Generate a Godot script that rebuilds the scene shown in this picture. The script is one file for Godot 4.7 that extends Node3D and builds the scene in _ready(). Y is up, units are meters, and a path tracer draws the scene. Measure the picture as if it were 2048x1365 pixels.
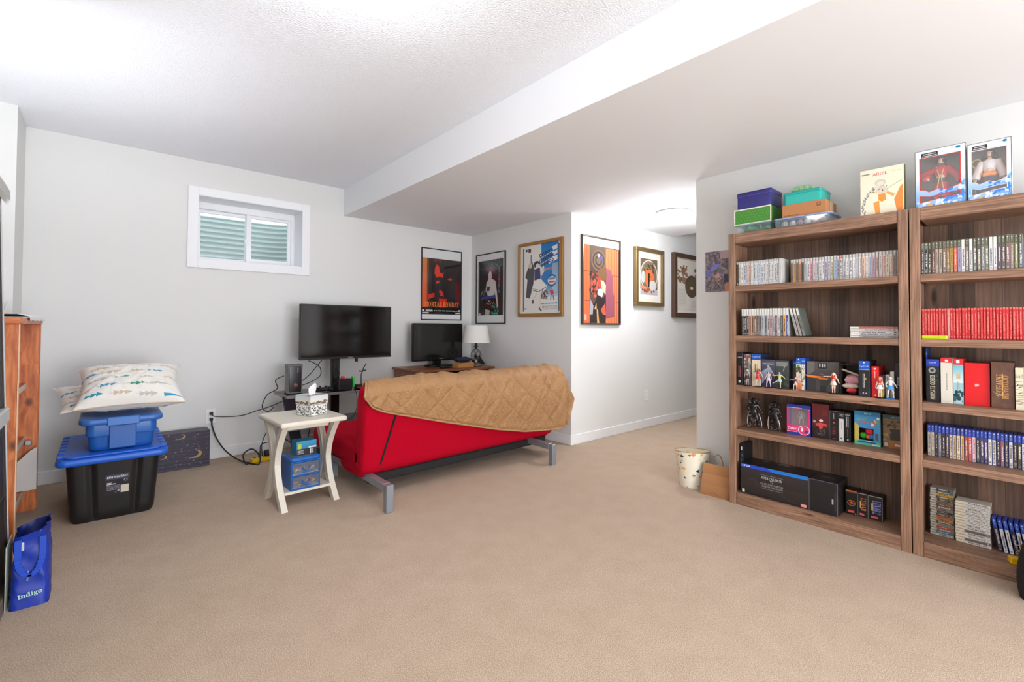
extends Node3D
# A basement games room: bookcases of game cases, a red sofa bed with a tan quilt, posters, totes and a tv stand.

const RIGHT_FACE := -PI / 2   # turns a thing's front (+z) to look at -x
const MAIN := Vector3(0.69, 2.665, -1.72)
const HALL := Vector3(4.36, 2.378, -2.53)
const POWER := [0.62, 1.65, 0.8, 1.3, 17.0, 1.7]   # main, hall, rear lamp, uplight, rear window, sky
const UPLIGHT := Vector3(-0.46, 0, -3.22)
const REAR := Vector3(0.75, 2.665, 1.3)

var names := {}
var mat_cache := {}
var mesh_cache := {}
var rng := RandomNumberGenerator.new()
var wood_tex: Texture2D
var plank_tex: Texture2D
var pine_tex: Texture2D
var desk_tex: Texture2D
var spine_image: Image
var spine_next := 0
var spine_mat: StandardMaterial3D
var fonts := {}

# ---------------------------------------------------------------- shapes
class B:
	var v := PackedVector3Array()
	var n := PackedVector3Array()
	var t := PackedVector2Array()

	func tri(a: Vector3, b: Vector3, c: Vector3, na: Vector3, nb: Vector3, nc: Vector3, ua := Vector2.ZERO, ub := Vector2.ZERO, uc := Vector2.ZERO) -> void:
		# front faces run clockwise
		if (b - a).cross(c - a).dot(na + nb + nc) > 0.0:
			v.append_array([a, c, b])
			n.append_array([na, nc, nb])
			t.append_array([ua, uc, ub])
		else:
			v.append_array([a, b, c])
			n.append_array([na, nb, nc])
			t.append_array([ua, ub, uc])

	# a bottom left, b bottom right, c top right, d top left, seen from the outside; hint points outwards
	func quad(a: Vector3, b: Vector3, c: Vector3, d: Vector3, hint: Vector3, uv := Rect2(0, 0, 1, 1)) -> void:
		var m := (c - a).cross(d - b).normalized()
		if m.dot(hint) < 0.0:
			m = -m
		var u0 := Vector2(uv.position.x, uv.end.y)
		var u1 := uv.end
		var u2 := Vector2(uv.end.x, uv.position.y)
		var u3 := uv.position
		tri(a, b, c, m, m, m, u0, u1, u2)
		tri(a, c, d, m, m, m, u0, u2, u3)

	func flat(a: Vector3, b: Vector3, c: Vector3, hint: Vector3, ua := Vector2.ZERO, ub := Vector2.ZERO, uc := Vector2.ZERO) -> void:
		var m := (b - a).cross(c - a).normalized()
		if m.dot(hint) < 0.0:
			m = -m
		tri(a, b, c, m, m, m, ua, ub, uc)

	# grain: -1 gives each face the whole texture, 0..2 the axis along which the wood runs (metres)
	func box(c: Vector3, s: Vector3, bv := 0.0, xf := Transform3D.IDENTITY, grain := -1) -> void:
		var h := s / 2.0
		var off := Vector2(fposmod(c.x * 7.31 + c.y * 3.77 + c.z * 5.13, 1.0), fposmod(c.x * 2.17 + c.y * 5.91 + c.z * 3.3, 1.0))
		var k := minf(bv, minf(h.x, minf(h.y, h.z)) * 0.9)
		for ax in 3:
			var j := (ax + 1) % 3
			var l := (ax + 2) % 3
			for sg in [-1.0, 1.0]:
				var p: Array[Vector3] = []
				var uvs: Array[Vector2] = []
				for q in [[-1, -1], [1, -1], [1, 1], [-1, 1]]:
					var o := Vector3.ZERO
					o[ax] = h[ax] * sg
					o[j] = (h[j] - k) * q[0]
					o[l] = (h[l] - k) * q[1]
					p.append(xf * (c + o))
					if grain >= 0:
						var g := grain if grain != ax else j
						var e := 3 - ax - g
						uvs.append(Vector2(o[e], o[g]) + off)
					else:
						var w: Vector2
						if ax == 2: w = Vector2(0.5 + sg * o.x / s.x, 0.5 - o.y / s.y)
						elif ax == 0: w = Vector2(0.5 - sg * o.z / s.z, 0.5 - o.y / s.y)
						else: w = Vector2(0.5 + o.x / s.x, 0.5 + sg * o.z / s.z)
						uvs.append(w)
				var m := Vector3.ZERO
				m[ax] = sg
				m = xf.basis * m
				m = m.normalized()
				tri(p[0], p[1], p[2], m, m, m, uvs[0], uvs[1], uvs[2])
				tri(p[0], p[2], p[3], m, m, m, uvs[0], uvs[2], uvs[3])
		if k <= 0.0:
			return
		for ax in 3:      # edges along ax
			var j := (ax + 1) % 3
			var l := (ax + 2) % 3
			for a in [-1.0, 1.0]:
				for b in [-1.0, 1.0]:
					var p: Array[Vector3] = []
					for q in [[-1, 0], [1, 0], [1, 1], [-1, 1]]:
						var o := Vector3.ZERO
						o[ax] = (h[ax] - k) * q[0]
						o[j] = (h[j] - (k if q[1] == 1 else 0.0)) * a
						o[l] = (h[l] - (k if q[1] == 0 else 0.0)) * b
						p.append(xf * (c + o))
					var hint := Vector3.ZERO
					hint[j] = a
					hint[l] = b
					quad(p[0], p[1], p[2], p[3], xf.basis * hint, Rect2(off, Vector2(0.02, 0.02)))
		for a in [-1.0, 1.0]:
			for b in [-1.0, 1.0]:
				for d in [-1.0, 1.0]:
					var sgn := Vector3(a, b, d)
					var p: Array[Vector3] = []
					for ax in 3:
						var o := h - Vector3(k, k, k)
						o[ax] = h[ax]
						p.append(xf * (c + o * sgn))
					flat(p[0], p[1], p[2], xf.basis * sgn, off, off, off)

	# rings: arrays of points, joined one after another, smooth
	func loft(rings: Array, closed := true, caps := true, flip := false) -> void:
		var nu: int = rings.size()
		var nv: int = rings[0].size()
		var nn := []
		for i in nu:
			var row := PackedVector3Array()
			for j in nv:
				var jp := (j + 1) % nv if closed else mini(j + 1, nv - 1)
				var jm := (j - 1 + nv) % nv if closed else maxi(j - 1, 0)
				var du: Vector3 = rings[mini(i + 1, nu - 1)][j] - rings[maxi(i - 1, 0)][j]
				var dv: Vector3 = rings[i][jp] - rings[i][jm]
				var m := du.cross(dv)
				row.append((-m if flip else m).normalized())
			nn.append(row)
		var last := nv if closed else nv - 1
		for i in nu - 1:
			for j in last:
				var k := (j + 1) % nv
				var a := Vector2(float(j) / last, 1.0 - float(i) / (nu - 1))
				var b := Vector2(float(j + 1) / last, a.y)
				var c := Vector2(b.x, 1.0 - float(i + 1) / (nu - 1))
				var d := Vector2(a.x, c.y)
				tri(rings[i][j], rings[i][k], rings[i + 1][k], nn[i][j], nn[i][k], nn[i + 1][k], a, b, c)
				tri(rings[i][j], rings[i + 1][k], rings[i + 1][j], nn[i][j], nn[i + 1][k], nn[i + 1][j], a, c, d)
		if caps and closed:
			for e in [0, nu - 1]:
				var mid := Vector3.ZERO
				for p in rings[e]: mid += p
				mid /= nv
				var inner := Vector3.ZERO
				for p in rings[1 if e == 0 else nu - 2]: inner += p
				var hint := mid - inner / nv
				if hint.length() < 1e-6: hint = mid - rings[nu / 2][0]
				for j in nv: flat(mid, rings[e][j], rings[e][(j + 1) % nv], hint, Vector2(0.5, 0.5), Vector2(0.5, 0.5), Vector2(0.5, 0.5))

	func tube(pts: Array, r, k := 8) -> void:
		var rings := []
		var up := Vector3.UP
		for i in pts.size():
			var d: Vector3 = (pts[mini(i + 1, pts.size() - 1)] - pts[maxi(i - 1, 0)]).normalized()
			var x := up.cross(d)
			if x.length() < 0.05: x = Vector3(1, 0.1, 0.3).cross(d)
			x = x.normalized()
			var y := d.cross(x).normalized()
			up = y
			var ring := PackedVector3Array()
			var rad: float = r[i] if r is Array else r
			for j in k:
				var a := TAU * j / k
				ring.append(pts[i] + (x * cos(a) + y * sin(a)) * rad)
			rings.append(ring)
		loft(rings, true, true, true)

	func lathe(prof: Array, k := 24, xf := Transform3D.IDENTITY, sx := 1.0, sz := 1.0) -> void:
		var rings := []
		for p in prof:
			var ring := PackedVector3Array()
			for j in k:
				var a := TAU * j / k
				ring.append(xf * Vector3(cos(a) * p.x * sx, p.y, sin(a) * p.x * sz))
			rings.append(ring)
		loft(rings, true, true, false)

	# outline in the xy plane, from z0 to z1
	func prism(poly: PackedVector2Array, z0: float, z1: float, xf := Transform3D.IDENTITY, metric := false) -> void:
		var lo := poly[0]
		var hi := poly[0]
		var mid := Vector2.ZERO
		for p in poly:
			lo = lo.min(p)
			hi = hi.max(p)
			mid += p / poly.size()
		var sz := hi - lo
		var uvf := func(p: Vector2) -> Vector2: return p if metric else Vector2((p.x - lo.x) / sz.x, 1.0 - (p.y - lo.y) / sz.y)
		var ix := Geometry2D.triangulate_polygon(poly)
		for i in range(0, ix.size(), 3):
			for z in [z0, z1]:
				var hint: Vector3 = xf.basis * Vector3(0, 0, (1.0 if z == maxf(z0, z1) else -1.0))
				flat(xf * Vector3(poly[ix[i]].x, poly[ix[i]].y, z), xf * Vector3(poly[ix[i + 1]].x, poly[ix[i + 1]].y, z), xf * Vector3(poly[ix[i + 2]].x, poly[ix[i + 2]].y, z), hint, uvf.call(poly[ix[i]]), uvf.call(poly[ix[i + 1]]), uvf.call(poly[ix[i + 2]]))
		var cw := Geometry2D.is_polygon_clockwise(poly)
		for i in poly.size():
			var a := poly[i]
			var b := poly[(i + 1) % poly.size()]
			var e := b - a
			var o := Vector3(e.y, -e.x, 0) * (-1.0 if cw else 1.0)
			if is_zero_approx(e.length()): continue
			var s := 1.0 if not Geometry2D.is_polygon_clockwise(poly) else -1.0
			quad(xf * Vector3(a.x, a.y, z0), xf * Vector3(b.x, b.y, z0), xf * Vector3(b.x, b.y, z1), xf * Vector3(a.x, a.y, z1), xf.basis * Vector3(e.y * s, -e.x * s, 0), Rect2(a.x, z0, e.length(), absf(z1 - z0)) if metric else Rect2(0, 0, 1, 1))

	func mesh() -> ArrayMesh:
		var m := ArrayMesh.new()
		var a := []
		a.resize(Mesh.ARRAY_MAX)
		a[Mesh.ARRAY_VERTEX] = v
		a[Mesh.ARRAY_NORMAL] = n
		a[Mesh.ARRAY_TEX_UV] = t
		m.add_surface_from_arrays(Mesh.PRIMITIVE_TRIANGLES, a)
		return m


# ---------------------------------------------------------------- pictures (print, lettering, grain)
class Pic:
	var im: Image
	var w: int
	var h: int
	var host: Node

	func _init(pw: int, ph: int, c: Color, owner_node: Node) -> void:
		w = pw
		h = ph
		im = Image.create_empty(w, h, false, Image.FORMAT_RGB8)
		im.fill(c)
		host = owner_node

	func rect(x: float, y: float, rw: float, rh: float, c: Color) -> Pic:
		im.fill_rect(Rect2i(roundi(x * w), roundi(y * h), maxi(1, roundi(rw * w)), maxi(1, roundi(rh * h))), c)
		return self

	func grad(x: float, y: float, rw: float, rh: float, a: Color, b: Color) -> Pic:
		var y0 := roundi(y * h)
		var m := maxi(1, roundi(rh * h))
		for i in m:
			im.fill_rect(Rect2i(roundi(x * w), y0 + i, roundi(rw * w), 1), a.lerp(b, float(i) / m))
		return self

	func px(pts: PackedVector2Array, c: Color) -> void:
		var lo := 1e9
		var hi := -1e9
		for p in pts:
			lo = minf(lo, p.y)
			hi = maxf(hi, p.y)
		for y in range(maxi(0, floori(lo)), mini(h, ceili(hi) + 1)):
			var xs := []
			var sy := y + 0.5
			for i in pts.size():
				var a := pts[i]
				var b := pts[(i + 1) % pts.size()]
				if (a.y <= sy) != (b.y <= sy):
					xs.append(a.x + (sy - a.y) / (b.y - a.y) * (b.x - a.x))
			xs.sort()
			for i in range(0, xs.size() - 1, 2):
				var x0 := roundi(xs[i])
				var x1 := roundi(xs[i + 1])
				if x1 > x0: im.fill_rect(Rect2i(x0, y, x1 - x0, 1), c)

	func poly(pts: Array, c: Color) -> Pic:
		var q := PackedVector2Array()
		for i in range(0, pts.size(), 2): q.append(Vector2(pts[i] * w, pts[i + 1] * h))
		px(q, c)
		return self

	func ell(x: float, y: float, rx: float, ry: float, c: Color, turn := 0.0) -> Pic:
		var q := PackedVector2Array()
		for i in 28:
			var a := TAU * i / 28
			var o := Vector2(cos(a) * rx * w, sin(a) * ry * h).rotated(turn)
			q.append(Vector2(x * w, y * h) + o)
		px(q, c)
		return self

	func line(x0: float, y0: float, x1: float, y1: float, wd: float, c: Color) -> Pic:
		var a := Vector2(x0 * w, y0 * h)
		var b := Vector2(x1 * w, y1 * h)
		var o := (b - a).orthogonal().normalized() * maxf(wd * w, 1.0) / 2.0
		px(PackedVector2Array([a + o, b + o, b - o, a - o]), c)
		return self

	# lettering fitted into a box of size bw x bh (fractions) round (x, y), turned by quarter turns or any angle
	func text(s: String, x: float, y: float, bw: float, bh: float, c: Color, turn := 0.0, font := "Droid Sans", shear := 0.0) -> Pic:
		var tm := TextMesh.new()
		tm.text = s
		tm.font = host.font_of(font)
		tm.font_size = 32
		tm.pixel_size = 0.01
		tm.depth = 0.0
		tm.curve_step = 3.0
		var a := tm.get_mesh_arrays()
		if a.is_empty(): return self
		var vs: PackedVector3Array = a[Mesh.ARRAY_VERTEX]
		var ix = a[Mesh.ARRAY_INDEX]
		if ix == null or ix.is_empty(): ix = PackedInt32Array(range(vs.size()))
		var lo := Vector3(1e9, 1e9, 0)
		var hi := -lo
		for p in vs:
			lo = lo.min(p)
			hi = hi.max(p)
		var sz := hi - lo
		var bx := Vector2(bw * w, bh * h)
		for i in range(0, ix.size() - 2, 3):
			var q := PackedVector2Array()
			for k in 3:
				var p := vs[ix[i + k]]
				var o := Vector2(((p.x - lo.x) / sz.x - 0.5) * bx.x, (0.5 - (p.y - lo.y) / sz.y) * bx.y)
				o.x -= o.y * shear
				q.append(o.rotated(turn) + Vector2(x * w, y * h))
			px(q, c)
		return self

	# print too small to read: short strokes
	func marks(x: float, y: float, rw: float, rh: float, rows: int, c: Color, seed_: int, upright := false) -> Pic:
		var g := RandomNumberGenerator.new()
		g.seed = seed_
		for r in rows:
			var p := 0.0
			while p < 1.0:
				var l := g.randf_range(0.03, 0.1)
				if upright:
					rect(x + rw * (r + 0.2) / rows, y + rh * p, rw * 0.6 / rows, rh * minf(l * 0.7, 1.0 - p), c)
				else:
					rect(x + rw * p, y + rh * (r + 0.2) / rows, rw * minf(l * 0.7, 1.0 - p), rh * 0.6 / rows, c)
				p += l
		return self

	func blots(x: float, y: float, rw: float, rh: float, count: int, r: float, cols: Array, seed_: int) -> Pic:
		var g := RandomNumberGenerator.new()
		g.seed = seed_
		for i in count:
			var s := r * g.randf_range(0.4, 1.0)
			ell(x + g.randf() * rw, y + g.randf() * rh, s, s * w / h * g.randf_range(0.5, 1.2), cols[g.randi() % cols.size()], g.randf() * 3.0)
		return self

	func tex() -> ImageTexture:
		return ImageTexture.create_from_image(im)


func font_of(f: String) -> Font:
	if not fonts.has(f):
		var s := SystemFont.new()
		s.font_names = PackedStringArray([f.trim_suffix(" Bold")])
		if f.ends_with("Bold"): s.font_weight = 700
		fonts[f] = s
	return fonts[f]


func pic(w: int, h: int, c: Color) -> Pic:
	return Pic.new(w, h, c, self)


func streaks(w: int, h: int, dark: Color, light: Color, planks: int, seed_: int, knots := 0) -> Texture2D:
	var f := FastNoiseLite.new()
	f.seed = seed_
	f.frequency = 0.02
	f.fractal_octaves = 4
	var g := RandomNumberGenerator.new()
	g.seed = seed_
	var tone := []
	for i in planks: tone.append(g.randf())
	var kn := []
	for i in knots: kn.append(Vector3(g.randf() * w, g.randf() * h, g.randf_range(5, 11)))
	var im := Image.create_empty(w, h, false, Image.FORMAT_RGB8)
	for y in h:
		for x in w:
			var bend := 0.0
			var spot := 0.0
			for k in kn:
				var d := Vector2(x - k.x, (y - k.y) * 0.6).length()
				bend += clampf(1.0 - d / (k.z * 4.0), 0.0, 1.0) * 14.0 * signf(x - k.x)
				spot = maxf(spot, clampf(1.4 - d / k.z, 0.0, 1.0))
			var s := 0.5 + 0.75 * f.get_noise_2d((x + bend) * 4.2, y * 0.32) + 0.3 * f.get_noise_2d(x * 0.7 + 900.0, y * 0.25)
			s = clampf(s, 0.0, 1.0)
			if planks > 0:
				var q: float = float(x) / w * planks
				s = s * 0.5 + tone[int(q)] * 0.5
				if q - floorf(q) < 0.03: s *= 0.4
			var c := dark.lerp(light, s)
			if spot > 0.0: c = c.lerp(dark.darkened(0.5), spot * 0.8)
			im.set_pixel(x, y, c)
	return ImageTexture.create_from_image(im)


func noise_tex(freq: float, seed_: int, a: Color, b: Color, size := 512, octaves := 4) -> NoiseTexture2D:
	var f := FastNoiseLite.new()
	f.seed = seed_
	f.frequency = freq
	f.fractal_octaves = octaves
	var t := NoiseTexture2D.new()
	t.width = size
	t.height = size
	t.seamless = true
	t.noise = f
	var r := Gradient.new()
	r.set_color(0, a)
	r.set_color(1, b)
	t.color_ramp = r
	return t


# ---------------------------------------------------------------- materials
func M(c: Color, rough := 0.6, metal := 0.0, spec := 0.5) -> StandardMaterial3D:
	var key := "%s %.2f %.2f %.2f" % [c.to_html(), rough, metal, spec]
	if not mat_cache.has(key):
		var m := StandardMaterial3D.new()
		m.albedo_color = c
		m.roughness = rough
		m.metallic = metal
		m.metallic_specular = spec
		mat_cache[key] = m
	return mat_cache[key]


func T(t: Texture2D, rough := 0.6, scale := Vector3.ONE, spec := 0.5) -> StandardMaterial3D:
	var m := StandardMaterial3D.new()
	m.albedo_texture = t
	m.roughness = rough
	m.uv1_scale = scale
	m.metallic_specular = spec
	return m


func glass(alpha := 0.12, c := Color(0.9, 0.95, 0.95)) -> StandardMaterial3D:
	var key := "glass %.2f %s" % [alpha, c.to_html()]
	if not mat_cache.has(key):
		var m := StandardMaterial3D.new()
		m.albedo_color = Color(c, alpha)
		m.transparency = BaseMaterial3D.TRANSPARENCY_ALPHA
		m.roughness = 0.05
		mat_cache[key] = m
	return mat_cache[key]


func rgb(r: int, g: int, b: int) -> Color:
	return Color(r / 255.0, g / 255.0, b / 255.0)


# ---------------------------------------------------------------- nodes
func numbered(called: String) -> String:
	var k: int = names.get(called, -1) + 1
	names[called] = k
	return called if k == 0 else "%s_%03d" % [called, k]


func thing(called: String, label: String, category: String, at := Vector3.ZERO, turn := 0.0, group := "") -> Node3D:
	var o := Node3D.new()
	o.name = numbered(called)
	add_child(o)
	o.position = at
	o.rotation.y = turn
	o.set_meta("label", label)
	o.set_meta("category", category)
	if group: o.set_meta("group", group)
	return o


func part(called: String, b, m: Material, parent: Node3D, label := "") -> MeshInstance3D:
	var o := MeshInstance3D.new()
	o.name = called
	o.mesh = b.mesh() if b is B else b
	o.material_override = m
	parent.add_child(o, true)
	if label: o.set_meta("label", label)
	return o


func struct(called: String, b: B, m: Material, label := "") -> MeshInstance3D:
	var o := MeshInstance3D.new()
	o.name = called
	o.mesh = b.mesh()
	o.material_override = m
	add_child(o, true)
	o.set_meta("kind", "structure")
	if label: o.set_meta("label", label)
	return o


func one_box(c: Vector3, s: Vector3, bv := 0.0, grain := -1) -> B:
	var b := B.new()
	b.box(c, s, bv, Transform3D.IDENTITY, grain)
	return b


func range_box(x0: float, x1: float, y0: float, y1: float, z0: float, z1: float, b: B = null, bv := 0.0, grain := -1) -> B:
	if b == null: b = B.new()
	b.box(Vector3(x0 + x1, y0 + y1, z0 + z1) / 2.0, Vector3(absf(x1 - x0), absf(y1 - y0), absf(z1 - z0)), bv, Transform3D.IDENTITY, grain)
	return b


# a thin printed sheet, front towards +z, standing from y0 up, centred on x
func sheet(w: float, h: float, x: float, y: float, z: float, uv := Rect2(0, 0, 1, 1), th := 0.0006) -> B:
	var b := B.new()
	b.quad(Vector3(x - w / 2, y, z + th), Vector3(x + w / 2, y, z + th), Vector3(x + w / 2, y + h, z + th), Vector3(x - w / 2, y + h, z + th), Vector3(0, 0, 1), uv)
	b.quad(Vector3(x - w / 2, y, z), Vector3(x - w / 2, y, z + th), Vector3(x - w / 2, y + h, z + th), Vector3(x - w / 2, y + h, z), Vector3(-1, 0, 0), Rect2(uv.position, Vector2(0.001, uv.size.y)))
	b.quad(Vector3(x + w / 2, y, z), Vector3(x + w / 2, y, z + th), Vector3(x + w / 2, y + h, z + th), Vector3(x + w / 2, y + h, z), Vector3(1, 0, 0), Rect2(uv.position, Vector2(0.001, uv.size.y)))
	b.quad(Vector3(x - w / 2, y + h, z), Vector3(x + w / 2, y + h, z), Vector3(x + w / 2, y + h, z + th), Vector3(x - w / 2, y + h, z + th), Vector3(0, 1, 0), Rect2(uv.position, Vector2(uv.size.x, 0.001)))
	return b


func ordinal(k: int) -> String:
	var small := ["first", "second", "third", "fourth", "fifth", "sixth", "seventh", "eighth", "ninth", "tenth", "eleventh", "twelfth", "thirteenth", "fourteenth", "fifteenth", "sixteenth", "seventeenth", "eighteenth", "nineteenth"]
	if k < 20: return small[k - 1]
	var tens: String = ["twenty", "thirty", "forty", "fifty"][k / 10 - 2]
	if k % 10 == 0: return tens.trim_suffix("y") + "ieth"
	return tens + "-" + small[k % 10 - 1]


func _ready() -> void:
	rng.seed = 77
	setup()
	textures()
	room()
	window()
	lamps()
	bookcases()
	sofa()
	blanket()
	left_side()
	totes()
	side_table()
	tv_corner()
	desk()
	pictures()
	floor_things()
	top_of_bookcases()
	rows()
	shelf_three()
	shelf_four()
	shelf_five()
	second_case_things()
	spine_mat.albedo_texture = ImageTexture.create_from_image(spine_image)


# ---------------------------------------------------------------- camera and light
func setup() -> void:
	var cam := Camera3D.new()
	cam.name = "camera"
	var f := 942.527
	var near := 0.05
	cam.set_frustum(2.0 * 682.5 / f * near, Vector2(-1.16, -47.73) / f * near, near, 60.0)
	cam.position = Vector3(0, 1.2, 0)
	cam.rotation = Vector3(deg_to_rad(1.17785), deg_to_rad(-40.9841), deg_to_rad(0.30506))
	add_child(cam)
	var e := Environment.new()
	var sky := Sky.new()
	var sm := ProceduralSkyMaterial.new()
	sm.sky_top_color = Color(0.82, 0.88, 0.94)
	sm.sky_horizon_color = Color(0.95, 0.96, 0.97)
	sm.ground_horizon_color = Color(0.6, 0.62, 0.6)
	sm.ground_bottom_color = Color(0.3, 0.32, 0.28)
	sm.sky_energy_multiplier = POWER[5]
	sky.sky_material = sm
	e.background_mode = Environment.BG_SKY
	e.sky = sky
	e.tonemap_mode = Environment.TONE_MAPPER_LINEAR
	e.tonemap_exposure = 1.0
	e.sdfgi_enabled = true
	e.ssao_enabled = true
	e.ssil_enabled = true
	var we := WorldEnvironment.new()
	we.name = "environment"
	we.environment = e
	add_child(we)
	for l in [["main_lamp_light", MAIN - Vector3(0, 0.13, 0), POWER[0]], ["hall_lamp_light", HALL - Vector3(0, 0.13, 0), POWER[1]], ["rear_lamp_light", REAR - Vector3(0, 0.13, 0), POWER[2]]]:
		var o := OmniLight3D.new()
		o.name = l[0]
		o.position = l[1]
		o.light_color = Color(0.95, 0.97, 1.0)
		o.light_energy = l[2]
		o.light_size = 0.12
		o.omni_range = 14.0
		o.omni_attenuation = 2.0
		o.shadow_enabled = true
		add_child(o)
	var up := SpotLight3D.new()
	up.name = "floor_lamp_light"
	up.position = UPLIGHT + Vector3(0, 1.35, 0)
	up.rotation.x = PI / 2
	up.light_color = Color(0.95, 0.97, 1.0)
	up.light_energy = POWER[3]
	up.light_size = 0.12
	up.spot_angle = 78.0
	up.spot_angle_attenuation = 0.8
	up.spot_range = 12.0
	up.spot_attenuation = 2.0
	up.shadow_enabled = true
	add_child(up)
	var day := AreaLight3D.new()
	day.name = "rear_door_light"
	day.position = Vector3(1.4, 1.0, 2.86)
	day.area_size = Vector2(2.2, 1.8)
	day.light_color = Color(0.925, 0.96, 1.0)
	day.light_energy = POWER[4]
	day.area_range = 14.0
	day.area_attenuation = 2.0
	day.shadow_enabled = true
	add_child(day)


func textures() -> void:
	wood_tex = streaks(320, 512, rgb(112, 82, 63), rgb(172, 132, 106), 0, 5, 2)
	plank_tex = streaks(640, 256, rgb(60, 44, 35), rgb(136, 104, 85), 9, 9, 2)
	pine_tex = streaks(192, 512, rgb(176, 88, 42), rgb(232, 140, 78), 0, 15, 4)
	desk_tex = streaks(192, 384, rgb(110, 62, 34), rgb(168, 104, 62), 0, 25, 2)
	spine_image = Image.create_empty(1024, 768, false, Image.FORMAT_RGB8)
	spine_image.fill(Color(0.5, 0.5, 0.5))
	spine_mat = StandardMaterial3D.new()
	spine_mat.roughness = 0.35


func carpet_mat() -> StandardMaterial3D:
	var m := StandardMaterial3D.new()
	m.albedo_texture = noise_tex(0.24, 3, rgb(138, 119, 101), rgb(242, 217, 191), 1024, 3)
	m.uv1_triplanar = true
	m.uv1_world_triplanar = true
	m.uv1_scale = Vector3(0.85, 0.85, 0.85)
	m.roughness = 1.0
	m.metallic_specular = 0.1
	m.detail_enabled = true
	m.detail_blend_mode = BaseMaterial3D.BLEND_MODE_MUL
	m.detail_uv_layer = BaseMaterial3D.DETAIL_UV_1
	m.detail_albedo = noise_tex(0.012, 8, rgb(246, 244, 242), rgb(255, 255, 255), 512, 3)
	m.heightmap_enabled = true
	m.heightmap_texture = noise_tex(0.3, 4, Color.BLACK, Color.WHITE, 1024, 2)
	m.heightmap_scale = 0.22
	m.rim_enabled = true
	m.rim = 0.2
	return m


func paint_mat(c: Color, scale := 0.0, freq := 0.12, rough := 0.9) -> StandardMaterial3D:
	var m := StandardMaterial3D.new()
	m.albedo_color = c
	m.roughness = rough
	m.metallic_specular = 0.3
	if scale > 0.0:
		m.uv1_triplanar = true
		m.uv1_world_triplanar = true
		m.heightmap_enabled = true
		m.heightmap_texture = noise_tex(freq, 12, Color.BLACK, Color.WHITE, 512, 3)
		m.heightmap_scale = scale
		m.uv1_scale = Vector3.ONE * 1.2
	return m


# ---------------------------------------------------------------- the room
func room() -> void:
	var wall := paint_mat(rgb(230, 229, 226))
	var white := paint_mat(rgb(240, 240, 240), 0.0, 0.1, 0.5)
	var ceil := paint_mat(rgb(247, 248, 252), 0.3, 0.14)
	var flat_ceil := paint_mat(rgb(240, 240, 241), 0.0)
	struct("floor", range_box(-1.0, 9.0, -0.2, 0.0, -5.4, 3.2), carpet_mat(), "beige looped carpet covering the whole basement floor")
	struct("ceiling", range_box(-1.0, 1.93, 2.665, 2.85, -5.4, 3.2), ceil, "white stippled ceiling over the window side of the room")
	var bulk := range_box(1.925, 5.54, 2.378, 2.85, -5.4, 3.2)
	struct("ceiling_bulkhead", bulk, flat_ceil, "dropped white ceiling bulkhead running over the bookcases towards the hall")
	struct("ceiling_hall", range_box(5.54, 9.0, 2.665, 2.85, -3.6, -1.5), flat_ceil)
	var bk := B.new()
	range_box(-1.0, 0.62, 0, 2.665, -5.34, -4.978, bk)
	range_box(1.502, 4.0, 0, 2.665, -5.34, -4.978, bk)
	range_box(0.62, 1.502, 0, 1.788, -5.34, -4.978, bk)
	range_box(0.62, 1.502, 2.357, 2.665, -5.34, -4.978, bk)
	struct("wall_back", bk, wall, "off-white painted back wall with the small basement window")
	struct("wall_left", range_box(-0.95, -0.62, 0, 2.665, -4.978, 3.0), wall)
	struct("wall_column", range_box(-0.62, -0.455, 0, 2.665, -4.978, -4.537), wall, "off-white wall jog in the far corner behind the pine shelf")
	struct("wall_posters", range_box(3.61, 9.0, 0, 2.665, -4.978, -3.24), wall, "off-white walls forming the outside corner hung with framed posters")
	struct("wall_right", range_box(3.555, 9.0, 0, 2.665, -1.867, 3.0), wall, "off-white wall behind the two bookcases")
	struct("wall_front", range_box(-0.95, 3.6, 0, 2.665, 2.9, 3.2), wall)
	struct("wall_hall_end", range_box(8.6, 9.0, 0, 2.665, -3.3, -1.8), wall)
	var base := func(called: String, x0: float, x1: float, z0: float, z1: float) -> void:
		struct(called, range_box(x0, x1, 0.0, 0.1, z0, z1, null, 0.004), white)
	base.call("baseboard_back", -0.455, 3.61, -4.978, -4.964)
	base.call("baseboard_posters", 3.596, 3.61, -4.964, -3.226)
	base.call("baseboard_hall", 3.61, 8.6, -3.24, -3.226)
	base.call("baseboard_right", 3.541, 3.555, -1.867, 2.9)
	base.call("baseboard_hall_near", 3.555, 8.6, -1.881, -1.867)
	base.call("baseboard_column", -0.62, -0.455, -4.537, -4.523)


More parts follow.
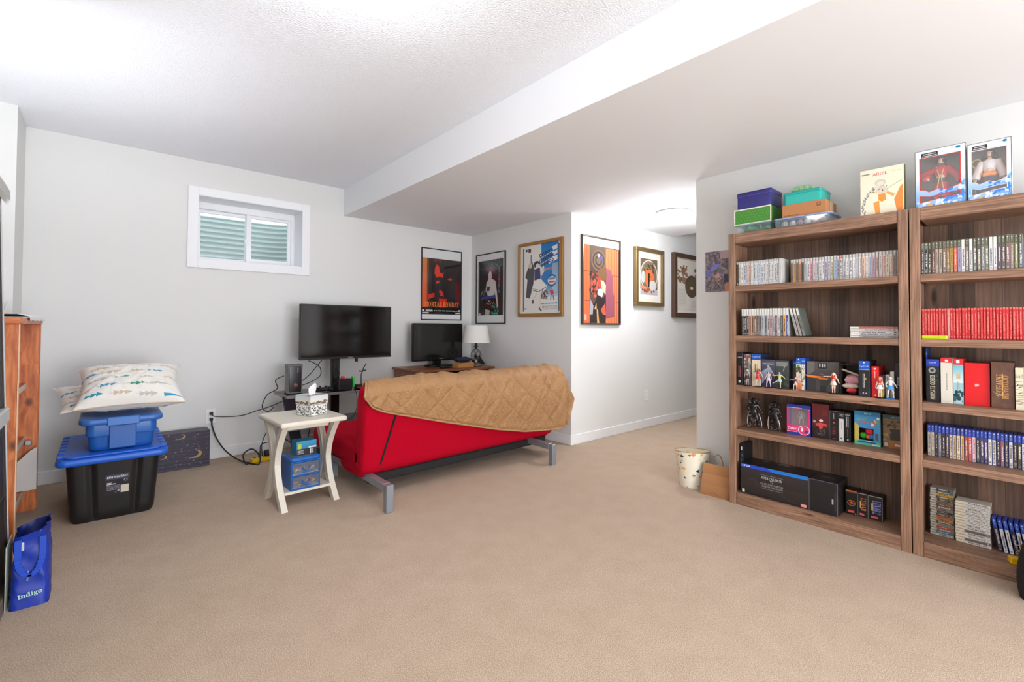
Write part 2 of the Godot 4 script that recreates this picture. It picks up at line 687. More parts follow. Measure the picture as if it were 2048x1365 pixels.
func window() -> void:
	var white := paint_mat(rgb(246, 246, 248), 0.0, 0.1, 0.45)
	var w := Node3D.new()
	w.name = "window_1"
	w.set_meta("kind", "structure")
	w.set_meta("label", "small white sliding basement window looking into a corrugated window well")
	add_child(w)
	# casing boards proud of the wall
	for c in [[0.543, 0.622, 1.709, 2.43], [1.5, 1.573, 1.709, 2.43], [0.622, 1.5, 2.355, 2.43], [0.622, 1.5, 1.709, 1.79]]:
		part("casing_board", range_box(c[0], c[1], c[2], c[3], -4.978, -4.958, null, 0.003), white, w)
	var jl := B.new()
	range_box(0.61, 0.624, 1.786, 2.36, -5.3, -4.962, jl)
	range_box(1.498, 1.512, 1.786, 2.36, -5.3, -4.962, jl)
	range_box(0.61, 1.512, 2.353, 2.367, -5.3, -4.962, jl)
	range_box(0.61, 1.512, 1.778, 1.792, -5.3, -4.962, jl)
	part("jamb_liner", jl, white, w)
	var fr := B.new()
	for c in [[0.624, 0.655, 1.792, 2.353], [1.462, 1.498, 1.792, 2.353], [0.655, 1.462, 2.29, 2.353], [0.655, 1.462, 1.792, 1.82]]:
		range_box(c[0], c[1], c[2], c[3], -5.32, -5.2, fr, 0.003)
	part("window_frame", fr, white, w)
	var k := 0
	for c in [[0.655, 1.075, -5.262], [1.05, 1.462, -5.232]]:
		var s := B.new()
		var e := 0.022 if k == 0 else 0.04
		range_box(c[0], c[0] + (0.02 if k == 0 else 0.046), 1.82, 2.29, c[2] - 0.014, c[2] + 0.014, s, 0.003)
		range_box(c[1] - 0.03, c[1], 1.82, 2.29, c[2] - 0.014, c[2] + 0.014, s, 0.003)
		range_box(c[0], c[1], 1.82, 1.82 + e, c[2] - 0.013, c[2] + 0.013, s, 0.003)
		range_box(c[0], c[1], 2.29 - 0.03, 2.29, c[2] - 0.013, c[2] + 0.013, s, 0.003)
		var sash := part("sash", s, white, w)
		part("pane", range_box(c[0] + 0.01, c[1] - 0.01, 1.83, 2.28, c[2] - 0.003, c[2] + 0.003), glass(0.1, Color(0.85, 0.95, 0.92)), sash)
		k += 1
	var la := range_box(1.035, 1.056, 2.0, 2.05, -5.225, -5.205, null, 0.006)
	part("latch", la, white, w)
	# the corrugated steel well outside
	var well := thing("window_well", "curved corrugated galvanized steel window well outside the basement window", "window well", Vector3(1.06, 1.3, -5.34))
	var rings := []
	for i in 121:
		var y := 1.095 * i / 120.0
		var ring := PackedVector3Array()
		for j in 33:
			var a := PI * j / 32.0
			var r := 0.012 * sin(TAU * y / 0.056)
			ring.append(Vector3(signf(cos(a)) * pow(absf(cos(a)), 0.4) * (0.66 + r), y, -pow(absf(sin(a)), 0.4) * (0.78 + r)))
		rings.append(ring)
	var wb := B.new()
	wb.loft(rings, false, false, true)
	part("corrugated_wall", wb, M(rgb(178, 192, 186), 0.5, 0.2), well)
	var lip := []
	for j in 33:
		var a := PI * j / 32.0
		lip.append(Vector3(signf(cos(a)) * pow(absf(cos(a)), 0.4) * 0.67, 1.095, -pow(absf(sin(a)), 0.4) * 0.79))
	var lb := B.new()
	lb.tube(lip, 0.012, 8)
	part("rolled_rim", lb, M(rgb(178, 192, 186), 0.5, 0.2), well)
	struct("ground_outside", range_box(-1.5, 4.0, 1.2, 1.3, -7.4, -5.34), M(rgb(120, 112, 100), 1.0), "gravel at the bottom of the window well")


func lamps() -> void:
	var glow := StandardMaterial3D.new()
	glow.albedo_color = Color(0.95, 0.94, 0.92)
	glow.roughness = 0.4
	glow.emission_enabled = true
	glow.emission = Color(1.0, 0.97, 0.93)
	glow.emission_energy_multiplier = 1.6
	var texts := ["round flush white ceiling lamp glowing at the main room ceiling", "round flush white ceiling lamp glowing over the hallway corner", "round flush white ceiling lamp at the rear of the room"]
	var k := 0
	for at in [MAIN, HALL, REAR]:
		var l := thing("ceiling_lamp", texts[k], "ceiling lamp", at)
		k += 1
		var d := B.new()
		d.lathe([Vector2(0.0, -0.095), Vector2(0.05, -0.092), Vector2(0.1, -0.078), Vector2(0.14, -0.05), Vector2(0.155, -0.02)], 40)
		part("lamp_shade", d, glow, l)
		var r := B.new()
		r.lathe([Vector2(0.14, -0.02), Vector2(0.168, -0.022), Vector2(0.172, -0.01), Vector2(0.168, 0.0), Vector2(0.1, 0.0)], 40)
		part("rim", r, M(rgb(235, 235, 232), 0.4), l)


	var f := thing("floor_lamp", "slim uplighting floor lamp standing between the dark unit and the pine shelf", "floor lamp", UPLIGHT)
	var fb := B.new()
	fb.lathe([Vector2(0, 0), Vector2(0.12, 0), Vector2(0.12, 0.015), Vector2(0.02, 0.03), Vector2(0.012, 0.05), Vector2(0.012, 1.19), Vector2(0.02, 1.21)], 24)
	part("stand", fb, M(rgb(200, 200, 200), 0.4, 0.5), f)
	var bo := B.new()
	var rings := []
	for q in [[0.02, 1.2], [0.07, 1.22], [0.11, 1.27], [0.122, 1.31], [0.118, 1.31], [0.105, 1.275], [0.065, 1.23], [0.02, 1.21]]:
		var ring := PackedVector3Array()
		for j in 32: ring.append(Vector3(cos(TAU * j / 32) * q[0], q[1], sin(TAU * j / 32) * q[0]))
		rings.append(ring)
	bo.loft(rings, true, false)
	part("lamp_bowl", bo, M(rgb(236, 236, 234), 0.5), f)
	var disc := B.new()
	disc.lathe([Vector2(0, 1.275), Vector2(0.09, 1.275), Vector2(0.09, 1.265), Vector2(0, 1.265)], 24)
	part("lamp_glow", disc, glow, f)
	# the glazed garden door in the wall behind the camera
	var w := Node3D.new()
	w.name = "door_1"
	w.set_meta("kind", "structure")
	add_child(w)
	for q in [[0.2, 0.3, 0.0, 2.0], [2.5, 2.6, 0.0, 2.0], [0.3, 2.5, 1.9, 2.0], [0.3, 2.5, 0.0, 0.1], [1.37, 1.43, 0.1, 1.9]]:
		part("casing_board", range_box(q[0], q[1], q[2], q[3], 2.88, 2.9, null, 0.003), M(rgb(240, 240, 240), 0.5), w)
	part("lit_pane", range_box(0.3, 2.5, 0.1, 1.9, 2.885, 2.895), glow, w)


# ---------------------------------------------------------------- the two bookcases
func bookcases() -> void:
	var wm := T(wood_tex, 0.5, Vector3(4.0, 1.0, 1))
	var pm := T(plank_tex, 0.55, Vector3(1, 1, 1))
	var k := 0
	for z0 in [-1.486, -0.511]:
		var b := thing("bookcase", ["tall walnut-brown bookcase next to the hallway, with five open shelves", "tall walnut-brown bookcase holding the long row of red cases"][k], "bookcase", Vector3(3.279, 0, z0), 0.0, "matching walnut bookcases")
		k += 1
		var w := 0.969
		for z in [0.0, w - 0.043]:
			part("stile", range_box(0.0, 0.022, 0, 1.852, z, z + 0.043, null, 0.002, 1), wm, b)
		for z in [0.004, w - 0.024]:
			part("side_panel", range_box(0.022, 0.262, 0, 1.85, z, z + 0.02, null, 0.0, 1), wm, b)
		var back := B.new()
		var pz := [0.024, w - 0.024]
		back.quad(Vector3(0.252, 0.02, pz[0]), Vector3(0.252, 0.02, pz[1]), Vector3(0.252, 1.84, pz[1]), Vector3(0.252, 1.84, pz[0]), Vector3(-1, 0, 0), Rect2(0, 0, 1, 2))
		range_box(0.2525, 0.262, 0.02, 1.84, pz[0], pz[1], back)
		part("back_panel", back, pm, b)
		for y in [0.51, 0.81, 1.148, 1.491]:
			part("shelf", range_box(0.003, 0.252, y - 0.04, y, 0.043, w - 0.043, null, 0.002, 2), wm, b)
			part("shelf_end", range_box(0.022, 0.252, y - 0.02, y, 0.024, 0.043, null, 0.0, 2), wm, b)
			part("shelf_end", range_box(0.022, 0.252, y - 0.02, y, w - 0.043, w - 0.024, null, 0.0, 2), wm, b)
		part("top_board", range_box(0.003, 0.262, 1.782, 1.85, 0.0435, w - 0.0435, null, 0.003, 2), wm, b)
		part("base_board", range_box(0.022, 0.252, 0.06, 0.078, 0.024, w - 0.024, null, 0.0, 2), wm, b)
		part("kick_board", range_box(0.003, 0.022, 0.0, 0.078, 0.0435, w - 0.0435, null, 0.002, 2), wm, b)


# ---------------------------------------------------------------- sofa bed and quilt
func rounded(z0: float, z1: float, y0: float, y1: float, r: float, skew: float, inset: float, x: float) -> PackedVector3Array:
	var out := PackedVector3Array()
	var cz := (z0 + z1) / 2.0
	var cy := (y0 + y1) / 2.0
	var hz := (z1 - z0) / 2.0 - inset
	var hy := (y1 - y0) / 2.0 - inset
	var rr := maxf(r - inset, 0.004)
	for q in 4:
		var sz: float = [1, -1, -1, 1][q]
		var sy: float = [1, 1, -1, -1][q]
		for i in 7:
			var a := PI / 2 * (q + i / 6.0)
			var y := cy + sy * (hy - rr) + sin(a) * rr
			out.append(Vector3(x, y, cz + sz * (hz - rr) + cos(a) * rr + (y - cy) * skew))
	return out


func pad(x0: float, x1: float, z0: float, z1: float, y0: float, y1: float, r: float, skew: float, drift := 0.0) -> B:
	var rings := []
	for s in [[0.0, 0.05], [0.004, 0.026], [0.014, 0.011], [0.03, 0.003], [0.05, 0.0]]:
		rings.append(rounded(z0, z1, y0, y1, r, skew, s[1], x0 + s[0]))
	for i in range(1, 30):
		rings.append(rounded(z0, z1, y0, y1, r, skew, 0.0, lerpf(x0 + 0.05, x1 - 0.05, i / 30.0)))
	for s in [[0.05, 0.0], [0.03, 0.003], [0.014, 0.011], [0.004, 0.026], [0.0, 0.05]]:
		rings.append(rounded(z0, z1, y0, y1, r, skew, s[1], x1 - s[0]))
	for ring in rings:
		for j in ring.size():
			ring[j].z += (ring[j].x - x0) * drift
	var b := B.new()
	b.loft(rings)
	return b


func sofa() -> void:
	var s := thing("sofa_bed", "red armless sofa bed seen from behind on silver metal legs", "sofa", Vector3(1.34, 0, -3.1))
	var red := StandardMaterial3D.new()
	red.albedo_color = rgb(186, 6, 36)
	red.roughness = 0.95
	red.metallic_specular = 0.2
	red.rim_enabled = true
	red.rim = 0.25
	red.rim_tint = 0.8
	red.uv1_triplanar = true
	red.uv1_scale = Vector3.ONE * 6.0
	red.heightmap_enabled = true
	red.heightmap_texture = noise_tex(0.2, 31, Color.BLACK, Color.WHITE, 256, 3)
	red.heightmap_scale = 0.3
	var drift := -0.035
	part("backrest", pad(0.0, 1.93, -0.13, 0.05, 0.17, 0.79, 0.07, 0.12, drift), red, s)
	part("seat_cushion", pad(0.0, 1.93, -1.0, -0.03, 0.2, 0.37, 0.07, 0.0, drift), red, s)
	part("lower_bolster", pad(0.005, 1.925, -0.42, -0.02, 0.14, 0.34, 0.08, 0.0, drift), red, s)
	var st := B.new()
	var q := []
	for i in 9:
		var y := 0.24 + 0.5 * i / 8.0
		q.append(Vector3(lerpf(0.13, 0.27, i / 8.0), y, 0.052 + (y - 0.5075) * 0.12 - 0.007))
	st.tube(q, 0.009, 6)
	part("back_strap", st, M(rgb(18, 14, 16), 0.9), s, "black zip running up the red back")
	var mech := B.new()
	mech.box(Vector3(0.96, 0.138, -0.05), Vector3(1.8, 0.06, 0.05), 0.006, Transform3D(Basis(Vector3.UP, 0.035), Vector3(0, 0, 0.035 * 0.0)))
	mech.box(Vector3(0.96, 0.13, -0.35), Vector3(1.7, 0.04, 0.3), 0.006, Transform3D(Basis(Vector3.UP, 0.035), Vector3.ZERO))
	part("folding_mechanism", mech, M(rgb(20, 19, 21), 0.7), s, "black folding frame under the seat")
	var steel := M(rgb(150, 156, 164), 0.4, 0.55)
	for k in 2:
		var x: float = [0.07, 1.64][k]
		var dz: float = [0.265, 0.21][k]
		part("leg", range_box(x - 0.025, x + 0.025, 0, 0.178, dz - 0.025, dz + 0.025, null, 0.004), steel, s)
		part("leg", range_box(x - 0.025, x + 0.025, 0, 0.178, dz - 0.975, dz - 0.925, null, 0.004), steel, s)
		part("leg_rail", range_box(x - 0.025, x + 0.025, 0.13, 0.18, dz - 0.925, dz - 0.025, null, 0.004), steel, s)


func poly_at(pts: Array, x: float) -> float:
	for i in pts.size() - 1:
		if x <= pts[i + 1][0]:
			return lerpf(pts[i][1], pts[i + 1][1], clampf((x - pts[i][0]) / (pts[i + 1][0] - pts[i][0]), 0.0, 1.0))
	return pts[-1][1]


func quilt_bump(x: float, s: float, f: FastNoiseLite) -> float:
	var p := 0.3
	var a := fposmod(x + s * 1.15 + 0.1, p) / p - 0.5
	var b := fposmod(x - s * 1.15 + 0.02, p) / p - 0.5
	var da := (0.5 - absf(a)) * p
	var db := (0.5 - absf(b)) * p
	var d := minf(da, db)
	var bump := 0.011 * (1.0 - exp(-d / 0.016))
	bump += 0.016 * absf(f.get_noise_2d(x * 260.0 + s * 150.0, s * 40.0)) * 1.6
	bump += 0.009 * f.get_noise_2d(x * 560.0 - s * 260.0 + 50.0, s * 110.0 + 30.0)
	return bump


func blanket() -> void:
	var t := thing("quilt", "tan quilted blanket draped over the back of the red sofa bed", "blanket", Vector3(1.3, 0.55, -3.0))
	var o := t.position
	var m := StandardMaterial3D.new()
	m.albedo_color = rgb(168, 124, 80)
	m.roughness = 0.55
	m.rim_enabled = true
	m.rim = 0.4
	m.rim_tint = 0.6
	m.uv1_triplanar = true
	m.uv1_scale = Vector3.ONE * 3.0
	m.heightmap_enabled = true
	m.heightmap_texture = noise_tex(0.03, 41, Color.BLACK, Color.WHITE, 512, 4)
	m.heightmap_scale = 0.8
	var f := FastNoiseLite.new()
	f.seed = 6
	f.frequency = 0.02
	f.fractal_octaves = 3
	var low := [[1.3, 0.74], [1.318, 0.725], [1.34, 0.70], [1.375, 0.655], [1.45, 0.62], [1.554, 0.59], [2.0, 0.47], [2.489, 0.35], [2.8, 0.29], [3.1, 0.262], [3.4, 0.25]]
	var outer := []
	var inner := []
	var nx := 230
	var ns := 84
	for i in nx + 1:
		var x := 1.318 + (3.318 - 1.318) * i / nx
		var drift := -0.035 * (x - 1.34)
		var yl := poly_at(low, x)
		var ro := PackedVector3Array()
		var ri := PackedVector3Array()
		var over := 0.62 + 0.38 * smoothstep(1.3, 1.42, x)
		for j in ns + 1:
			var s := float(j) / ns
			var p: Vector3
			var nrm: Vector3
			var back := smoothstep(1.7, 3.0, x)
			if s < 0.22:        # hidden side of the back, over the seat
				var k := s / 0.22
				p = Vector3(x, lerpf(0.55 if x > 1.7 else 0.69, 0.745, k), lerpf(-3.262, -3.225, k))
				nrm = Vector3(0, 0, -1)
			elif s < 0.42:      # over the top
				var k := (s - 0.22) / 0.2
				var a := PI * (1.0 - k)
				p = Vector3(x, 0.745 + 0.062 * sin(a), -3.118 + cos(a) * 0.107)
				nrm = Vector3(0, sin(a), cos(a)).normalized()
			else:
				var k := (s - 0.42) / 0.58
				var y := lerpf(0.745, yl, k)
				p = Vector3(x, y, -3.011 - (0.745 - y) * lerpf(0.11, -0.02, back) + 0.05 * back * sin(PI * minf(k * 1.2, 1.0)) * 0.5)
				nrm = Vector3(0, 0.1, 1).normalized()
			p.z += drift
			p.x = maxf(p.x, 1.318 + 0.08 * (1.0 - smoothstep(0.26, 0.43, s)) + 0.0004 * i)
			var run := s * 1.2 if s < 0.42 else 0.5 + (0.745 - p.y)
			var puff := quilt_bump(x, run, f)
			var slump := 0.018 * f.get_noise_2d(x * 60.0, 7.0) if s > 0.15 else 0.0
			p.y += slump * (1.0 if s < 0.5 else maxf(0.0, 1.0 - (s - 0.5) * 3.0))
			var edge := minf(1.0, (1.0 - s) / 0.03) * minf(1.0, i / 4.0) * minf(1.0, (nx - i) / 4.0)
			ro.append(p + nrm * (0.016 + puff * edge) - o)
			ri.append(p + nrm * 0.006 - o)
		outer.append(ro)
		inner.append(ri)
	var b := B.new()
	b.loft(outer, false, false)
	b.loft(inner, false, false, true)
	part("quilt_cloth", b, m, t)
	var hem := B.new()
	var line := []
	for i in range(0, nx + 1, 2):
		line.append(outer[i][ns] - Vector3(0, 0.003, 0.004))
	hem.tube(line, 0.008, 8)
	var side := []
	for j in range(int(ns * 0.3), ns + 1, 2):
		side.append(outer[0][j] - Vector3(0.002, 0, 0.003))
	hem.tube(side, 0.008, 8)
	part("bound_edge", hem, M(rgb(178, 140, 98), 0.7), t)
	# the corner that hangs off the end
	var fl := B.new()
	for side_ in [0, 1]:
		var rings := []
		for i in 25:
			var u := i / 24.0
			var ring := PackedVector3Array()
			for j in 25:
				var w := j / 24.0
				var top := Vector3(3.3, 0.8, -3.1).lerp(Vector3(3.302, 0.7, -3.05), minf(w * 5.0, 1.0)).lerp(Vector3(3.3, 0.256, -3.075), clampf(w * 1.25 - 0.25, 0.0, 1.0))
				var end := Vector3(3.33, 0.775, -3.12).lerp(Vector3(3.5, 0.5, -3.1), minf(w * 1.6, 1.0)).lerp(Vector3(3.36, 0.27, -3.06), clampf((w - 0.62) / 0.38, 0.0, 1.0))
				var p := top.lerp(end, u)
				p.z += 0.03 * sin(u * PI) * sin(w * 5.0) + 0.01 * f.get_noise_2d(u * 90.0, w * 130.0)
				ring.append(p - o + Vector3(0, 0, 0.006 if side_ == 0 else -0.006))
			rings.append(ring)
		fl.loft(rings, false, false, side_ == 1)
	part("hanging_corner", fl, m, t)


# ---------------------------------------------------------------- left edge
func left_side() -> void:
	var pine := T(pine_tex, 0.4, Vector3(2.6, 1.2, 1))
	var p := thing("pine_shelf_unit", "orange pine shelf unit with cut-out shelves under a white cloth, beside the totes", "shelf unit", Vector3(-0.31, 0, -3.83))
	for z in [-0.53, 0.5]:
		part("side_panel", range_box(-0.28, 0.0, 0, 1.2, z - 0.012, z + 0.012, null, 0.002, 1), pine, p)
		part("edge_strip", range_box(0.0, 0.004, 0, 1.2, z - 0.012, z + 0.012, null, 0.0, 1), T(pine_tex, 0.4, Vector3(2.0, 0.7, 1)) if z < 0 else M(rgb(236, 196, 160), 0.5), p)
	part("top_board", range_box(-0.29, 0.01, 1.2, 1.235, -0.55, 0.52, null, 0.004, 2), pine, p)
	for y in [0.12, 0.46, 0.8]:
		part("shelf", range_box(-0.27, -0.06, y, y + 0.02, -0.518, 0.488, null, 0.002, 2), pine, p)
		part("shelf_edge", range_box(-0.06, -0.055, y - 0.012, y + 0.022, -0.518, 0.488, null, 0.001), M(rgb(226, 214, 204), 0.5), p)
	part("back_panel", range_box(-0.29, -0.27, 0.05, 1.2, -0.53, 0.5, null, 0.0, 1), pine, p)
	part("shelf_bracket", range_box(-0.05, -0.02, 0.43, 0.46, -0.515, -0.45, null, 0.003), M(rgb(190, 190, 190), 0.3, 0.8), p, "small metal shelf bracket")
	var c := thing("white_cloth", "thin white cloth lying on top of the orange pine shelf unit", "cloth", Vector3(-0.46, 1.243, -3.92))
	var rings := []
	for i in 21:
		var ring := PackedVector3Array()
		for j in 31:
			var x := lerpf(-0.12, 0.182, i / 20.0) if i < 18 else 0.165 + 0.002 * (i - 18)
			var z := lerpf(-0.5, 0.36, j / 30.0)
			ring.append(Vector3(x, 0.008 + 0.002 * sin(j * 0.8) * (i / 20.0) + (0.004 if i < 17 else -0.009 * (i - 17)), z))
		rings.append(ring)
	var cb := B.new()
	cb.loft(rings, false, false)
	var under := []
	for r in rings:
		var q := PackedVector3Array()
		for v in r: q.append(v - Vector3(0, 0.004, 0))
		under.append(q)
	cb.loft(under, false, false, true)
	part("cloth_sheet", cb, M(rgb(238, 236, 234), 0.9), c)
	var wp := thing("white_board", "pale grey board leaning inside the bottom of the pine shelf unit", "board", Vector3(-0.335, 0.145, -4.3))
	var wpb := B.new()
	wpb.prism(PackedVector2Array([Vector2(-0.19, 0.0), Vector2(0.03, 0.0), Vector2(0.03, 0.27), Vector2(0.0, 0.25), Vector2(-0.19, 0.04)]), 0.0, 0.012)
	part("board_panel", wpb, M(rgb(216, 212, 206), 0.7), wp)
	# dark open unit at the picture's edge
	var dark := M(rgb(42, 33, 30), 0.5)
	var d := thing("dark_storage_unit", "tall dark brown storage unit with pale rails at the picture edge", "storage unit", Vector3(-0.295, 0, -2.55))
	d.rotation.z = 0.034
	for z in [-0.52, 0.5]:
		part("side_panel", range_box(-0.3, 0.0, 0.06, 1.78, z, z + 0.03, null, 0.002), dark, d)
		part("edge_strip", range_box(0.0, 0.004, 0.06, 1.78, z + 0.001, z + 0.007, null, 0.0), M(rgb(196, 196, 196), 0.5), d)
	part("back_panel", range_box(-0.31, -0.3, 0.06, 1.78, -0.49, 0.5), dark, d)
	part("shelf", range_box(-0.3, -0.004, 0.74, 0.78, -0.49, 0.5, null, 0.003), dark, d)
	part("pale_rail", range_box(-0.02, 0.014, 0.765, 0.83, -0.53, 0.53, null, 0.006), M(rgb(196, 196, 196), 0.45), d, "pale grey rail across the dark unit")
	part("shelf", range_box(-0.3, -0.004, 0.42, 0.45, -0.49, 0.5, null, 0.003), dark, d)
	part("door", range_box(-0.03, -0.006, 0.1, 0.74, -0.488, 0.0, null, 0.003), dark, d)
	part("door", range_box(-0.03, -0.006, 0.1, 0.74, 0.004, 0.498, null, 0.003), dark, d)
	part("door", range_box(-0.03, -0.006, 0.84, 1.76, -0.488, 0.0, null, 0.003), dark, d)
	part("door", range_box(-0.03, -0.006, 0.84, 1.76, 0.004, 0.498, null, 0.003), dark, d)
	part("plinth", range_box(-0.3, 0.004, 0.0, 0.06, -0.52, 0.53, null, 0.004), M(rgb(120, 104, 90), 0.6), d)
	part("top_board", range_box(-0.31, 0.0, 1.78, 1.8, -0.52, 0.53, null, 0.002), dark, d)
	var cap := B.new()
	var prof := PackedVector2Array([Vector2(-0.3, 0.0), Vector2(0.008, 0.0), Vector2(0.008, -0.055), Vector2(0.014, -0.07), Vector2(0.024, -0.05), Vector2(0.026, -0.01), Vector2(0.014, 0.02), Vector2(-0.3, 0.024)])
	cap.prism(prof, -0.535, 0.54)
	var cl := thing("grey_runner", "folded light grey cloth runner over the top of the dark storage unit", "cloth", Vector3(-0.352, 1.805, -2.55))
	cl.rotation.z = 0.034
	part("runner_cloth", cap, M(rgb(188, 188, 184), 0.9), cl)
	var bx := thing("grey_storage_box", "light grey fabric box standing on the grey cloth runner", "box", Vector3(-0.545, 1.842, -2.7))
	part("body", range_box(-0.1, 0.15, 0, 0.14, -0.28, 0.2, null, 0.01), M(rgb(196, 194, 192), 0.9), bx)
	part("dark_piping", range_box(0.1495, 0.153, 0.0, 0.008, -0.28, 0.2), M(rgb(50, 45, 44), 0.8), bx)
	var bx2 := thing("mauve_carton", "small grey mauve carton stacked on the grey fabric box", "box", Vector3(-0.535, 1.9835, -2.7))
	part("body", range_box(-0.1, 0.13, 0, 0.15, -0.24, 0.2, null, 0.004), M(rgb(182, 176, 178), 0.8), bx2)
	var bx3 := thing("clear_lidded_tray", "shallow translucent tray on a mauve board, topmost on the dark unit", "tray", Vector3(-0.532, 2.135, -2.7))
	part("board", range_box(-0.12, 0.17, 0, 0.012, -0.31, 0.2, null, 0.003), M(rgb(112, 100, 104), 0.7), bx3)
	part("tray", range_box(-0.1, 0.165, 0.012, 0.09, -0.29, 0.19, null, 0.02), M(rgb(206, 206, 206), 0.35), bx3)
	# blue shopping bag
	var g := thing("shopping_bag", "blue reusable shopping bag slumped on the carpet with white lettering", "bag", Vector3(-0.217, 0, -2.95))
	var blue := M(rgb(18, 50, 160), 0.45)
	var deep := M(rgb(14, 34, 110), 0.5)
	var fn := FastNoiseLite.new()
	fn.seed = 3
	fn.frequency = 0.9
	var rr := []
	for side_ in 2:
		var rg := []
		for i in 25:
			var y := i / 24.0
			var ring := PackedVector3Array()
			for j in 40:
				var a := TAU * j / 40.0
				var hx := lerpf(0.062, 0.05, y)
				var hz := lerpf(0.085, 0.1, y)
				var sx := signf(cos(a)) * pow(absf(cos(a)), 0.35)
				var sz := signf(sin(a)) * pow(absf(sin(a)), 0.35)
				var lean := Vector3(0.0 * y, 0, -0.05 * y)
				var q := Vector3(sx * hx, y * (0.3 + 0.016 * sx), sz * hz) + lean
				q += Vector3(fn.get_noise_3d(q.x * 20, q.y * 9, q.z * 20), 0, fn.get_noise_3d(q.x * 20 + 9, q.y * 9, q.z * 20)) * 0.018 * (0.2 + y)
				if side_ == 1: q = Vector3(q.x * 0.95 - 0.0, q.y, (q.z + 0.05 * y) * 0.95 - 0.05 * y)
				ring.append(q)
			rg.append(ring)
		rr.append(rg)
	var bb := B.new()
	bb.loft(rr[0], true, false)
	part("bag_body", bb, blue, g)
	var bi := B.new()
	bi.loft(rr[1], true, false, true)
	bi.quad(Vector3(-0.06, 0.004, -0.08), Vector3(0.06, 0.004, -0.08), Vector3(0.06, 0.004, 0.08), Vector3(-0.06, 0.004, 0.08), Vector3.UP)
	part("lining", bi, deep, g)
	var hb := B.new()
	var hp := []
	for i in 17:
		var a := PI * i / 16.0
		hp.append([cos(a) * 0.038, 0.22 - sin(a) * 0.085 + (0.06 if i in [0, 16] else 0.0), 0.07 + 0.02 * sin(a)])
	for i in 16:
		var a0 := Vector3(hp[i][0], hp[i][1], hp[i][2])
		var a1 := Vector3(hp[i + 1][0], hp[i + 1][1], hp[i + 1][2])
		hb.box((a0 + a1) / 2.0, Vector3(0.022, (a1 - a0).length() * 1.15, 0.003), 0.001, Transform3D.IDENTITY)
	part("handle", hb, M(rgb(26, 76, 196), 0.5), g)
	for x in [-0.03, 0.036]:
		part("handle_patch", range_box(x - 0.01, x + 0.01, 0.235, 0.27, 0.055, 0.062, null, 0.002), M(rgb(210, 216, 214), 0.7), g)
	var lt := TextMesh.new()
	lt.text = "Indigo"
	lt.font = font_of("Droid Serif Bold")
	lt.font_size = 48
	lt.pixel_size = 0.00048
	lt.depth = 0.002
	var le := part("lettering", lt, M(rgb(186, 226, 214), 0.6), g, "pale mint lettering reading Indigo")
	le.position = Vector3(0.004, 0.06, 0.094)
	le.rotation = Vector3(-0.1, 0, 0.12)
	var lt2 := TextMesh.new()
	lt2.text = "Indigo.ca"
	lt2.font = font_of("Droid Sans")
	lt2.font_size = 24
	lt2.pixel_size = 0.0004
	lt2.depth = 0.002
	var le2 := part("side_lettering", lt2, M(rgb(150, 190, 220), 0.6), g)
	le2.position = Vector3(-0.006, 0.135, 0.086)
	le2.rotation = Vector3(-0.16, 0, PI / 2)
	var pg := thing("magazine", "pale magazine standing between the dark unit and the blue shopping bag", "magazine", Vector3(-0.287, 0, -2.95))
	part("pages", range_box(-0.002, 0.001, 0, 0.27, -0.09, 0.08, null, 0.0004), M(rgb(178, 186, 170), 0.6), pg)


# ---------------------------------------------------------------- totes, cushions, star box
func tote_shell(w0: float, d0: float, w1: float, d1: float, h: float, r: float, ribs := 0.0) -> B:
	var rings := []
	for i in 13:
		var y := h * i / 12.0
		var w := lerpf(w0, w1, i / 12.0) / 2.0
		var d := lerpf(d0, d1, i / 12.0) / 2.0
		if i == 0:
			w -= r * 0.2
			d -= r * 0.2
		var ring := PackedVector3Array()
		for q in 4:
			var sx: float = [1, -1, -1, 1][q]
			var sz: float = [1, 1, -1, -1][q]
			for k in 7:
				var a := PI / 2 * (q + k / 6.0)
				ring.append(Vector3(sx * (w - r) + cos(a) * r, y, sz * (d - r) + sin(a) * r))
			var nx: float = [-1, -1, 1, 1][q]
			# straight run, with recessed ribs
			var last := ring[ring.size() - 1]
			var sx2: float = [-1, -1, 1, 1][q]
			var sz2: float = [1, -1, -1, 1][q]
			var a2 := PI / 2 * (q + 1)
			var nxt := Vector3(sx2 * (w - r) + cos(a2) * r, y, sz2 * (d - r) + sin(a2) * r)
			var nor := Vector3(cos(a2), 0, sin(a2))
			for k in range(1, 24):
				var u := k / 24.0
				var dent := ribs if (u > 0.13 and u < 0.24) or (u > 0.76 and u < 0.87) else 0.0
				if i < 1 or i > 11: dent *= 0.3
				ring.append(last.lerp(nxt, u) - nor * dent)
		rings.append(ring)
	var b := B.new()
	b.loft(rings)
	return b


func slab(w: float, d: float, y0: float, y1: float, r: float, bev: float) -> B:
	var rings := []
	for s in [[y0, -bev], [y0 + bev, 0.0], [y1 - bev, 0.0], [y1, -bev]]:
		var ring := PackedVector3Array()
		for q in 4:
			var sx: float = [1, -1, -1, 1][q]
			var sz: float = [1, 1, -1, -1][q]
			for k in 9:
				var a := PI / 2 * (q + k / 8.0)
				ring.append(Vector3(sx * (w / 2 - r) + cos(a) * (r + s[1]), s[0], sz * (d / 2 - r) + sin(a) * (r + s[1])))
		rings.append(ring)
	var b := B.new()
	b.loft(rings)
	return b


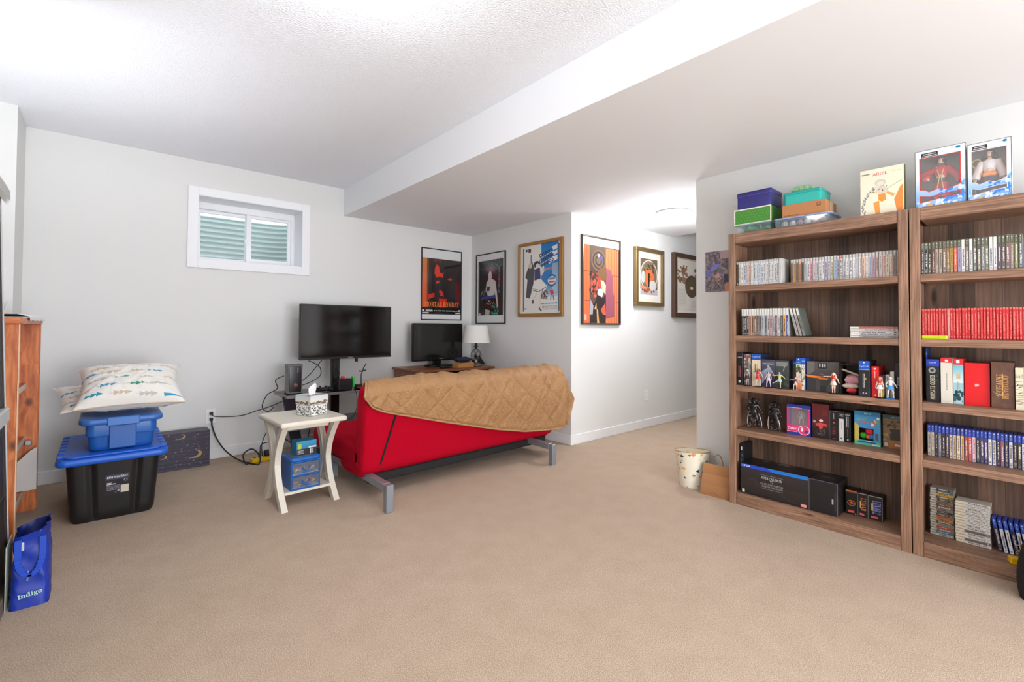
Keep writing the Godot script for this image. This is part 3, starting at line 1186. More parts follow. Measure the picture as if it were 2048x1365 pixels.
func cushion(w: float, d: float, th: float, seed_: int) -> B:
	var f := FastNoiseLite.new()
	f.seed = seed_
	f.frequency = 2.2
	var b := B.new()
	for side_ in [1.0, -1.0]:
		var rings := []
		for i in 41:
			var u := i / 20.0 - 1.0
			var ring := PackedVector3Array()
			for j in 41:
				var v := j / 20.0 - 1.0
				var full := pow(maxf(0.0, (1.0 - pow(absf(u), 3.2)) * (1.0 - pow(absf(v), 3.2))), 0.55)
				var p := Vector3(u * w / 2 * (1.0 - 0.11 * (1.0 - v * v)), side_ * th / 2 * full + 0.012 * full * f.get_noise_2d(u * 1.7, v * 1.7), v * d / 2 * (1.0 - 0.11 * (1.0 - u * u)))
				p.y += 0.008 * f.get_noise_2d(u * 4.0 + 7.0, v * 1.4) * full
				ring.append(p)
			rings.append(ring)
		b.loft(rings, false, false, side_ < 0.0)
	return b


func totes() -> void:
	var at := Vector3(0.07, 0, -4.2)
	var t := thing("black_tote", "large black plastic storage tote with a blue lid standing on the carpet", "tote", at)
	var black := M(rgb(24, 22, 23), 0.42)
	part("body", tote_shell(0.4, 0.7, 0.45, 0.76, 0.375, 0.045, 0.012), black, t)
	var blue := M(rgb(30, 98, 206), 0.4)
	var lid := slab(0.535, 0.85, 0.365, 0.4, 0.05, 0.008)
	var ld := part("lid", lid, blue, t, "bright blue lid")
	part("lid_rim", slab(0.47, 0.77, 0.4, 0.412, 0.05, 0.004), blue, ld)
	for k in 7:
		for sx in [-1, 1]:
			part("lid_rib", range_box(sx * 0.244 - 0.02, sx * 0.244 + 0.02, 0.4, 0.414, -0.33 + k * 0.105 - 0.03, -0.33 + k * 0.105 + 0.03, null, 0.004), blue, ld)
	for sx in [-1, 1]:
		for sz in [-1, 1]:
			var hb := B.new()
			hb.lathe([Vector2(0.0, 0.4006), Vector2(0.008, 0.4006), Vector2(0.008, 0.4)], 10, Transform3D(Basis.IDENTITY, Vector3(sx * 0.246, 0.0008, sz * 0.4)))
			part("lid_hole", hb, M(rgb(14, 18, 40), 0.6), ld)
	var lp := pic(192, 192, rgb(34, 30, 40))
	lp.rect(0, 0, 1, 0.26, rgb(58, 62, 78)).text("MASTERCRAFT", 0.5, 0.14, 0.86, 0.1, rgb(235, 235, 238), 0.0, "Droid Sans Bold", 0.15)
	lp.ell(0.84, 0.34, 0.08, 0.06, rgb(190, 190, 195)).ell(0.84, 0.34, 0.06, 0.04, rgb(34, 30, 40))
	lp.rect(0.06, 0.4, 0.2, 0.03, rgb(220, 220, 220)).rect(0.06, 0.46, 0.36, 0.04, rgb(230, 230, 230)).marks(0.06, 0.54, 0.55, 0.26, 4, rgb(150, 148, 156), 4)
	lp.rect(0.5, 0.82, 0.1, 0.04, rgb(210, 210, 210)).rect(0.4, 0.87, 0.06, 0.06, rgb(190, 40, 60)).rect(0.64, 0.58, 0.34, 0.38, rgb(214, 204, 186))
	var ls := part("label_sticker", sheet(0.115, 0.125, -0.005, 0.0, 0.0), T(lp.tex(), 0.4), t, "dark label sticker with white lettering")
	ls.position = Vector3(0.02, 0.15, 0.3626)
	ls.rotation.x = 0.08
	var bt := thing("blue_bin", "smaller blue plastic bin with lid, stacked on the black tote", "bin", at + Vector3(0.035, 0.4145, 0.04))
	var bl := M(rgb(28, 92, 170), 0.35)
	part("body", tote_shell(0.315, 0.5, 0.345, 0.54, 0.165, 0.04, 0.0), bl, bt)
	part("body_band", slab(0.352, 0.55, 0.09, 0.165, 0.045, 0.006), M(rgb(36, 100, 178), 0.35), bt)
	var l2 := part("lid", slab(0.415, 0.6, 0.165, 0.2, 0.06, 0.008), M(rgb(52, 108, 186), 0.38), bt)
	part("lid_latch", range_box(-0.075, 0.085, 0.155, 0.208, 0.296, 0.308, null, 0.005), M(rgb(58, 116, 194), 0.38), l2)
	part("latch_panel", range_box(-0.065, 0.07, 0.01, 0.155, 0.262, 0.282, null, 0.005), bl, bt)
	var cp := pic(512, 512, rgb(238, 234, 226))
	var cols := [rgb(40, 150, 170), rgb(46, 140, 112), rgb(206, 188, 160), rgb(196, 192, 186), rgb(216, 200, 176), rgb(204, 200, 196), rgb(60, 150, 190)]
	var g := RandomNumberGenerator.new()
	g.seed = 14
	for r in 6:
		for q in 4:
			var x := (q + 0.25 + 0.5 * (r % 2)) / 4.2 + g.randf_range(-0.03, 0.03)
			var y := (r + 0.5) / 6.0 + g.randf_range(-0.03, 0.03)
			var c: Color = cols[g.randi() % cols.size()]
			var s := g.randf_range(0.04, 0.062)
			if g.randf() < 0.35:
				cp.poly([y - s * 0.5, 1 - x + s * 2.0, y, 1 - x - s * 2.2, y + s * 0.5, 1 - x + s * 2.0], c)
			else:
				for k in 3: cp.poly([y - s * 0.6, 1 - x + s * 1.5 - k * s, y, 1 - x + s * 0.2 - k * s, y + s * 0.6, 1 - x + s * 1.5 - k * s], c)
				cp.line(y, 1 - x + s * 2.1, y, 1 - x, 0.006, c)
	var cm := T(cp.tex(), 0.85)
	cm.rim_enabled = true
	cm.rim = 0.3
	var c1 := thing("cushion", "white cushion with pine tree print, under the other on the blue bin", "cushion", at + Vector3(-0.03, 0.702, -0.135), 0.14, "cushions on the blue bin")
	part("cushion_cover", cushion(0.54, 0.48, 0.09, 4), cm, c1)
	c1.rotation.x = 0.25
	var c2 := thing("cushion", "white cushion with teal and tan tree print, topmost on the blue bin", "cushion", at + Vector3(0.085, 0.788, 0.1), -0.02, "cushions on the blue bin")
	c2.rotation.x = 0.45
	part("cushion_cover", cushion(0.57, 0.5, 0.2, 8), cm, c2)
	var pp := []
	for k in 4:
		var s := 60
		for i in s:
			var e := i / float(s) * 2.0 - 1.0
			var u: float = [e, 1.0, -e, -1.0][k]
			var v: float = [-1.0, e, 1.0, -e][k]
			pp.append(Vector3(u * 0.28 * (1.0 - 0.11 * (1.0 - v * v)), 0, v * 0.25 * (1.0 - 0.11 * (1.0 - u * u))))
	pp.append(pp[0])
	var pb := B.new()
	pb.tube(pp, 0.004, 6)
	part("piped_seam", pb, M(rgb(206, 186, 160), 0.8), c2)
	# box with moons and stars, leaning on the wall
	var sp := pic(512, 448, rgb(46, 40, 58))
	g.seed = 5
	for i in 60: sp.rect(0, g.randf(), 1, 0.006, rgb(46, 40, 58).lerp(rgb(84, 76, 92), g.randf()))
	for i in 90:
		var x := g.randf()
		var y := g.randf()
		var s := g.randf_range(0.008, 0.02)
		var c := rgb(150, 140, 150) if i % 3 else rgb(176, 146, 84)
		sp.poly([x, y - s, x + s * 0.25, y - s * 0.25, x + s, y, x + s * 0.25, y + s * 0.25, x, y + s, x - s * 0.25, y + s * 0.25, x - s, y, x - s * 0.25, y - s * 0.25], c)
	for q in [[0.8, 0.62, 0.1], [0.62, 0.1, 0.06], [0.22, 0.12, 0.07], [0.4, 0.6, 0.05]]:
		sp.ell(q[0], q[1], q[2], q[2] * 1.15, rgb(176, 146, 84)).ell(q[0] - q[2] * 0.3, q[1] - q[2] * 0.2, q[2] * 0.85, q[2], rgb(50, 42, 70))
	var sb := thing("star_box", "dark purple box printed with gold moons and stars, behind the black tote", "box", Vector3(0.44, 0, -4.84))
	part("body", range_box(-0.27, 0.27, 0, 0.305, -0.08, 0.075, null, 0.004), M(rgb(92, 84, 94), 0.6), sb)
	part("printed_front", sheet(0.536, 0.3, 0, 0.002, 0.0752), T(sp.tex(), 0.5), sb)
	# wall outlet with plugs, power strip and its leads
	outlet("wall_outlet", "white wall outlet with two black plugs above the star box", Vector3(0.745, 0.385, -4.978), 0.0, true)
	var ps := thing("power_strip", "yellow power strip on the carpet by the back wall", "power strip", Vector3(1.09, 0.002, -4.6), 0.1)
	part("body", range_box(-0.1, 0.12, 0, 0.042, -0.026, 0.026, null, 0.008), M(rgb(232, 186, 20), 0.4), ps)
	for k in 5:
		part("socket", range_box(-0.085 + k * 0.04, -0.062 + k * 0.04, 0.0415, 0.044, -0.012, 0.012, null, 0.001), M(rgb(30, 28, 26), 0.5), ps)
	var ad := thing("power_adapter", "black power adapter plugged into the yellow power strip", "adapter", Vector3(1.13, 0.0475, -4.59))
	part("body", slab(0.075, 0.05, 0, 0.05, 0.012, 0.006), M(rgb(24, 24, 26), 0.5), ad)
	cord("thick_cord", "thick black extension cord hanging from the wall outlet to the strip", [Vector3(0.75, 0.36, -4.955), Vector3(0.752, 0.3, -4.95), Vector3(0.78, 0.2, -4.93), Vector3(0.83, 0.1, -4.86), Vector3(0.9, 0.03, -4.75), Vector3(0.97, 0.008, -4.6), Vector3(1.0, 0.006, -4.54), Vector3(1.03, 0.008, -4.5), Vector3(1.05, 0.05, -4.54), Vector3(1.03, 0.1, -4.6), Vector3(0.99, 0.12, -4.62), Vector3(0.935, 0.08, -4.62), Vector3(0.945, 0.012, -4.57), Vector3(0.978, 0.016, -4.59)], 0.006)
	cord("thin_cord", "thin black cord running from the wall outlet towards the tv stand", [Vector3(0.742, 0.41, -4.95), Vector3(0.77, 0.385, -4.94), Vector3(0.86, 0.372, -4.93), Vector3(0.98, 0.375, -4.9), Vector3(1.08, 0.41, -4.85), Vector3(1.2, 0.45, -4.8), Vector3(1.28, 0.5, -4.72)], 0.004)
	cord("loose_cord", "loop of thin black cord standing up behind the power strip", [Vector3(1.08, 0.05, -4.6), Vector3(1.09, 0.14, -4.66), Vector3(1.13, 0.22, -4.7), Vector3(1.16, 0.25, -4.72), Vector3(1.19, 0.22, -4.72), Vector3(1.17, 0.17, -4.7), Vector3(1.25, 0.15, -4.72), Vector3(1.33, 0.12, -4.74), Vector3(1.4, 0.03, -4.78), Vector3(1.45, 0.006, -4.8)], 0.004)
	cord("flat_cord", "thin black cord arching over the yellow power strip", [Vector3(1.06, 0.05, -4.585), Vector3(1.06, 0.1, -4.59), Vector3(1.07, 0.15, -4.6), Vector3(1.13, 0.16, -4.61), Vector3(1.2, 0.15, -4.62)], 0.004)


func outlet(called: String, label: String, at: Vector3, turn: float, plugs: bool) -> void:
	var o := thing(called, label, "outlet", at, turn)
	part("cover_plate", range_box(-0.043, 0.043, -0.066, 0.066, 0, 0.007, null, 0.003), M(rgb(240, 240, 238), 0.4), o)
	for y in [-0.026, 0.026]:
		part("socket", range_box(-0.018, 0.018, y - 0.017, y + 0.017, 0.007, 0.0095, null, 0.001), M(rgb(232, 232, 230), 0.4), o)
	if plugs:
		for y in [-0.026, 0.026]:
			part("plug", range_box(-0.013, 0.013, y - 0.013, y + 0.013, 0.0095, 0.035, null, 0.004), M(rgb(30, 30, 32), 0.5), o)


func spline(pts: Array, per := 7) -> Array:
	var c := Curve3D.new()
	for i in pts.size():
		var tg: Vector3 = (pts[mini(i + 1, pts.size() - 1)] - pts[maxi(i - 1, 0)]) / 6.0
		c.add_point(pts[i], -tg, tg)
	var out := []
	for i in pts.size() - 1:
		for k in per: out.append(c.sample(i, k / float(per)))
	out.append(pts[-1])
	return out


func cord(called: String, label: String, pts: Array, r: float, category := "cord") -> Node3D:
	var o := thing(called, label, category, pts[0])
	var b := B.new()
	var q := []
	for p in spline(pts): q.append(p - pts[0])
	b.tube(q, r, 7)
	part("cable", b, M(rgb(26, 26, 28), 0.5), o)
	return o


# ---------------------------------------------------------------- side table
func side_table() -> void:
	var cream := M(rgb(226, 218, 202), 0.4)
	var t := thing("side_table", "cream side table with curved crossing legs and a lower shelf", "side table", Vector3(1.065, 0, -3.46), 0.05)
	part("table_top", slab(0.435, 0.48, 0.545, 0.577, 0.012, 0.007), cream, t)
	var sides := [-0.175, 0.165]
	for x in sides:
		for s in [-1.0, 1.0]:
			var out := PackedVector2Array()
			var inn := PackedVector2Array()
			for i in 21:
				var y := 0.545 * i / 20.0
				var e := absf(y - 0.275) / 0.275
				var c := 0.026 + 0.15 * pow(e, 1.7)
				var half := 0.025 + 0.004 * e
				out.append(Vector2(s * (c + half), y))
				inn.append(Vector2(s * (c - half), y))
			inn.reverse()
			out.append_array(inn)
			var b := B.new()
			# the outline lies in the zy plane
			b.prism(out, -0.019, 0.019, Transform3D(Basis(Vector3(0, 0, 1), Vector3(0, 1, 0), Vector3(-1, 0, 0)), Vector3(x, 0, 0)))
			part("leg", b, cream, t)
	part("lower_shelf", range_box(-0.156, 0.146, 0.085, 0.103, -0.14, 0.14, null, 0.003), cream, t)
	for z in [-0.09, 0.09]:
		part("apron", range_box(-0.156, 0.146, 0.5, 0.545, z - 0.009, z + 0.009, null, 0.002), cream, t)
	# tissue box
	var tp := pic(256, 256, rgb(226, 226, 224))
	tp.grad(0, 0, 1, 0.3, rgb(206, 222, 230), rgb(232, 226, 214)).blots(0, 0.28, 1, 0.12, 40, 0.05, [rgb(120, 110, 96), rgb(150, 134, 116), rgb(96, 92, 84)], 3)
	tp.rect(0, 0.44, 1, 0.02, rgb(150, 140, 130)).rect(0, 0.46, 1, 0.54, rgb(238, 236, 230))
	var g := RandomNumberGenerator.new()
	g.seed = 2
	for i in 90:
		tp.ell(g.randf(), 0.5 + g.randf() * 0.48, 0.05, 0.018, rgb(40, 42, 46) if i % 2 else rgb(150, 150, 148), g.randf() * 3.0)
	var tm := T(tp.tex(), 0.5)
	var tb := thing("tissue_box", "square tissue box with skyline print on the cream side table", "tissue box", Vector3(1.12, 0.5775, -3.44), 0.36)
	part("lower_box", range_box(-0.072, 0.072, 0, 0.135, -0.072, 0.072, null, 0.002), tm, tb)
	part("lid", range_box(-0.0755, 0.0755, 0.075, 0.14, -0.0755, 0.0755, null, 0.002), T(pic(64, 64, rgb(220, 216, 208)).grad(0, 0, 1, 0.6, rgb(206, 220, 228), rgb(234, 224, 206)).blots(0, 0.6, 1, 0.3, 30, 0.09, [rgb(130, 112, 92), rgb(96, 88, 78)], 5).tex(), 0.5), tb)
	var ti := B.new()
	var rings := []
	for i in 15:
		var y := i / 14.0
		var ring := PackedVector3Array()
		for j in 20:
			var a := TAU * j / 20.0
			var r := (0.016 + 0.02 * y + 0.006 * sin(a * 4.0 + y * 2.0)) * (1.0 - 0.5 * pow(y, 6.0))
			ring.append(Vector3(cos(a) * r + 0.006 * y, 0.136 + y * 0.07 + 0.012 * sin(a + 1.0) * y, sin(a) * r * 0.45))
		rings.append(ring)
	ti.loft(rings)
	part("tissue", ti, M(rgb(246, 246, 246), 0.95), tb, "white paper tissue sticking up")
	# drawer box and small carton on the lower shelf
	var d := thing("drawer_box", "blue and clear plastic box of two small drawers on the lower shelf", "drawer box", Vector3(1.045, 0.1035, -3.42), 0.05)
	var bl := M(rgb(24, 96, 176), 0.35)
	var clear := glass(0.08, Color(0.85, 0.9, 0.95))
	var fr := B.new()
	for y in [0.0, 0.09, 0.18]: range_box(-0.095, 0.095, y, y + 0.01, -0.1, 0.1, fr, 0.003)
	for x in [-0.095, 0.088]: range_box(x, x + 0.007, 0, 0.185, -0.1, 0.1, fr, 0.002)
	range_box(-0.095, 0.095, 0, 0.185, -0.1, -0.094, fr)
	part("frame", fr, bl, d)
	part("lid", slab(0.2, 0.21, 0.185, 0.215, 0.025, 0.01), bl, d)
	part("tray_window", slab(0.15, 0.15, 0.214, 0.217, 0.02, 0.001), M(rgb(120, 126, 130), 0.2), d)
	for k in 2:
		var y := 0.012 + 0.09 * k
		var dr := part("drawer", range_box(-0.086, 0.086, y, y + 0.076, 0.094, 0.1, null, 0.001), clear, d)
		part("drawer_floor", range_box(-0.086, 0.086, y, y + 0.004, -0.09, 0.094), M(rgb(150, 160, 168), 0.4), dr)
		var hn := B.new()
		var arc := []
		for i in 11:
			var a := PI + PI * i / 10.0
			arc.append(Vector3(cos(a) * 0.024, y + 0.048 + sin(a) * 0.024, 0.103))
		hn.tube(arc, 0.005, 8)
		range_box(-0.032, 0.034, y + 0.008, y + 0.014, 0.1, 0.103, hn)
		part("handle", hn, bl, dr)
		var st := B.new()
		for i in 16:
			st.box(Vector3(rng.randf_range(-0.07, 0.07), y + 0.014 + rng.randf() * 0.02, rng.randf_range(0.0, 0.08)), Vector3(0.016, 0.012, 0.02), 0.002, Transform3D.IDENTITY)
		var sd := part("small_parts", st, M([rgb(176, 90, 84), rgb(180, 150, 140)][k], 0.6), dr)
		sd.set_meta("kind", "stuff")
	var ip := pic(160, 128, rgb(30, 140, 180))
	ip.grad(0, 0, 1, 0.55, rgb(40, 160, 196), rgb(30, 120, 170)).rect(0.05, 0.18, 0.18, 0.35, rgb(190, 200, 60)).rect(0, 0.55, 1, 0.45, rgb(28, 28, 32)).marks(0.05, 0.62, 0.3, 0.3, 3, rgb(200, 200, 200), 6).rect(0.68, 0.6, 0.05, 0.34, rgb(220, 220, 220)).rect(0.8, 0.6, 0.05, 0.34, rgb(220, 220, 220)).rect(0.6, 0.42, 0.4, 0.12, rgb(220, 220, 210))
	var ib := thing("ink_carton", "small teal and black carton standing on the plastic drawer box", "carton", Vector3(1.06, 0.322, -3.4), 0.05)
	part("body", range_box(-0.066, 0.066, 0, 0.095, -0.05, 0.045, null, 0.001), M(rgb(30, 130, 170), 0.5), ib)
	part("printed_front", sheet(0.13, 0.093, 0, 0.001, 0.0451), T(ip.tex(), 0.4), ib)


# ---------------------------------------------------------------- tv stand
func tv_corner() -> void:
	var black := M(rgb(16, 14, 15), 0.35)
	var shine := M(rgb(14, 12, 13), 0.12)
	var s := thing("tv_stand", "black glass tv stand with a central column behind the side table", "tv stand", Vector3(1.62, 0, -4.5))
	for y in [0.585, 0.3]:
		var sh := part("shelf", range_box(-0.4, 0.46, y - 0.012, y, -0.3, 0.1, null, 0.003), shine, s)
		part("shelf_trim", range_box(-0.402, 0.462, y - 0.026, y - 0.001, 0.1, 0.106, null, 0.002), M(rgb(150, 150, 150), 0.35, 0.5), sh, "silver front edge")
		part("shelf_trim", range_box(-0.407, -0.401, y - 0.026, y - 0.001, -0.3, 0.105, null, 0.002), M(rgb(130, 130, 130), 0.35, 0.5), sh)
	part("column", range_box(0.1, 0.18, 0.02, 1.2, -0.26, -0.21, null, 0.004), black, s)
	part("base_plate", slab(0.8, 0.4, 0, 0.02, 0.05, 0.004), black, s)
	for k in 2:
		var b := B.new()
		var x0: float = [-0.37, 0.42][k]
		var x1: float = [-0.27, 0.32][k]
		b.prism(PackedVector2Array([Vector2(x0 - 0.05, 0.575), Vector2(x0 + 0.05, 0.575), Vector2(x1 + 0.04, 0.02), Vector2(x1 - 0.05, 0.02)]), 0.02, 0.05)
		part("slanted_leg", b, M(rgb(24, 26, 40), 0.3), s)
	var tv := thing("television", "large flat black television on the stand column, screen off", "television", Vector3(1.84, 0.878, -4.6))
	part("housing", range_box(-0.459, 0.459, 0, 0.527, -0.04, 0.0, null, 0.006), black, tv)
	part("rear_bulge", range_box(-0.3, 0.3, 0.05, 0.4, -0.07, -0.04, null, 0.01), black, tv)
	part("screen", range_box(-0.446, 0.446, 0.022, 0.515, 0.0002, 0.0012), M(rgb(12, 10, 11), 0.1), tv)
	part("bezel", range_box(-0.459, 0.459, 0.0, 0.02, 0.0, 0.006, null, 0.002), M(rgb(20, 19, 20), 0.3), tv)
	var lg := TextMesh.new()
	lg.text = "SAMSUNG"
	lg.font = font_of("Droid Sans Bold")
	lg.font_size = 16
	lg.pixel_size = 0.00062
	lg.depth = 0.001
	part("maker_lettering", lg, M(rgb(170, 170, 172), 0.4), tv).position = Vector3(0.02, 0.011, 0.0065)
	part("sensor_box", range_box(0.07, 0.095, -0.035, 0.0, -0.01, 0.015, null, 0.003), black, tv)
	var c := thing("game_console", "grey and black upright game console on the tv stand's upper shelf", "console", Vector3(1.325, 0.586, -4.56), -0.12)
	var rings := []
	for i in 13:
		var y := i / 12.0
		var pinch := 1.0 - 0.1 * sin(PI * y)
		var ring := PackedVector3Array()
		for q in [[-0.065, -0.11], [0.065, -0.11], [0.065, 0.055], [-0.065, 0.055]]:
			for k in 4:
				var cx: float = signf(q[0]) * (absf(q[0]) - 0.006)
				var cz: float = q[1] + (0.006 if q[1] < 0 else -0.006)
				var idx := [[-0.065, -0.11], [0.065, -0.11], [0.065, 0.055], [-0.065, 0.055]].find(q)
				var a := -PI + PI / 2 * idx + PI / 2 * k / 3.0
				ring.append(Vector3((cx + cos(a) * 0.006) * pinch, 0.004 + y * 0.255, (cz + sin(a) * 0.006) * (pinch if cz > 0 else 1.0)))
		rings.append(ring)
	var cb := B.new()
	cb.loft(rings)
	part("shell", cb, M(rgb(104, 104, 102), 0.45), c)
	part("front_panel", range_box(-0.052, 0.052, 0.01, 0.25, 0.046, 0.056, null, 0.004), M(rgb(14, 12, 14), 0.15), c)
	part("drive_slot", range_box(0.018, 0.026, 0.19, 0.235, 0.056, 0.058, null, 0.001), M(rgb(130, 130, 130), 0.3), c)
	var bt := B.new()
	bt.lathe([Vector2(0.0, 0.004), Vector2(0.016, 0.003), Vector2(0.018, 0.0)], 20, Transform3D(Basis(Vector3.RIGHT, PI / 2), Vector3(0.005, 0.075, 0.056)))
	part("power_button", bt, M(rgb(120, 66, 66), 0.3), c)
	var gp := thing("game_controller", "black game controller lying on the tv stand behind the tissue box", "controller", Vector3(1.55, 0.591, -4.47), 0.2)
	var gb := B.new()
	gb.lathe([Vector2(0.0, 0.0), Vector2(0.03, 0.004), Vector2(0.036, 0.02), Vector2(0.03, 0.035), Vector2(0.0, 0.038)], 20, Transform3D(Basis.IDENTITY.scaled(Vector3(2.0, 1, 1.0)), Vector3.ZERO))
	for sx in [-1, 1]:
		gb.tube([Vector3(sx * 0.05, 0.02, 0.0), Vector3(sx * 0.07, 0.016, 0.03), Vector3(sx * 0.075, 0.012, 0.055)], [0.024, 0.02, 0.012], 10)
	part("shell", gb, M(rgb(22, 21, 22), 0.5), gp)
	for sx in [-1, 1]:
		var kb := B.new()
		kb.lathe([Vector2(0.006, 0.034), Vector2(0.006, 0.046), Vector2(0.011, 0.048), Vector2(0.011, 0.052), Vector2(0.0, 0.053)], 14, Transform3D(Basis.IDENTITY, Vector3(sx * 0.028, 0, 0.006)))
		part("thumbstick", kb, M(rgb(34, 33, 34), 0.6), gp)
	var dk := thing("console_dock", "black game dock with bright green and red clips on the tv stand", "dock", Vector3(1.77, 0.5865, -4.47), -0.1)
	part("body", range_box(-0.06, 0.05, 0, 0.11, -0.04, 0.04, null, 0.006), M(rgb(26, 25, 27), 0.4), dk)
	part("green_clip", slab(0.022, 0.06, 0.0, 0.1, 0.008, 0.003), M(rgb(40, 214, 76), 0.4), dk, "bright green side clip").position = Vector3(0.066, 0.025, 0.0)
	part("red_clip", slab(0.03, 0.05, 0.0, 0.02, 0.008, 0.003), M(rgb(224, 50, 62), 0.4), dk, "red clip on top").position = Vector3(-0.03, 0.111, 0.0)
	var db := thing("black_remote_box", "small flat black box lying at the end of the tv stand shelf", "box", Vector3(1.93, 0.5865, -4.5))
	part("body", range_box(-0.06, 0.07, 0, 0.04, -0.04, 0.04, null, 0.004), M(rgb(22, 20, 22), 0.4), db)
	part("red_stripe", range_box(-0.05, 0.05, 0.014, 0.02, 0.04, 0.041), M(rgb(190, 40, 60), 0.5), db)
	var an := thing("small_antenna", "thin black antenna standing behind the corner of the sofa back", "antenna", Vector3(1.985, 0.5865, -4.62))
	var ab := B.new()
	ab.tube([Vector3(0, 0.0, 0), Vector3(0, 0.12, 0), Vector3(0.03, 0.2, 0), Vector3(0.055, 0.23, 0)], 0.005, 8)
	ab.tube([Vector3(-0.025, 0.16, 0), Vector3(0.0, 0.155, 0), Vector3(0.05, 0.165, 0)], 0.006, 8)
	part("rod", ab, M(rgb(20, 20, 22), 0.5), an)
	part("foot", range_box(-0.025, 0.025, 0, 0.008, -0.02, 0.02, null, 0.002), M(rgb(20, 20, 22), 0.5), an)
	cord("looping_cable", "black cable looping from the television down beside the console", [Vector3(1.47, 0.87, -4.63), Vector3(1.53, 0.84, -4.62), Vector3(1.58, 0.79, -4.62), Vector3(1.575, 0.72, -4.62), Vector3(1.5, 0.67, -4.63), Vector3(1.42, 0.64, -4.65)], 0.004)
	cord("tv_lead", "straight black cable slanting under the television towards the console", [Vector3(1.6, 0.871, -4.64), Vector3(1.55, 0.81, -4.64), Vector3(1.48, 0.73, -4.64), Vector3(1.4, 0.66, -4.66)], 0.004)
	cord("short_lead", "short black cable hanging beside the tv stand column", [Vector3(1.7, 0.871, -4.64), Vector3(1.705, 0.82, -4.58), Vector3(1.685, 0.76, -4.56), Vector3(1.7, 0.7, -4.55), Vector3(1.74, 0.74, -4.56), Vector3(1.72, 0.83, -4.58)], 0.004)
	cord("curling_cable", "black cable curling behind the game console down to the floor", [Vector3(1.26, 0.74, -4.64), Vector3(1.2, 0.7, -4.68), Vector3(1.22, 0.62, -4.7), Vector3(1.15, 0.56, -4.76), Vector3(1.12, 0.45, -4.8), Vector3(1.17, 0.4, -4.8), Vector3(1.22, 0.44, -4.8)], 0.004)
	cord("controller_cord", "black cable trailing from the game controller to the dock", [Vector3(1.6, 0.6, -4.5), Vector3(1.64, 0.6, -4.52), Vector3(1.69, 0.64, -4.56), Vector3(1.75, 0.67, -4.6)], 0.003)
	cord("dock_cord", "thin black cable dropping from the dock past the lower shelf", [Vector3(1.82, 0.6, -4.38), Vector3(1.835, 0.55, -4.37), Vector3(1.84, 0.45, -4.37), Vector3(1.83, 0.36, -4.4), Vector3(1.78, 0.31, -4.42)], 0.003)
	cord("hanging_cable", "thin black cable hanging in front of the baseboard under the tv stand", [Vector3(1.5, 0.5, -4.85), Vector3(1.55, 0.4, -4.85), Vector3(1.57, 0.28, -4.85), Vector3(1.54, 0.12, -4.82), Vector3(1.5, 0.008, -4.78)], 0.004)


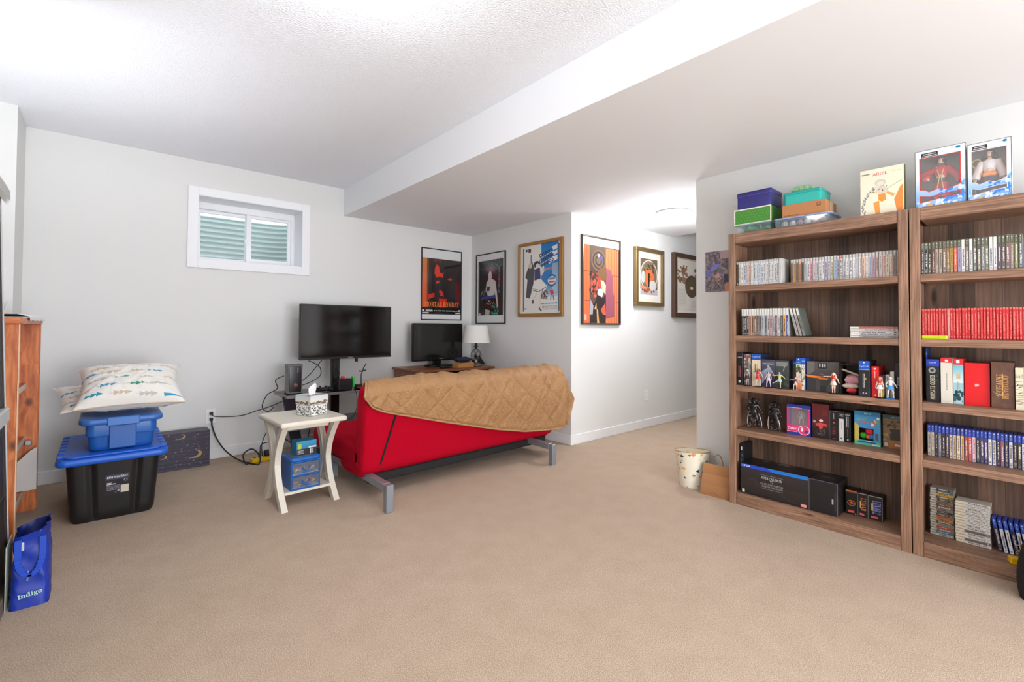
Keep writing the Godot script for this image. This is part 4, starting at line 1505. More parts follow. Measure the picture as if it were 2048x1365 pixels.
# ---------------------------------------------------------------- desk corner
func desk() -> void:
	var wd := T(desk_tex, 0.35, Vector3(2.0, 1.3, 1))
	var d := thing("wooden_desk", "brown wooden desk in the corner behind the sofa", "desk", Vector3(3.0, 0, -4.65))
	part("desk_top", range_box(-0.5, 0.49, 0.71, 0.735, -0.315, 0.325, null, 0.005, 0), wd, d)
	part("side_panel", range_box(-0.485, -0.46, 0, 0.71, -0.3, 0.3, null, 0.003, 1), wd, d)
	part("side_panel", range_box(0.45, 0.475, 0, 0.71, -0.3, 0.3, null, 0.003, 1), wd, d)
	part("front_edge", range_box(-0.485, -0.46, 0, 0.71, 0.3, 0.318, null, 0.002, 1), wd, d)
	part("shelf", range_box(-0.46, 0.45, 0.4, 0.42, -0.3, 0.26, null, 0.002, 0), wd, d)
	part("back_panel", range_box(-0.46, 0.45, 0.2, 0.7, -0.305, -0.295, null, 0.0, 0), M(rgb(40, 26, 20), 0.6), d)
	var tv := thing("desk_television", "smaller black television standing on the wooden desk", "television", Vector3(2.982, 0.7355, -4.75))
	var black := M(rgb(14, 14, 13), 0.25)
	part("housing", range_box(-0.343, 0.343, 0.065, 0.5, -0.05, 0.0, null, 0.012), black, tv)
	part("screen", range_box(-0.29, 0.29, 0.115, 0.455, 0.0002, 0.0012), M(rgb(26, 25, 23), 0.12), tv)
	var lg := TextMesh.new()
	lg.text = "SAMSUNG"
	lg.font = font_of("Droid Sans Bold")
	lg.font_size = 16
	lg.pixel_size = 0.0006
	lg.depth = 0.001
	part("maker_lettering", lg, M(rgb(180, 180, 180), 0.4), tv).position = Vector3(0.03, 0.087, 0.0006)
	part("neck", range_box(-0.05, 0.05, 0.015, 0.09, -0.06, -0.025, null, 0.004), black, tv)
	part("foot", slab(0.34, 0.2, 0, 0.018, 0.08, 0.006), black, tv)
	var l := thing("table_lamp", "table lamp with pleated white shade and silver cage base on the desk", "lamp", Vector3(3.34, 0.7355, -4.5))
	var metal := M(rgb(150, 146, 140), 0.3, 0.8)
	var b := B.new()
	b.lathe([Vector2(0.0, 0.0), Vector2(0.072, 0.0), Vector2(0.072, 0.012), Vector2(0.055, 0.028), Vector2(0.026, 0.036), Vector2(0.016, 0.05), Vector2(0.02, 0.066), Vector2(0.012, 0.075)], 28)
	part("base", b, metal, l)
	var cage := B.new()
	for i in 6:
		var q := []
		for k in 17:
			var y := k / 16.0
			var a := TAU * i / 6.0 + y * 2.2
			q.append(Vector3(cos(a), 0, sin(a)) * (0.012 + 0.052 * sin(PI * pow(y, 0.85))) + Vector3(0, 0.07 + y * 0.14, 0))
		cage.tube(q, 0.005, 7)
	cage.lathe([Vector2(0.0, 0.12), Vector2(0.014, 0.125), Vector2(0.02, 0.14), Vector2(0.014, 0.155), Vector2(0.0, 0.16)], 14)
	part("twisted_cage", cage, metal, l)
	var st := B.new()
	st.lathe([Vector2(0.012, 0.205), Vector2(0.014, 0.225), Vector2(0.032, 0.236), Vector2(0.014, 0.24), Vector2(0.01, 0.33)], 16)
	part("stem", st, M(rgb(70, 66, 62), 0.35, 0.7), l)
	var sh := B.new()
	var prof := []
	for i in 25:
		var y := i / 24.0
		prof.append(Vector2(lerpf(0.162, 0.132, y) + (0.0025 if i % 2 else 0.0), 0.275 + y * 0.205))
	for i in range(24, -1, -1):
		var y := i / 24.0
		prof.append(Vector2(lerpf(0.159, 0.129, y), 0.275 + y * 0.205))
	var rings := []
	for p in prof:
		var ring := PackedVector3Array()
		for j in 40: ring.append(Vector3(cos(TAU * j / 40) * p.x, p.y, sin(TAU * j / 40) * p.x))
		rings.append(ring)
	sh.loft(rings, true, false)
	var sm := M(rgb(236, 234, 228), 0.9).duplicate()
	sm.backlight_enabled = true
	sm.backlight = Color(0.35, 0.34, 0.32)
	part("lamp_shade", sh, sm, l)
	var bk := thing("tan_box", "flat tan box on the front of the wooden desk", "box", Vector3(3.1, 0.7355, -4.42), 0.05)
	part("body", range_box(-0.11, 0.11, 0, 0.055, -0.06, 0.06, null, 0.003), M(rgb(186, 130, 72), 0.6), bk)
	var cm := thing("dark_pouch", "dark navy pouch lying on top of the flat tan box", "pouch", Vector3(3.1, 0.802, -4.43))
	part("pouch_body", cushion(0.22, 0.1, 0.05, 5), M(rgb(30, 30, 52), 0.8), cm).position.y = 0.022
	var gp := thing("desk_controller", "black game controller lying in front of the desk television", "controller", Vector3(2.88, 0.7355, -4.47))
	var gb := B.new()
	gb.lathe([Vector2(0.0, 0.0), Vector2(0.03, 0.004), Vector2(0.036, 0.018), Vector2(0.0, 0.032)], 20, Transform3D(Basis.IDENTITY.scaled(Vector3(2.0, 1, 1.0)), Vector3.ZERO))
	part("shell", gb, M(rgb(26, 26, 30), 0.4), gp)
	for sx in [-1, 1]:
		part("grip", slab(0.03, 0.06, 0.004, 0.026, 0.013, 0.006), M(rgb(26, 26, 30), 0.4), gp).position = Vector3(sx * 0.055, 0, 0.025)
	var sp := thing("dark_speaker", "small dark triangular stand behind the silver lamp base on the desk", "stand", Vector3(3.49, 0.7355, -4.66))
	var spb := B.new()
	spb.prism(PackedVector2Array([Vector2(-0.1, 0), Vector2(0.09, 0), Vector2(0.0, 0.11), Vector2(-0.03, 0.11)]), -0.03, 0.03)
	part("body", spb, M(rgb(34, 24, 26), 0.7), sp)
	var ch := thing("navy_cushion", "dark navy cushion standing on the sofa seat, just showing above the quilt", "cushion", Vector3(2.95, 0.566, -3.6))
	ch.rotation.x = 1.35
	part("cushion_cover", cushion(0.38, 0.36, 0.1, 9), M(rgb(34, 38, 58), 0.8), ch)


# ---------------------------------------------------------------- pictures on the walls
func framed(label: String, at: Vector3, turn: float, w: float, h: float, fw: float, depth: float, fm: Material, tex: Texture2D, gloss := 0.08, mat_w := 0.0) -> Node3D:
	var o := thing("framed_picture", label, "poster", at, turn)
	for q in [[-w / 2, w / 2, h - fw, h], [-w / 2, w / 2, 0, fw]]:
		part("frame_rail", range_box(q[0], q[1], q[2], q[3], 0, depth, null, 0.003, 0), fm, o)
	for x in [-w / 2, w / 2 - fw]:
		part("frame_rail", range_box(x, x + fw, fw, h - fw, 0, depth, null, 0.003, 1), fm, o)
	part("backing", range_box(-w / 2 + fw, w / 2 - fw, fw, h - fw, 0.001, depth * 0.4), M(rgb(230, 228, 224), 0.8), o)
	var pm := T(tex, gloss)
	part("print", sheet(w - 2 * fw - 2 * mat_w, h - 2 * fw - 2 * mat_w, 0, fw + mat_w, depth * 0.4 + 0.0004), pm, o)
	return o


func pictures() -> void:
	var black := M(rgb(20, 17, 16), 0.4)
	# 1: dark poster with red shapes
	var p := pic(384, 588, rgb(226, 226, 226))
	p.grad(0, 0.13, 1, 0.8, rgb(66, 58, 58), rgb(30, 26, 26)).grad(0, 0.13, 0.12, 0.7, rgb(206, 130, 76), rgb(226, 84, 40)).poly([0.12, 0.13, 0.17, 0.13, 0.15, 0.83, 0.12, 0.83], rgb(110, 70, 52))
	p.poly([0.3, 0.14, 0.37, 0.14, 0.36, 0.18, 0.31, 0.17], rgb(150, 40, 36)).poly([0.42, 0.14, 0.46, 0.14, 0.44, 0.19], rgb(190, 60, 48))
	p.poly([0.32, 0.26, 0.36, 0.21, 0.42, 0.24, 0.44, 0.32, 0.52, 0.34, 0.55, 0.31, 0.52, 0.4, 0.44, 0.38, 0.36, 0.4, 0.31, 0.34], rgb(224, 62, 44)).poly([0.34, 0.46, 0.4, 0.44, 0.44, 0.47, 0.36, 0.49], rgb(206, 58, 44)).poly([0.64, 0.42, 0.7, 0.39, 0.77, 0.41, 0.74, 0.43], rgb(200, 56, 44))
	p.poly([0.42, 0.59, 0.48, 0.58, 0.53, 0.61, 0.55, 0.67, 0.46, 0.66], rgb(196, 52, 44)).poly([0.15, 0.65, 0.31, 0.62, 0.31, 0.68, 0.15, 0.72], rgb(206, 46, 40)).ell(0.92, 0.62, 0.08, 0.2, rgb(96, 30, 32)).poly([0.55, 0.24, 0.98, 0.17, 0.98, 0.2, 0.55, 0.27], rgb(44, 34, 34))
	p.poly([0.42, 0.7, 0.63, 0.7, 0.6, 0.88, 0.45, 0.88], rgb(190, 34, 28)).text("II", 0.525, 0.765, 0.15, 0.1, rgb(224, 60, 40), 0.0, "Droid Serif Bold")
	p.text("MORTAL", 0.28, 0.785, 0.44, 0.07, rgb(236, 124, 44), 0.0, "Droid Serif Bold").text("KOMBAT", 0.74, 0.785, 0.42, 0.07, rgb(236, 124, 44), 0.0, "Droid Serif Bold")
	p.rect(0, 0.83, 1, 0.1, rgb(26, 23, 23)).rect(0.01, 0.86, 0.05, 0.03, rgb(220, 216, 210)).rect(0.1, 0.865, 0.17, 0.025, rgb(190, 186, 182)).marks(0.3, 0.868, 0.62, 0.02, 1, rgb(220, 218, 214), 3).rect(0.94, 0.86, 0.04, 0.025, rgb(220, 216, 210)).rect(0.01, 0.9, 0.16, 0.018, rgb(210, 200, 190)).marks(0.3, 0.905, 0.4, 0.012, 1, rgb(120, 60, 54), 5).rect(0.86, 0.9, 0.13, 0.018, rgb(215, 212, 208))
	framed("thin black framed poster in black and red above the small television", Vector3(3.158, 1.277, -4.9775), 0.0, 0.585, 0.877, 0.012, 0.016, black, p.tex())
	# 2: dark poster with a pale standing figure
	p = pic(320, 490, rgb(224, 224, 222))
	p.rect(0.06, 0.09, 0.88, 0.8, rgb(54, 50, 50)).blots(0.1, 0.09, 0.8, 0.16, 120, 0.02, [rgb(46, 96, 90), rgb(84, 80, 78), rgb(64, 58, 56)], 3).blots(0.3, 0.18, 0.4, 0.22, 60, 0.05, [rgb(84, 34, 42), rgb(70, 40, 44), rgb(96, 30, 48)], 6)
	p.ell(0.49, 0.27, 0.11, 0.06, rgb(112, 26, 58)).ell(0.49, 0.32, 0.06, 0.07, rgb(206, 196, 194)).poly([0.44, 0.36, 0.54, 0.36, 0.68, 0.4, 0.73, 0.56, 0.76, 0.7, 0.72, 0.72, 0.64, 0.55, 0.62, 0.62, 0.42, 0.62, 0.33, 0.52, 0.36, 0.42], rgb(204, 198, 192)).poly([0.36, 0.48, 0.5, 0.47, 0.46, 0.54, 0.38, 0.54], rgb(84, 66, 60))
	p.poly([0.16, 0.62, 0.7, 0.6, 0.7, 0.65, 0.16, 0.65], rgb(70, 74, 150)).text("AT", 0.25, 0.565, 0.18, 0.06, rgb(150, 168, 190)).text("A", 0.79, 0.55, 0.1, 0.06, rgb(120, 136, 170)).rect(0.16, 0.655, 0.56, 0.008, rgb(150, 110, 60)).poly([0.24, 0.66, 0.7, 0.65, 0.74, 0.84, 0.3, 0.84], rgb(40, 34, 36)).blots(0.34, 0.67, 0.3, 0.06, 40, 0.016, [rgb(190, 180, 170), rgb(130, 100, 70), rgb(60, 50, 46)], 8)
	p.poly([0.32, 0.8, 0.5, 0.82, 0.46, 0.89, 0.32, 0.89], rgb(196, 180, 172)).blots(0.55, 0.73, 0.22, 0.15, 30, 0.03, [rgb(70, 170, 140), rgb(50, 120, 104)], 9).poly([0.68, 0.6, 0.74, 0.6, 0.78, 0.76, 0.74, 0.78], rgb(204, 192, 186)).marks(0.79, 0.2, 0.025, 0.3, 1, rgb(170, 170, 166), 12, true).rect(0.08, 0.86, 0.07, 0.025, rgb(206, 206, 206))
	framed("thin black framed dark poster with a pale figure above the table lamp", Vector3(3.6095, 1.236, -4.566), RIGHT_FACE, 0.58, 0.877, 0.012, 0.02, black, p.tex())
	# 3: gold frame, white and blue poster
	p = pic(384, 460, rgb(228, 226, 220))
	p.rect(0.06, 0.03, 0.03, 0.94, rgb(96, 90, 92)).rect(0.94, 0.03, 0.025, 0.94, rgb(90, 100, 116)).rect(0.53, 0.0, 0.41, 0.7, rgb(30, 118, 190)).grad(0.53, 0.55, 0.41, 0.22, rgb(30, 118, 190), rgb(200, 212, 224)).grad(0.8, 0.3, 0.14, 0.4, rgb(120, 170, 210), rgb(170, 196, 220)).rect(0.13, 0.05, 0.05, 0.035, rgb(60, 58, 70)).rect(0.2, 0.045, 0.07, 0.055, rgb(96, 60, 64))
	p.poly([0.22, 0.3, 0.3, 0.24, 0.36, 0.34, 0.33, 0.6, 0.24, 0.78, 0.14, 0.76, 0.18, 0.5, 0.12, 0.46, 0.16, 0.38], rgb(70, 66, 74)).poly([0.26, 0.14, 0.29, 0.14, 0.3, 0.26, 0.26, 0.26], rgb(120, 114, 116)).ell(0.25, 0.3, 0.05, 0.04, rgb(206, 186, 170)).ell(0.42, 0.29, 0.08, 0.05, rgb(48, 46, 70)).ell(0.44, 0.32, 0.05, 0.045, rgb(226, 206, 192)).poly([0.36, 0.36, 0.5, 0.34, 0.52, 0.5, 0.36, 0.52], rgb(56, 58, 112)).poly([0.5, 0.36, 0.6, 0.32, 0.61, 0.4, 0.52, 0.48], rgb(222, 216, 212))
	p.poly([0.36, 0.52, 0.52, 0.5, 0.68, 0.62, 0.62, 0.68, 0.44, 0.71, 0.28, 0.67], rgb(236, 232, 226)).line(0.3, 0.655, 0.46, 0.69, 0.012, rgb(50, 46, 50)).line(0.46, 0.69, 0.66, 0.625, 0.012, rgb(50, 46, 50)).line(0.29, 0.635, 0.46, 0.66, 0.007, rgb(90, 80, 80)).line(0.44, 0.7, 0.32, 0.8, 0.03, rgb(222, 204, 190)).line(0.5, 0.7, 0.52, 0.92, 0.03, rgb(226, 210, 196)).ell(0.32, 0.83, 0.03, 0.03, rgb(110, 76, 66)).poly([0.48, 0.9, 0.56, 0.97, 0.52, 0.97, 0.47, 0.93], rgb(110, 60, 58))
	p.poly([0.78, 0.07, 0.92, 0.04, 0.92, 0.1, 0.82, 0.12], rgb(232, 232, 236)).poly([0.8, 0.14, 0.92, 0.12, 0.92, 0.17, 0.82, 0.19], rgb(226, 228, 234)).poly([0.8, 0.21, 0.92, 0.19, 0.92, 0.25, 0.7, 0.31, 0.72, 0.27], rgb(228, 230, 234))
	p.text("SONIC", 0.655, 0.165, 0.34, 0.1, rgb(40, 42, 70), -0.22, "Droid Sans Bold").text("WINGS", 0.655, 0.255, 0.34, 0.1, rgb(40, 42, 70), -0.22, "Droid Sans Bold").line(0.49, 0.215, 0.8, 0.13, 0.012, rgb(170, 206, 240)).line(0.49, 0.3, 0.82, 0.215, 0.012, rgb(170, 206, 240)).text("Special", 0.73, 0.37, 0.32, 0.06, rgb(236, 150, 60), -0.06, "Droid Serif Bold", 0.3)
	p.ell(0.79, 0.54, 0.11, 0.085, rgb(60, 72, 104)).ell(0.79, 0.54, 0.1, 0.06, rgb(214, 218, 226)).rect(0.72, 0.55, 0.14, 0.02, rgb(200, 80, 74)).rect(0.71, 0.5, 0.15, 0.03, rgb(110, 140, 190)).blots(0.54, 0.68, 0.16, 0.12, 40, 0.022, [rgb(60, 58, 62), rgb(150, 140, 138), rgb(180, 60, 64)], 5).poly([0.74, 0.68, 0.82, 0.67, 0.84, 0.74, 0.76, 0.75], rgb(190, 66, 62)).line(0.77, 0.75, 0.76, 0.82, 0.02, rgb(70, 70, 76)).line(0.82, 0.75, 0.84, 0.82, 0.02, rgb(70, 70, 76)).marks(0.54, 0.85, 0.38, 0.025, 1, rgb(40, 110, 180), 6).marks(0.56, 0.89, 0.36, 0.06, 3, rgb(150, 150, 154), 7).rect(0.11, 0.92, 0.05, 0.02, rgb(120, 110, 110))
	framed("gold framed white and blue poster with slanted lettering on the side wall", Vector3(3.6095, 1.315, -3.687), RIGHT_FACE, 0.695, 0.828, 0.034, 0.03, M(rgb(168, 122, 66), 0.35, 0.45), p.tex(), 0.12)
	# 4: tall orange poster
	p = pic(320, 460, rgb(238, 232, 224))
	p.rect(0, 0.09, 1, 0.91, rgb(92, 70, 58)).grad(0.18, 0.09, 0.44, 0.4, rgb(106, 92, 80), rgb(84, 60, 50)).rect(0.02, 0.09, 0.16, 0.91, rgb(228, 108, 66)).rect(0.62, 0.1, 0.36, 0.9, rgb(232, 122, 80))
	for x in [0.095, 0.7, 0.78, 0.86, 0.93]: p.line(x, 0.09, x, 1.0, 0.008, rgb(126, 58, 42))
	for q in [[0.02, 0.18, 0.4], [0.02, 0.18, 0.74], [0.62, 0.98, 0.42], [0.62, 0.98, 0.74]]: p.line(q[0], q[2], q[1], q[2], 0.01, rgb(126, 58, 42))
	for r in 5: p.ell(0.42, 0.26, 0.2 - r * 0.035, 0.13 - r * 0.022, rgb(84, 66, 56) if r % 2 else rgb(116, 98, 84))
	p.ell(0.42, 0.2, 0.03, 0.02, rgb(206, 206, 216)).ell(0.5, 0.24, 0.08, 0.015, rgb(84, 84, 150), 0.6).blots(0.2, 0.4, 0.22, 0.28, 60, 0.04, [rgb(170, 70, 56), rgb(70, 54, 48), rgb(196, 96, 76), rgb(52, 42, 42)], 4)
	p.poly([0.62, 0.34, 0.74, 0.35, 0.82, 0.43, 0.82, 0.6, 0.86, 0.68, 0.86, 0.92, 0.62, 0.95], rgb(150, 84, 98)).ell(0.52, 0.42, 0.13, 0.08, rgb(122, 88, 62)).poly([0.44, 0.48, 0.56, 0.5, 0.62, 0.54, 0.61, 0.66, 0.52, 0.6], rgb(232, 196, 158)).poly([0.38, 0.47, 0.47, 0.46, 0.5, 0.58, 0.42, 0.58], rgb(196, 72, 60)).poly([0.4, 0.6, 0.5, 0.59, 0.56, 0.63, 0.5, 0.71, 0.38, 0.68], rgb(214, 216, 228)).poly([0.38, 0.66, 0.54, 0.7, 0.62, 0.66, 0.62, 1.0, 0.18, 1.0, 0.24, 0.8, 0.34, 0.74], rgb(52, 40, 40)).poly([0.2, 0.72, 0.28, 0.8, 0.26, 0.9, 0.18, 0.9], rgb(160, 158, 170)).poly([0.36, 0.76, 0.38, 1.0, 0.44, 1.0, 0.4, 0.84, 0.3, 0.84], rgb(206, 160, 96)).poly([0.48, 0.84, 0.6, 0.76, 0.62, 0.9, 0.54, 0.9], rgb(226, 92, 66)).rect(0.05, 0.9, 0.05, 0.07, rgb(240, 170, 150))
	framed("tall dark framed orange and black poster nearest the wall corner", Vector3(4.082, 1.227, -3.2395), 0.0, 0.66, 0.95, 0.018, 0.03, M(rgb(70, 54, 40), 0.3), p.tex(), 0.1)
	# 5: bronze frame, oval picture in a white mount
	p = pic(256, 330, rgb(236, 228, 216))
	p.rect(0.14, 0.13, 0.72, 0.72, rgb(104, 90, 72)).rect(0.14, 0.74, 0.72, 0.11, rgb(178, 176, 178)).ell(0.5, 0.47, 0.36, 0.32, rgb(226, 214, 196)).ell(0.5, 0.47, 0.335, 0.3, rgb(126, 106, 86)).blots(0.3, 0.2, 0.4, 0.2, 60, 0.05, [rgb(92, 76, 58), rgb(130, 110, 84), rgb(70, 60, 50)], 3).poly([0.36, 0.36, 0.62, 0.34, 0.72, 0.5, 0.64, 0.66, 0.46, 0.74, 0.34, 0.6], rgb(224, 112, 64)).ell(0.26, 0.5, 0.08, 0.12, rgb(190, 192, 188)).ell(0.66, 0.66, 0.16, 0.1, rgb(206, 204, 200)).poly([0.46, 0.42, 0.54, 0.42, 0.52, 0.7, 0.47, 0.7], rgb(50, 40, 34)).line(0.5, 0.48, 0.64, 0.49, 0.015, rgb(60, 44, 36)).poly([0.16, 0.66, 0.4, 0.7, 0.5, 0.78, 0.3, 0.8, 0.18, 0.76], rgb(228, 140, 100)).blots(0.24, 0.74, 0.5, 0.06, 24, 0.04, [rgb(176, 80, 52), rgb(110, 76, 60)], 7)
	framed("bronze framed oval picture in a white mount on the hall wall", Vector3(4.982, 1.462, -3.2395), 0.0, 0.6, 0.692, 0.045, 0.05, M(rgb(120, 98, 58), 0.35, 0.4), p.tex(), 0.15)
	# 6: dark frame with disc
	p = pic(320, 360, rgb(228, 222, 212))
	p.blots(0.05, 0.1, 0.3, 0.34, 50, 0.05, [rgb(124, 92, 74), rgb(150, 118, 96)], 3).blots(0.62, 0.12, 0.3, 0.34, 50, 0.05, [rgb(150, 108, 78), rgb(124, 92, 74)], 4).ell(0.5, 0.5, 0.22, 0.23, rgb(96, 78, 58)).ell(0.5, 0.53, 0.05, 0.03, rgb(226, 212, 188)).marks(0.06, 0.56, 0.26, 0.34, 12, rgb(200, 196, 190), 3).marks(0.5, 0.78, 0.4, 0.14, 5, rgb(200, 196, 190), 4)
	var f6 := framed("dark brown framed print with a large disc, half hidden by the wall end", Vector3(6.0, 1.334, -3.2395), 0.0, 0.96, 0.84, 0.06, 0.055, M(rgb(76, 54, 40), 0.35), p.tex(), 0.15, 0.03)
	part("inner_fillet", range_box(-0.42, 0.42, 0.06, 0.066, 0.03, 0.05), M(rgb(214, 196, 170), 0.4), f6)
	part("inner_fillet", range_box(-0.42, 0.42, 0.774, 0.78, 0.03, 0.05), M(rgb(214, 196, 170), 0.4), f6)
	# unframed print half behind the bookcase
	p = pic(256, 320, rgb(120, 108, 120))
	p.blots(0, 0, 1, 1, 300, 0.06, [rgb(120, 104, 112), rgb(146, 132, 150), rgb(98, 84, 80), rgb(160, 140, 132), rgb(110, 104, 150), rgb(84, 74, 90)], 2).rect(0.55, 0.0, 0.45, 0.2, rgb(186, 160, 160)).ell(0.35, 0.4, 0.2, 0.06, rgb(130, 132, 210), -0.5).ell(0.12, 0.56, 0.12, 0.06, rgb(110, 116, 200)).poly([0.35, 0.6, 0.5, 0.52, 0.6, 0.7, 0.44, 0.76], rgb(206, 160, 150)).rect(0.7, 0.58, 0.3, 0.2, rgb(60, 52, 66)).rect(0.72, 0.82, 0.28, 0.18, rgb(196, 128, 84)).blots(0, 0.66, 0.6, 0.34, 120, 0.03, [rgb(120, 112, 100), rgb(84, 80, 76), rgb(150, 140, 128)], 9)
	var w := thing("wall_print", "small unframed purple collage print taped beside the bookcase", "print", Vector3(3.5545, 1.478, -1.685), RIGHT_FACE)
	part("paper", sheet(0.21, 0.312, 0, 0, 0.0, Rect2(0, 0, 1, 1), 0.002), T(p.tex(), 0.4), w)
	outlet("hall_outlet", "white wall outlet low on the hall wall under the pictures", Vector3(4.95, 0.385, -3.24), 0.0, false)


# ---------------------------------------------------------------- bin, paper bag, backpack
func floor_things() -> void:
	var bp := pic(512, 256, rgb(240, 232, 212))
	var g := RandomNumberGenerator.new()
	g.seed = 11
	var cols := [rgb(40, 66, 86), rgb(226, 190, 60), rgb(226, 150, 110), rgb(236, 214, 186), rgb(60, 80, 96), rgb(214, 206, 150)]
	for i in 90:
		var x := g.randf()
		var y := g.randf()
		var s := g.randf_range(0.014, 0.03)
		var a := g.randf() * TAU
		var q := []
		for k in (3 if i % 3 else 4): q.append_array([x + cos(a + TAU * k / (3.0 if i % 3 else 4.0)) * s, y + sin(a + TAU * k / (3.0 if i % 3 else 4.0)) * s * 2.0])
		bp.poly(q, cols[g.randi() % cols.size()])
	var t := thing("waste_bin", "cream waste bin with coloured triangle print and gold rim", "bin", Vector3(3.418, 0, -1.83))
	var outer := []
	var inner := []
	for i in 11:
		var y := i / 10.0
		var ro := PackedVector3Array()
		var ri := PackedVector3Array()
		for j in 48:
			var a := TAU * j / 48.0
			var r := lerpf(0.092, 0.128, y)
			var dy := 0.012 * y * y * cos(a - 2.4)
			ro.append(Vector3(cos(a) * r, y * 0.262 + dy, sin(a) * r))
			ri.append(Vector3(cos(a) * (r - 0.005), 0.006 + y * 0.256 + dy, sin(a) * (r - 0.005)))
		outer.append(ro)
		inner.append(ri)
	var b := B.new()
	b.loft(outer, true, false)
	b.loft(inner, true, false, true)
	b.lathe([Vector2(0.0, 0.0), Vector2(0.092, 0.0), Vector2(0.09, 0.006), Vector2(0.0, 0.006)], 32)
	part("body", b, T(bp.tex(), 0.4, Vector3(1.0, 1, 1)), t)
	var rim := B.new()
	var rp := []
	for j in 49: rp.append((outer[10][j % 48] + inner[10][j % 48]) / 2.0)
	rim.tube(rp, 0.0038, 6)
	part("gold_rim", rim, M(rgb(206, 168, 96), 0.3, 0.7), t)
	var k := thing("paper_bag", "brown paper gift bag with cord handle leaning beside the bookcase", "bag", Vector3(3.335, 0, -1.603), RIGHT_FACE + 0.06)
	var kp := pic(128, 128, rgb(176, 124, 78))
	kp.grad(0, 0, 1, 0.33, rgb(186, 134, 86), rgb(166, 116, 74)).grad(0, 0.33, 1, 0.33, rgb(182, 130, 84), rgb(164, 114, 72)).grad(0, 0.66, 1, 0.34, rgb(174, 122, 78), rgb(150, 102, 64)).line(0.3, 0.92, 0.48, 0.88, 0.02, rgb(120, 82, 52)).line(0.48, 0.88, 0.66, 0.96, 0.02, rgb(120, 82, 52))
	var kb := B.new()
	var ft := [Vector3(-0.102, 0.0, 0.042), Vector3(0.102, 0.0, 0.042), Vector3(0.096, 0.215, -0.01), Vector3(-0.096, 0.215, -0.01)]
	var bk := [Vector3(-0.102, 0.0, -0.03), Vector3(0.102, 0.0, -0.03), Vector3(0.096, 0.212, -0.022), Vector3(-0.096, 0.212, -0.022)]
	kb.quad(ft[0], ft[1], ft[2], ft[3], Vector3(0, 0, 1))
	kb.quad(bk[0], bk[1], bk[2], bk[3], Vector3(0, 0, -1))
	kb.quad(ft[0], bk[0], bk[3], ft[3], Vector3(-1, 0, 0))
	kb.quad(ft[1], bk[1], bk[2], ft[2], Vector3(1, 0, 0))
	kb.quad(ft[0], ft[1], bk[1], bk[0], Vector3(0, -1, 0))
	part("bag_body", kb, T(kp.tex(), 0.8), k)
	for z in [-0.012, -0.02]:
		var hb := B.new()
		var pts := []
		for i in 15:
			var a := PI * i / 14.0
			pts.append(Vector3(-cos(a) * (0.042 - 0.01 * sin(a)), 0.19 + 0.095 * pow(sin(a), 0.7), z - 0.012 * sin(a)))
		hb.tube(pts, 0.0026, 6)
		part("handle", hb, M(rgb(160, 118, 78), 0.8), k)
	var bag := thing("backpack", "black fabric backpack standing at the picture edge before the bookcase", "backpack", Vector3(3.16, 0, 0.04), RIGHT_FACE)
	var rings := []
	for i in 19:
		var y := i / 18.0
		var ring := PackedVector3Array()
		for j in 28:
			var a := TAU * j / 28.0
			var e := pow(maxf(0.0, 1.0 - pow(absf(y - 0.42) / 0.62, 3.0)), 0.5)
			ring.append(Vector3(signf(cos(a)) * pow(absf(cos(a)), 0.6) * 0.17 * (0.5 + 0.5 * e) * (1.03 - 0.55 * y * y) - 0.0, y * 0.44, signf(sin(a)) * pow(absf(sin(a)), 0.7) * 0.1 * (0.35 + 0.65 * e)))
		rings.append(ring)
	var bb := B.new()
	bb.loft(rings)
	var bm := M(rgb(30, 28, 28), 0.95).duplicate()
	bm.heightmap_enabled = true
	bm.heightmap_texture = noise_tex(0.3, 9, Color.BLACK, Color.WHITE, 128, 2)
	bm.heightmap_scale = 0.2
	bm.uv1_triplanar = true
	bm.uv1_scale = Vector3.ONE * 8.0
	part("bag_body", bb, bm, bag)
	var pk := slab(0.2, 0.05, 0.05, 0.22, 0.02, 0.01)
	part("front_pocket", pk, bm, bag).position = Vector3(0, 0, 0.1)
	for x in [-0.06, 0.06]:
		var sb := B.new()
		sb.tube([Vector3(x, 0.4, -0.05), Vector3(x, 0.36, -0.12), Vector3(x, 0.2, -0.13), Vector3(x, 0.06, -0.09)], 0.012, 6)
		part("strap", sb, bm, bag)


# ---------------------------------------------------------------- boxes
# a carton whose front looks at -x: front plane X, from z0 to z1, standing at y, depth d
func carton(called: String, label: String, X: float, z0: float, z1: float, y: float, h: float, d: float, body: Color, tex: Texture2D, category := "box", rough := 0.4, turn := 0.0, top: Texture2D = null) -> Node3D:
	var w := absf(z1 - z0)
	var o := thing(called, label, category, Vector3(X + d / 2.0, y + 0.0005, (z0 + z1) / 2.0), RIGHT_FACE + turn)
	part("body", range_box(-w / 2, w / 2, 0, h, -d / 2, d / 2, null, 0.0012), M(body, rough), o)
	if tex: part("printed_front", sheet(w - 0.001, h - 0.001, 0, 0.0005, d / 2), T(tex, rough), o)
	if top:
		var b := B.new()
		b.quad(Vector3(-w / 2, h + 0.0005, d / 2), Vector3(w / 2, h + 0.0005, d / 2), Vector3(w / 2, h + 0.0005, -d / 2), Vector3(-w / 2, h + 0.0005, -d / 2), Vector3.UP)
		part("printed_top", b, T(top, rough), o)
	return o


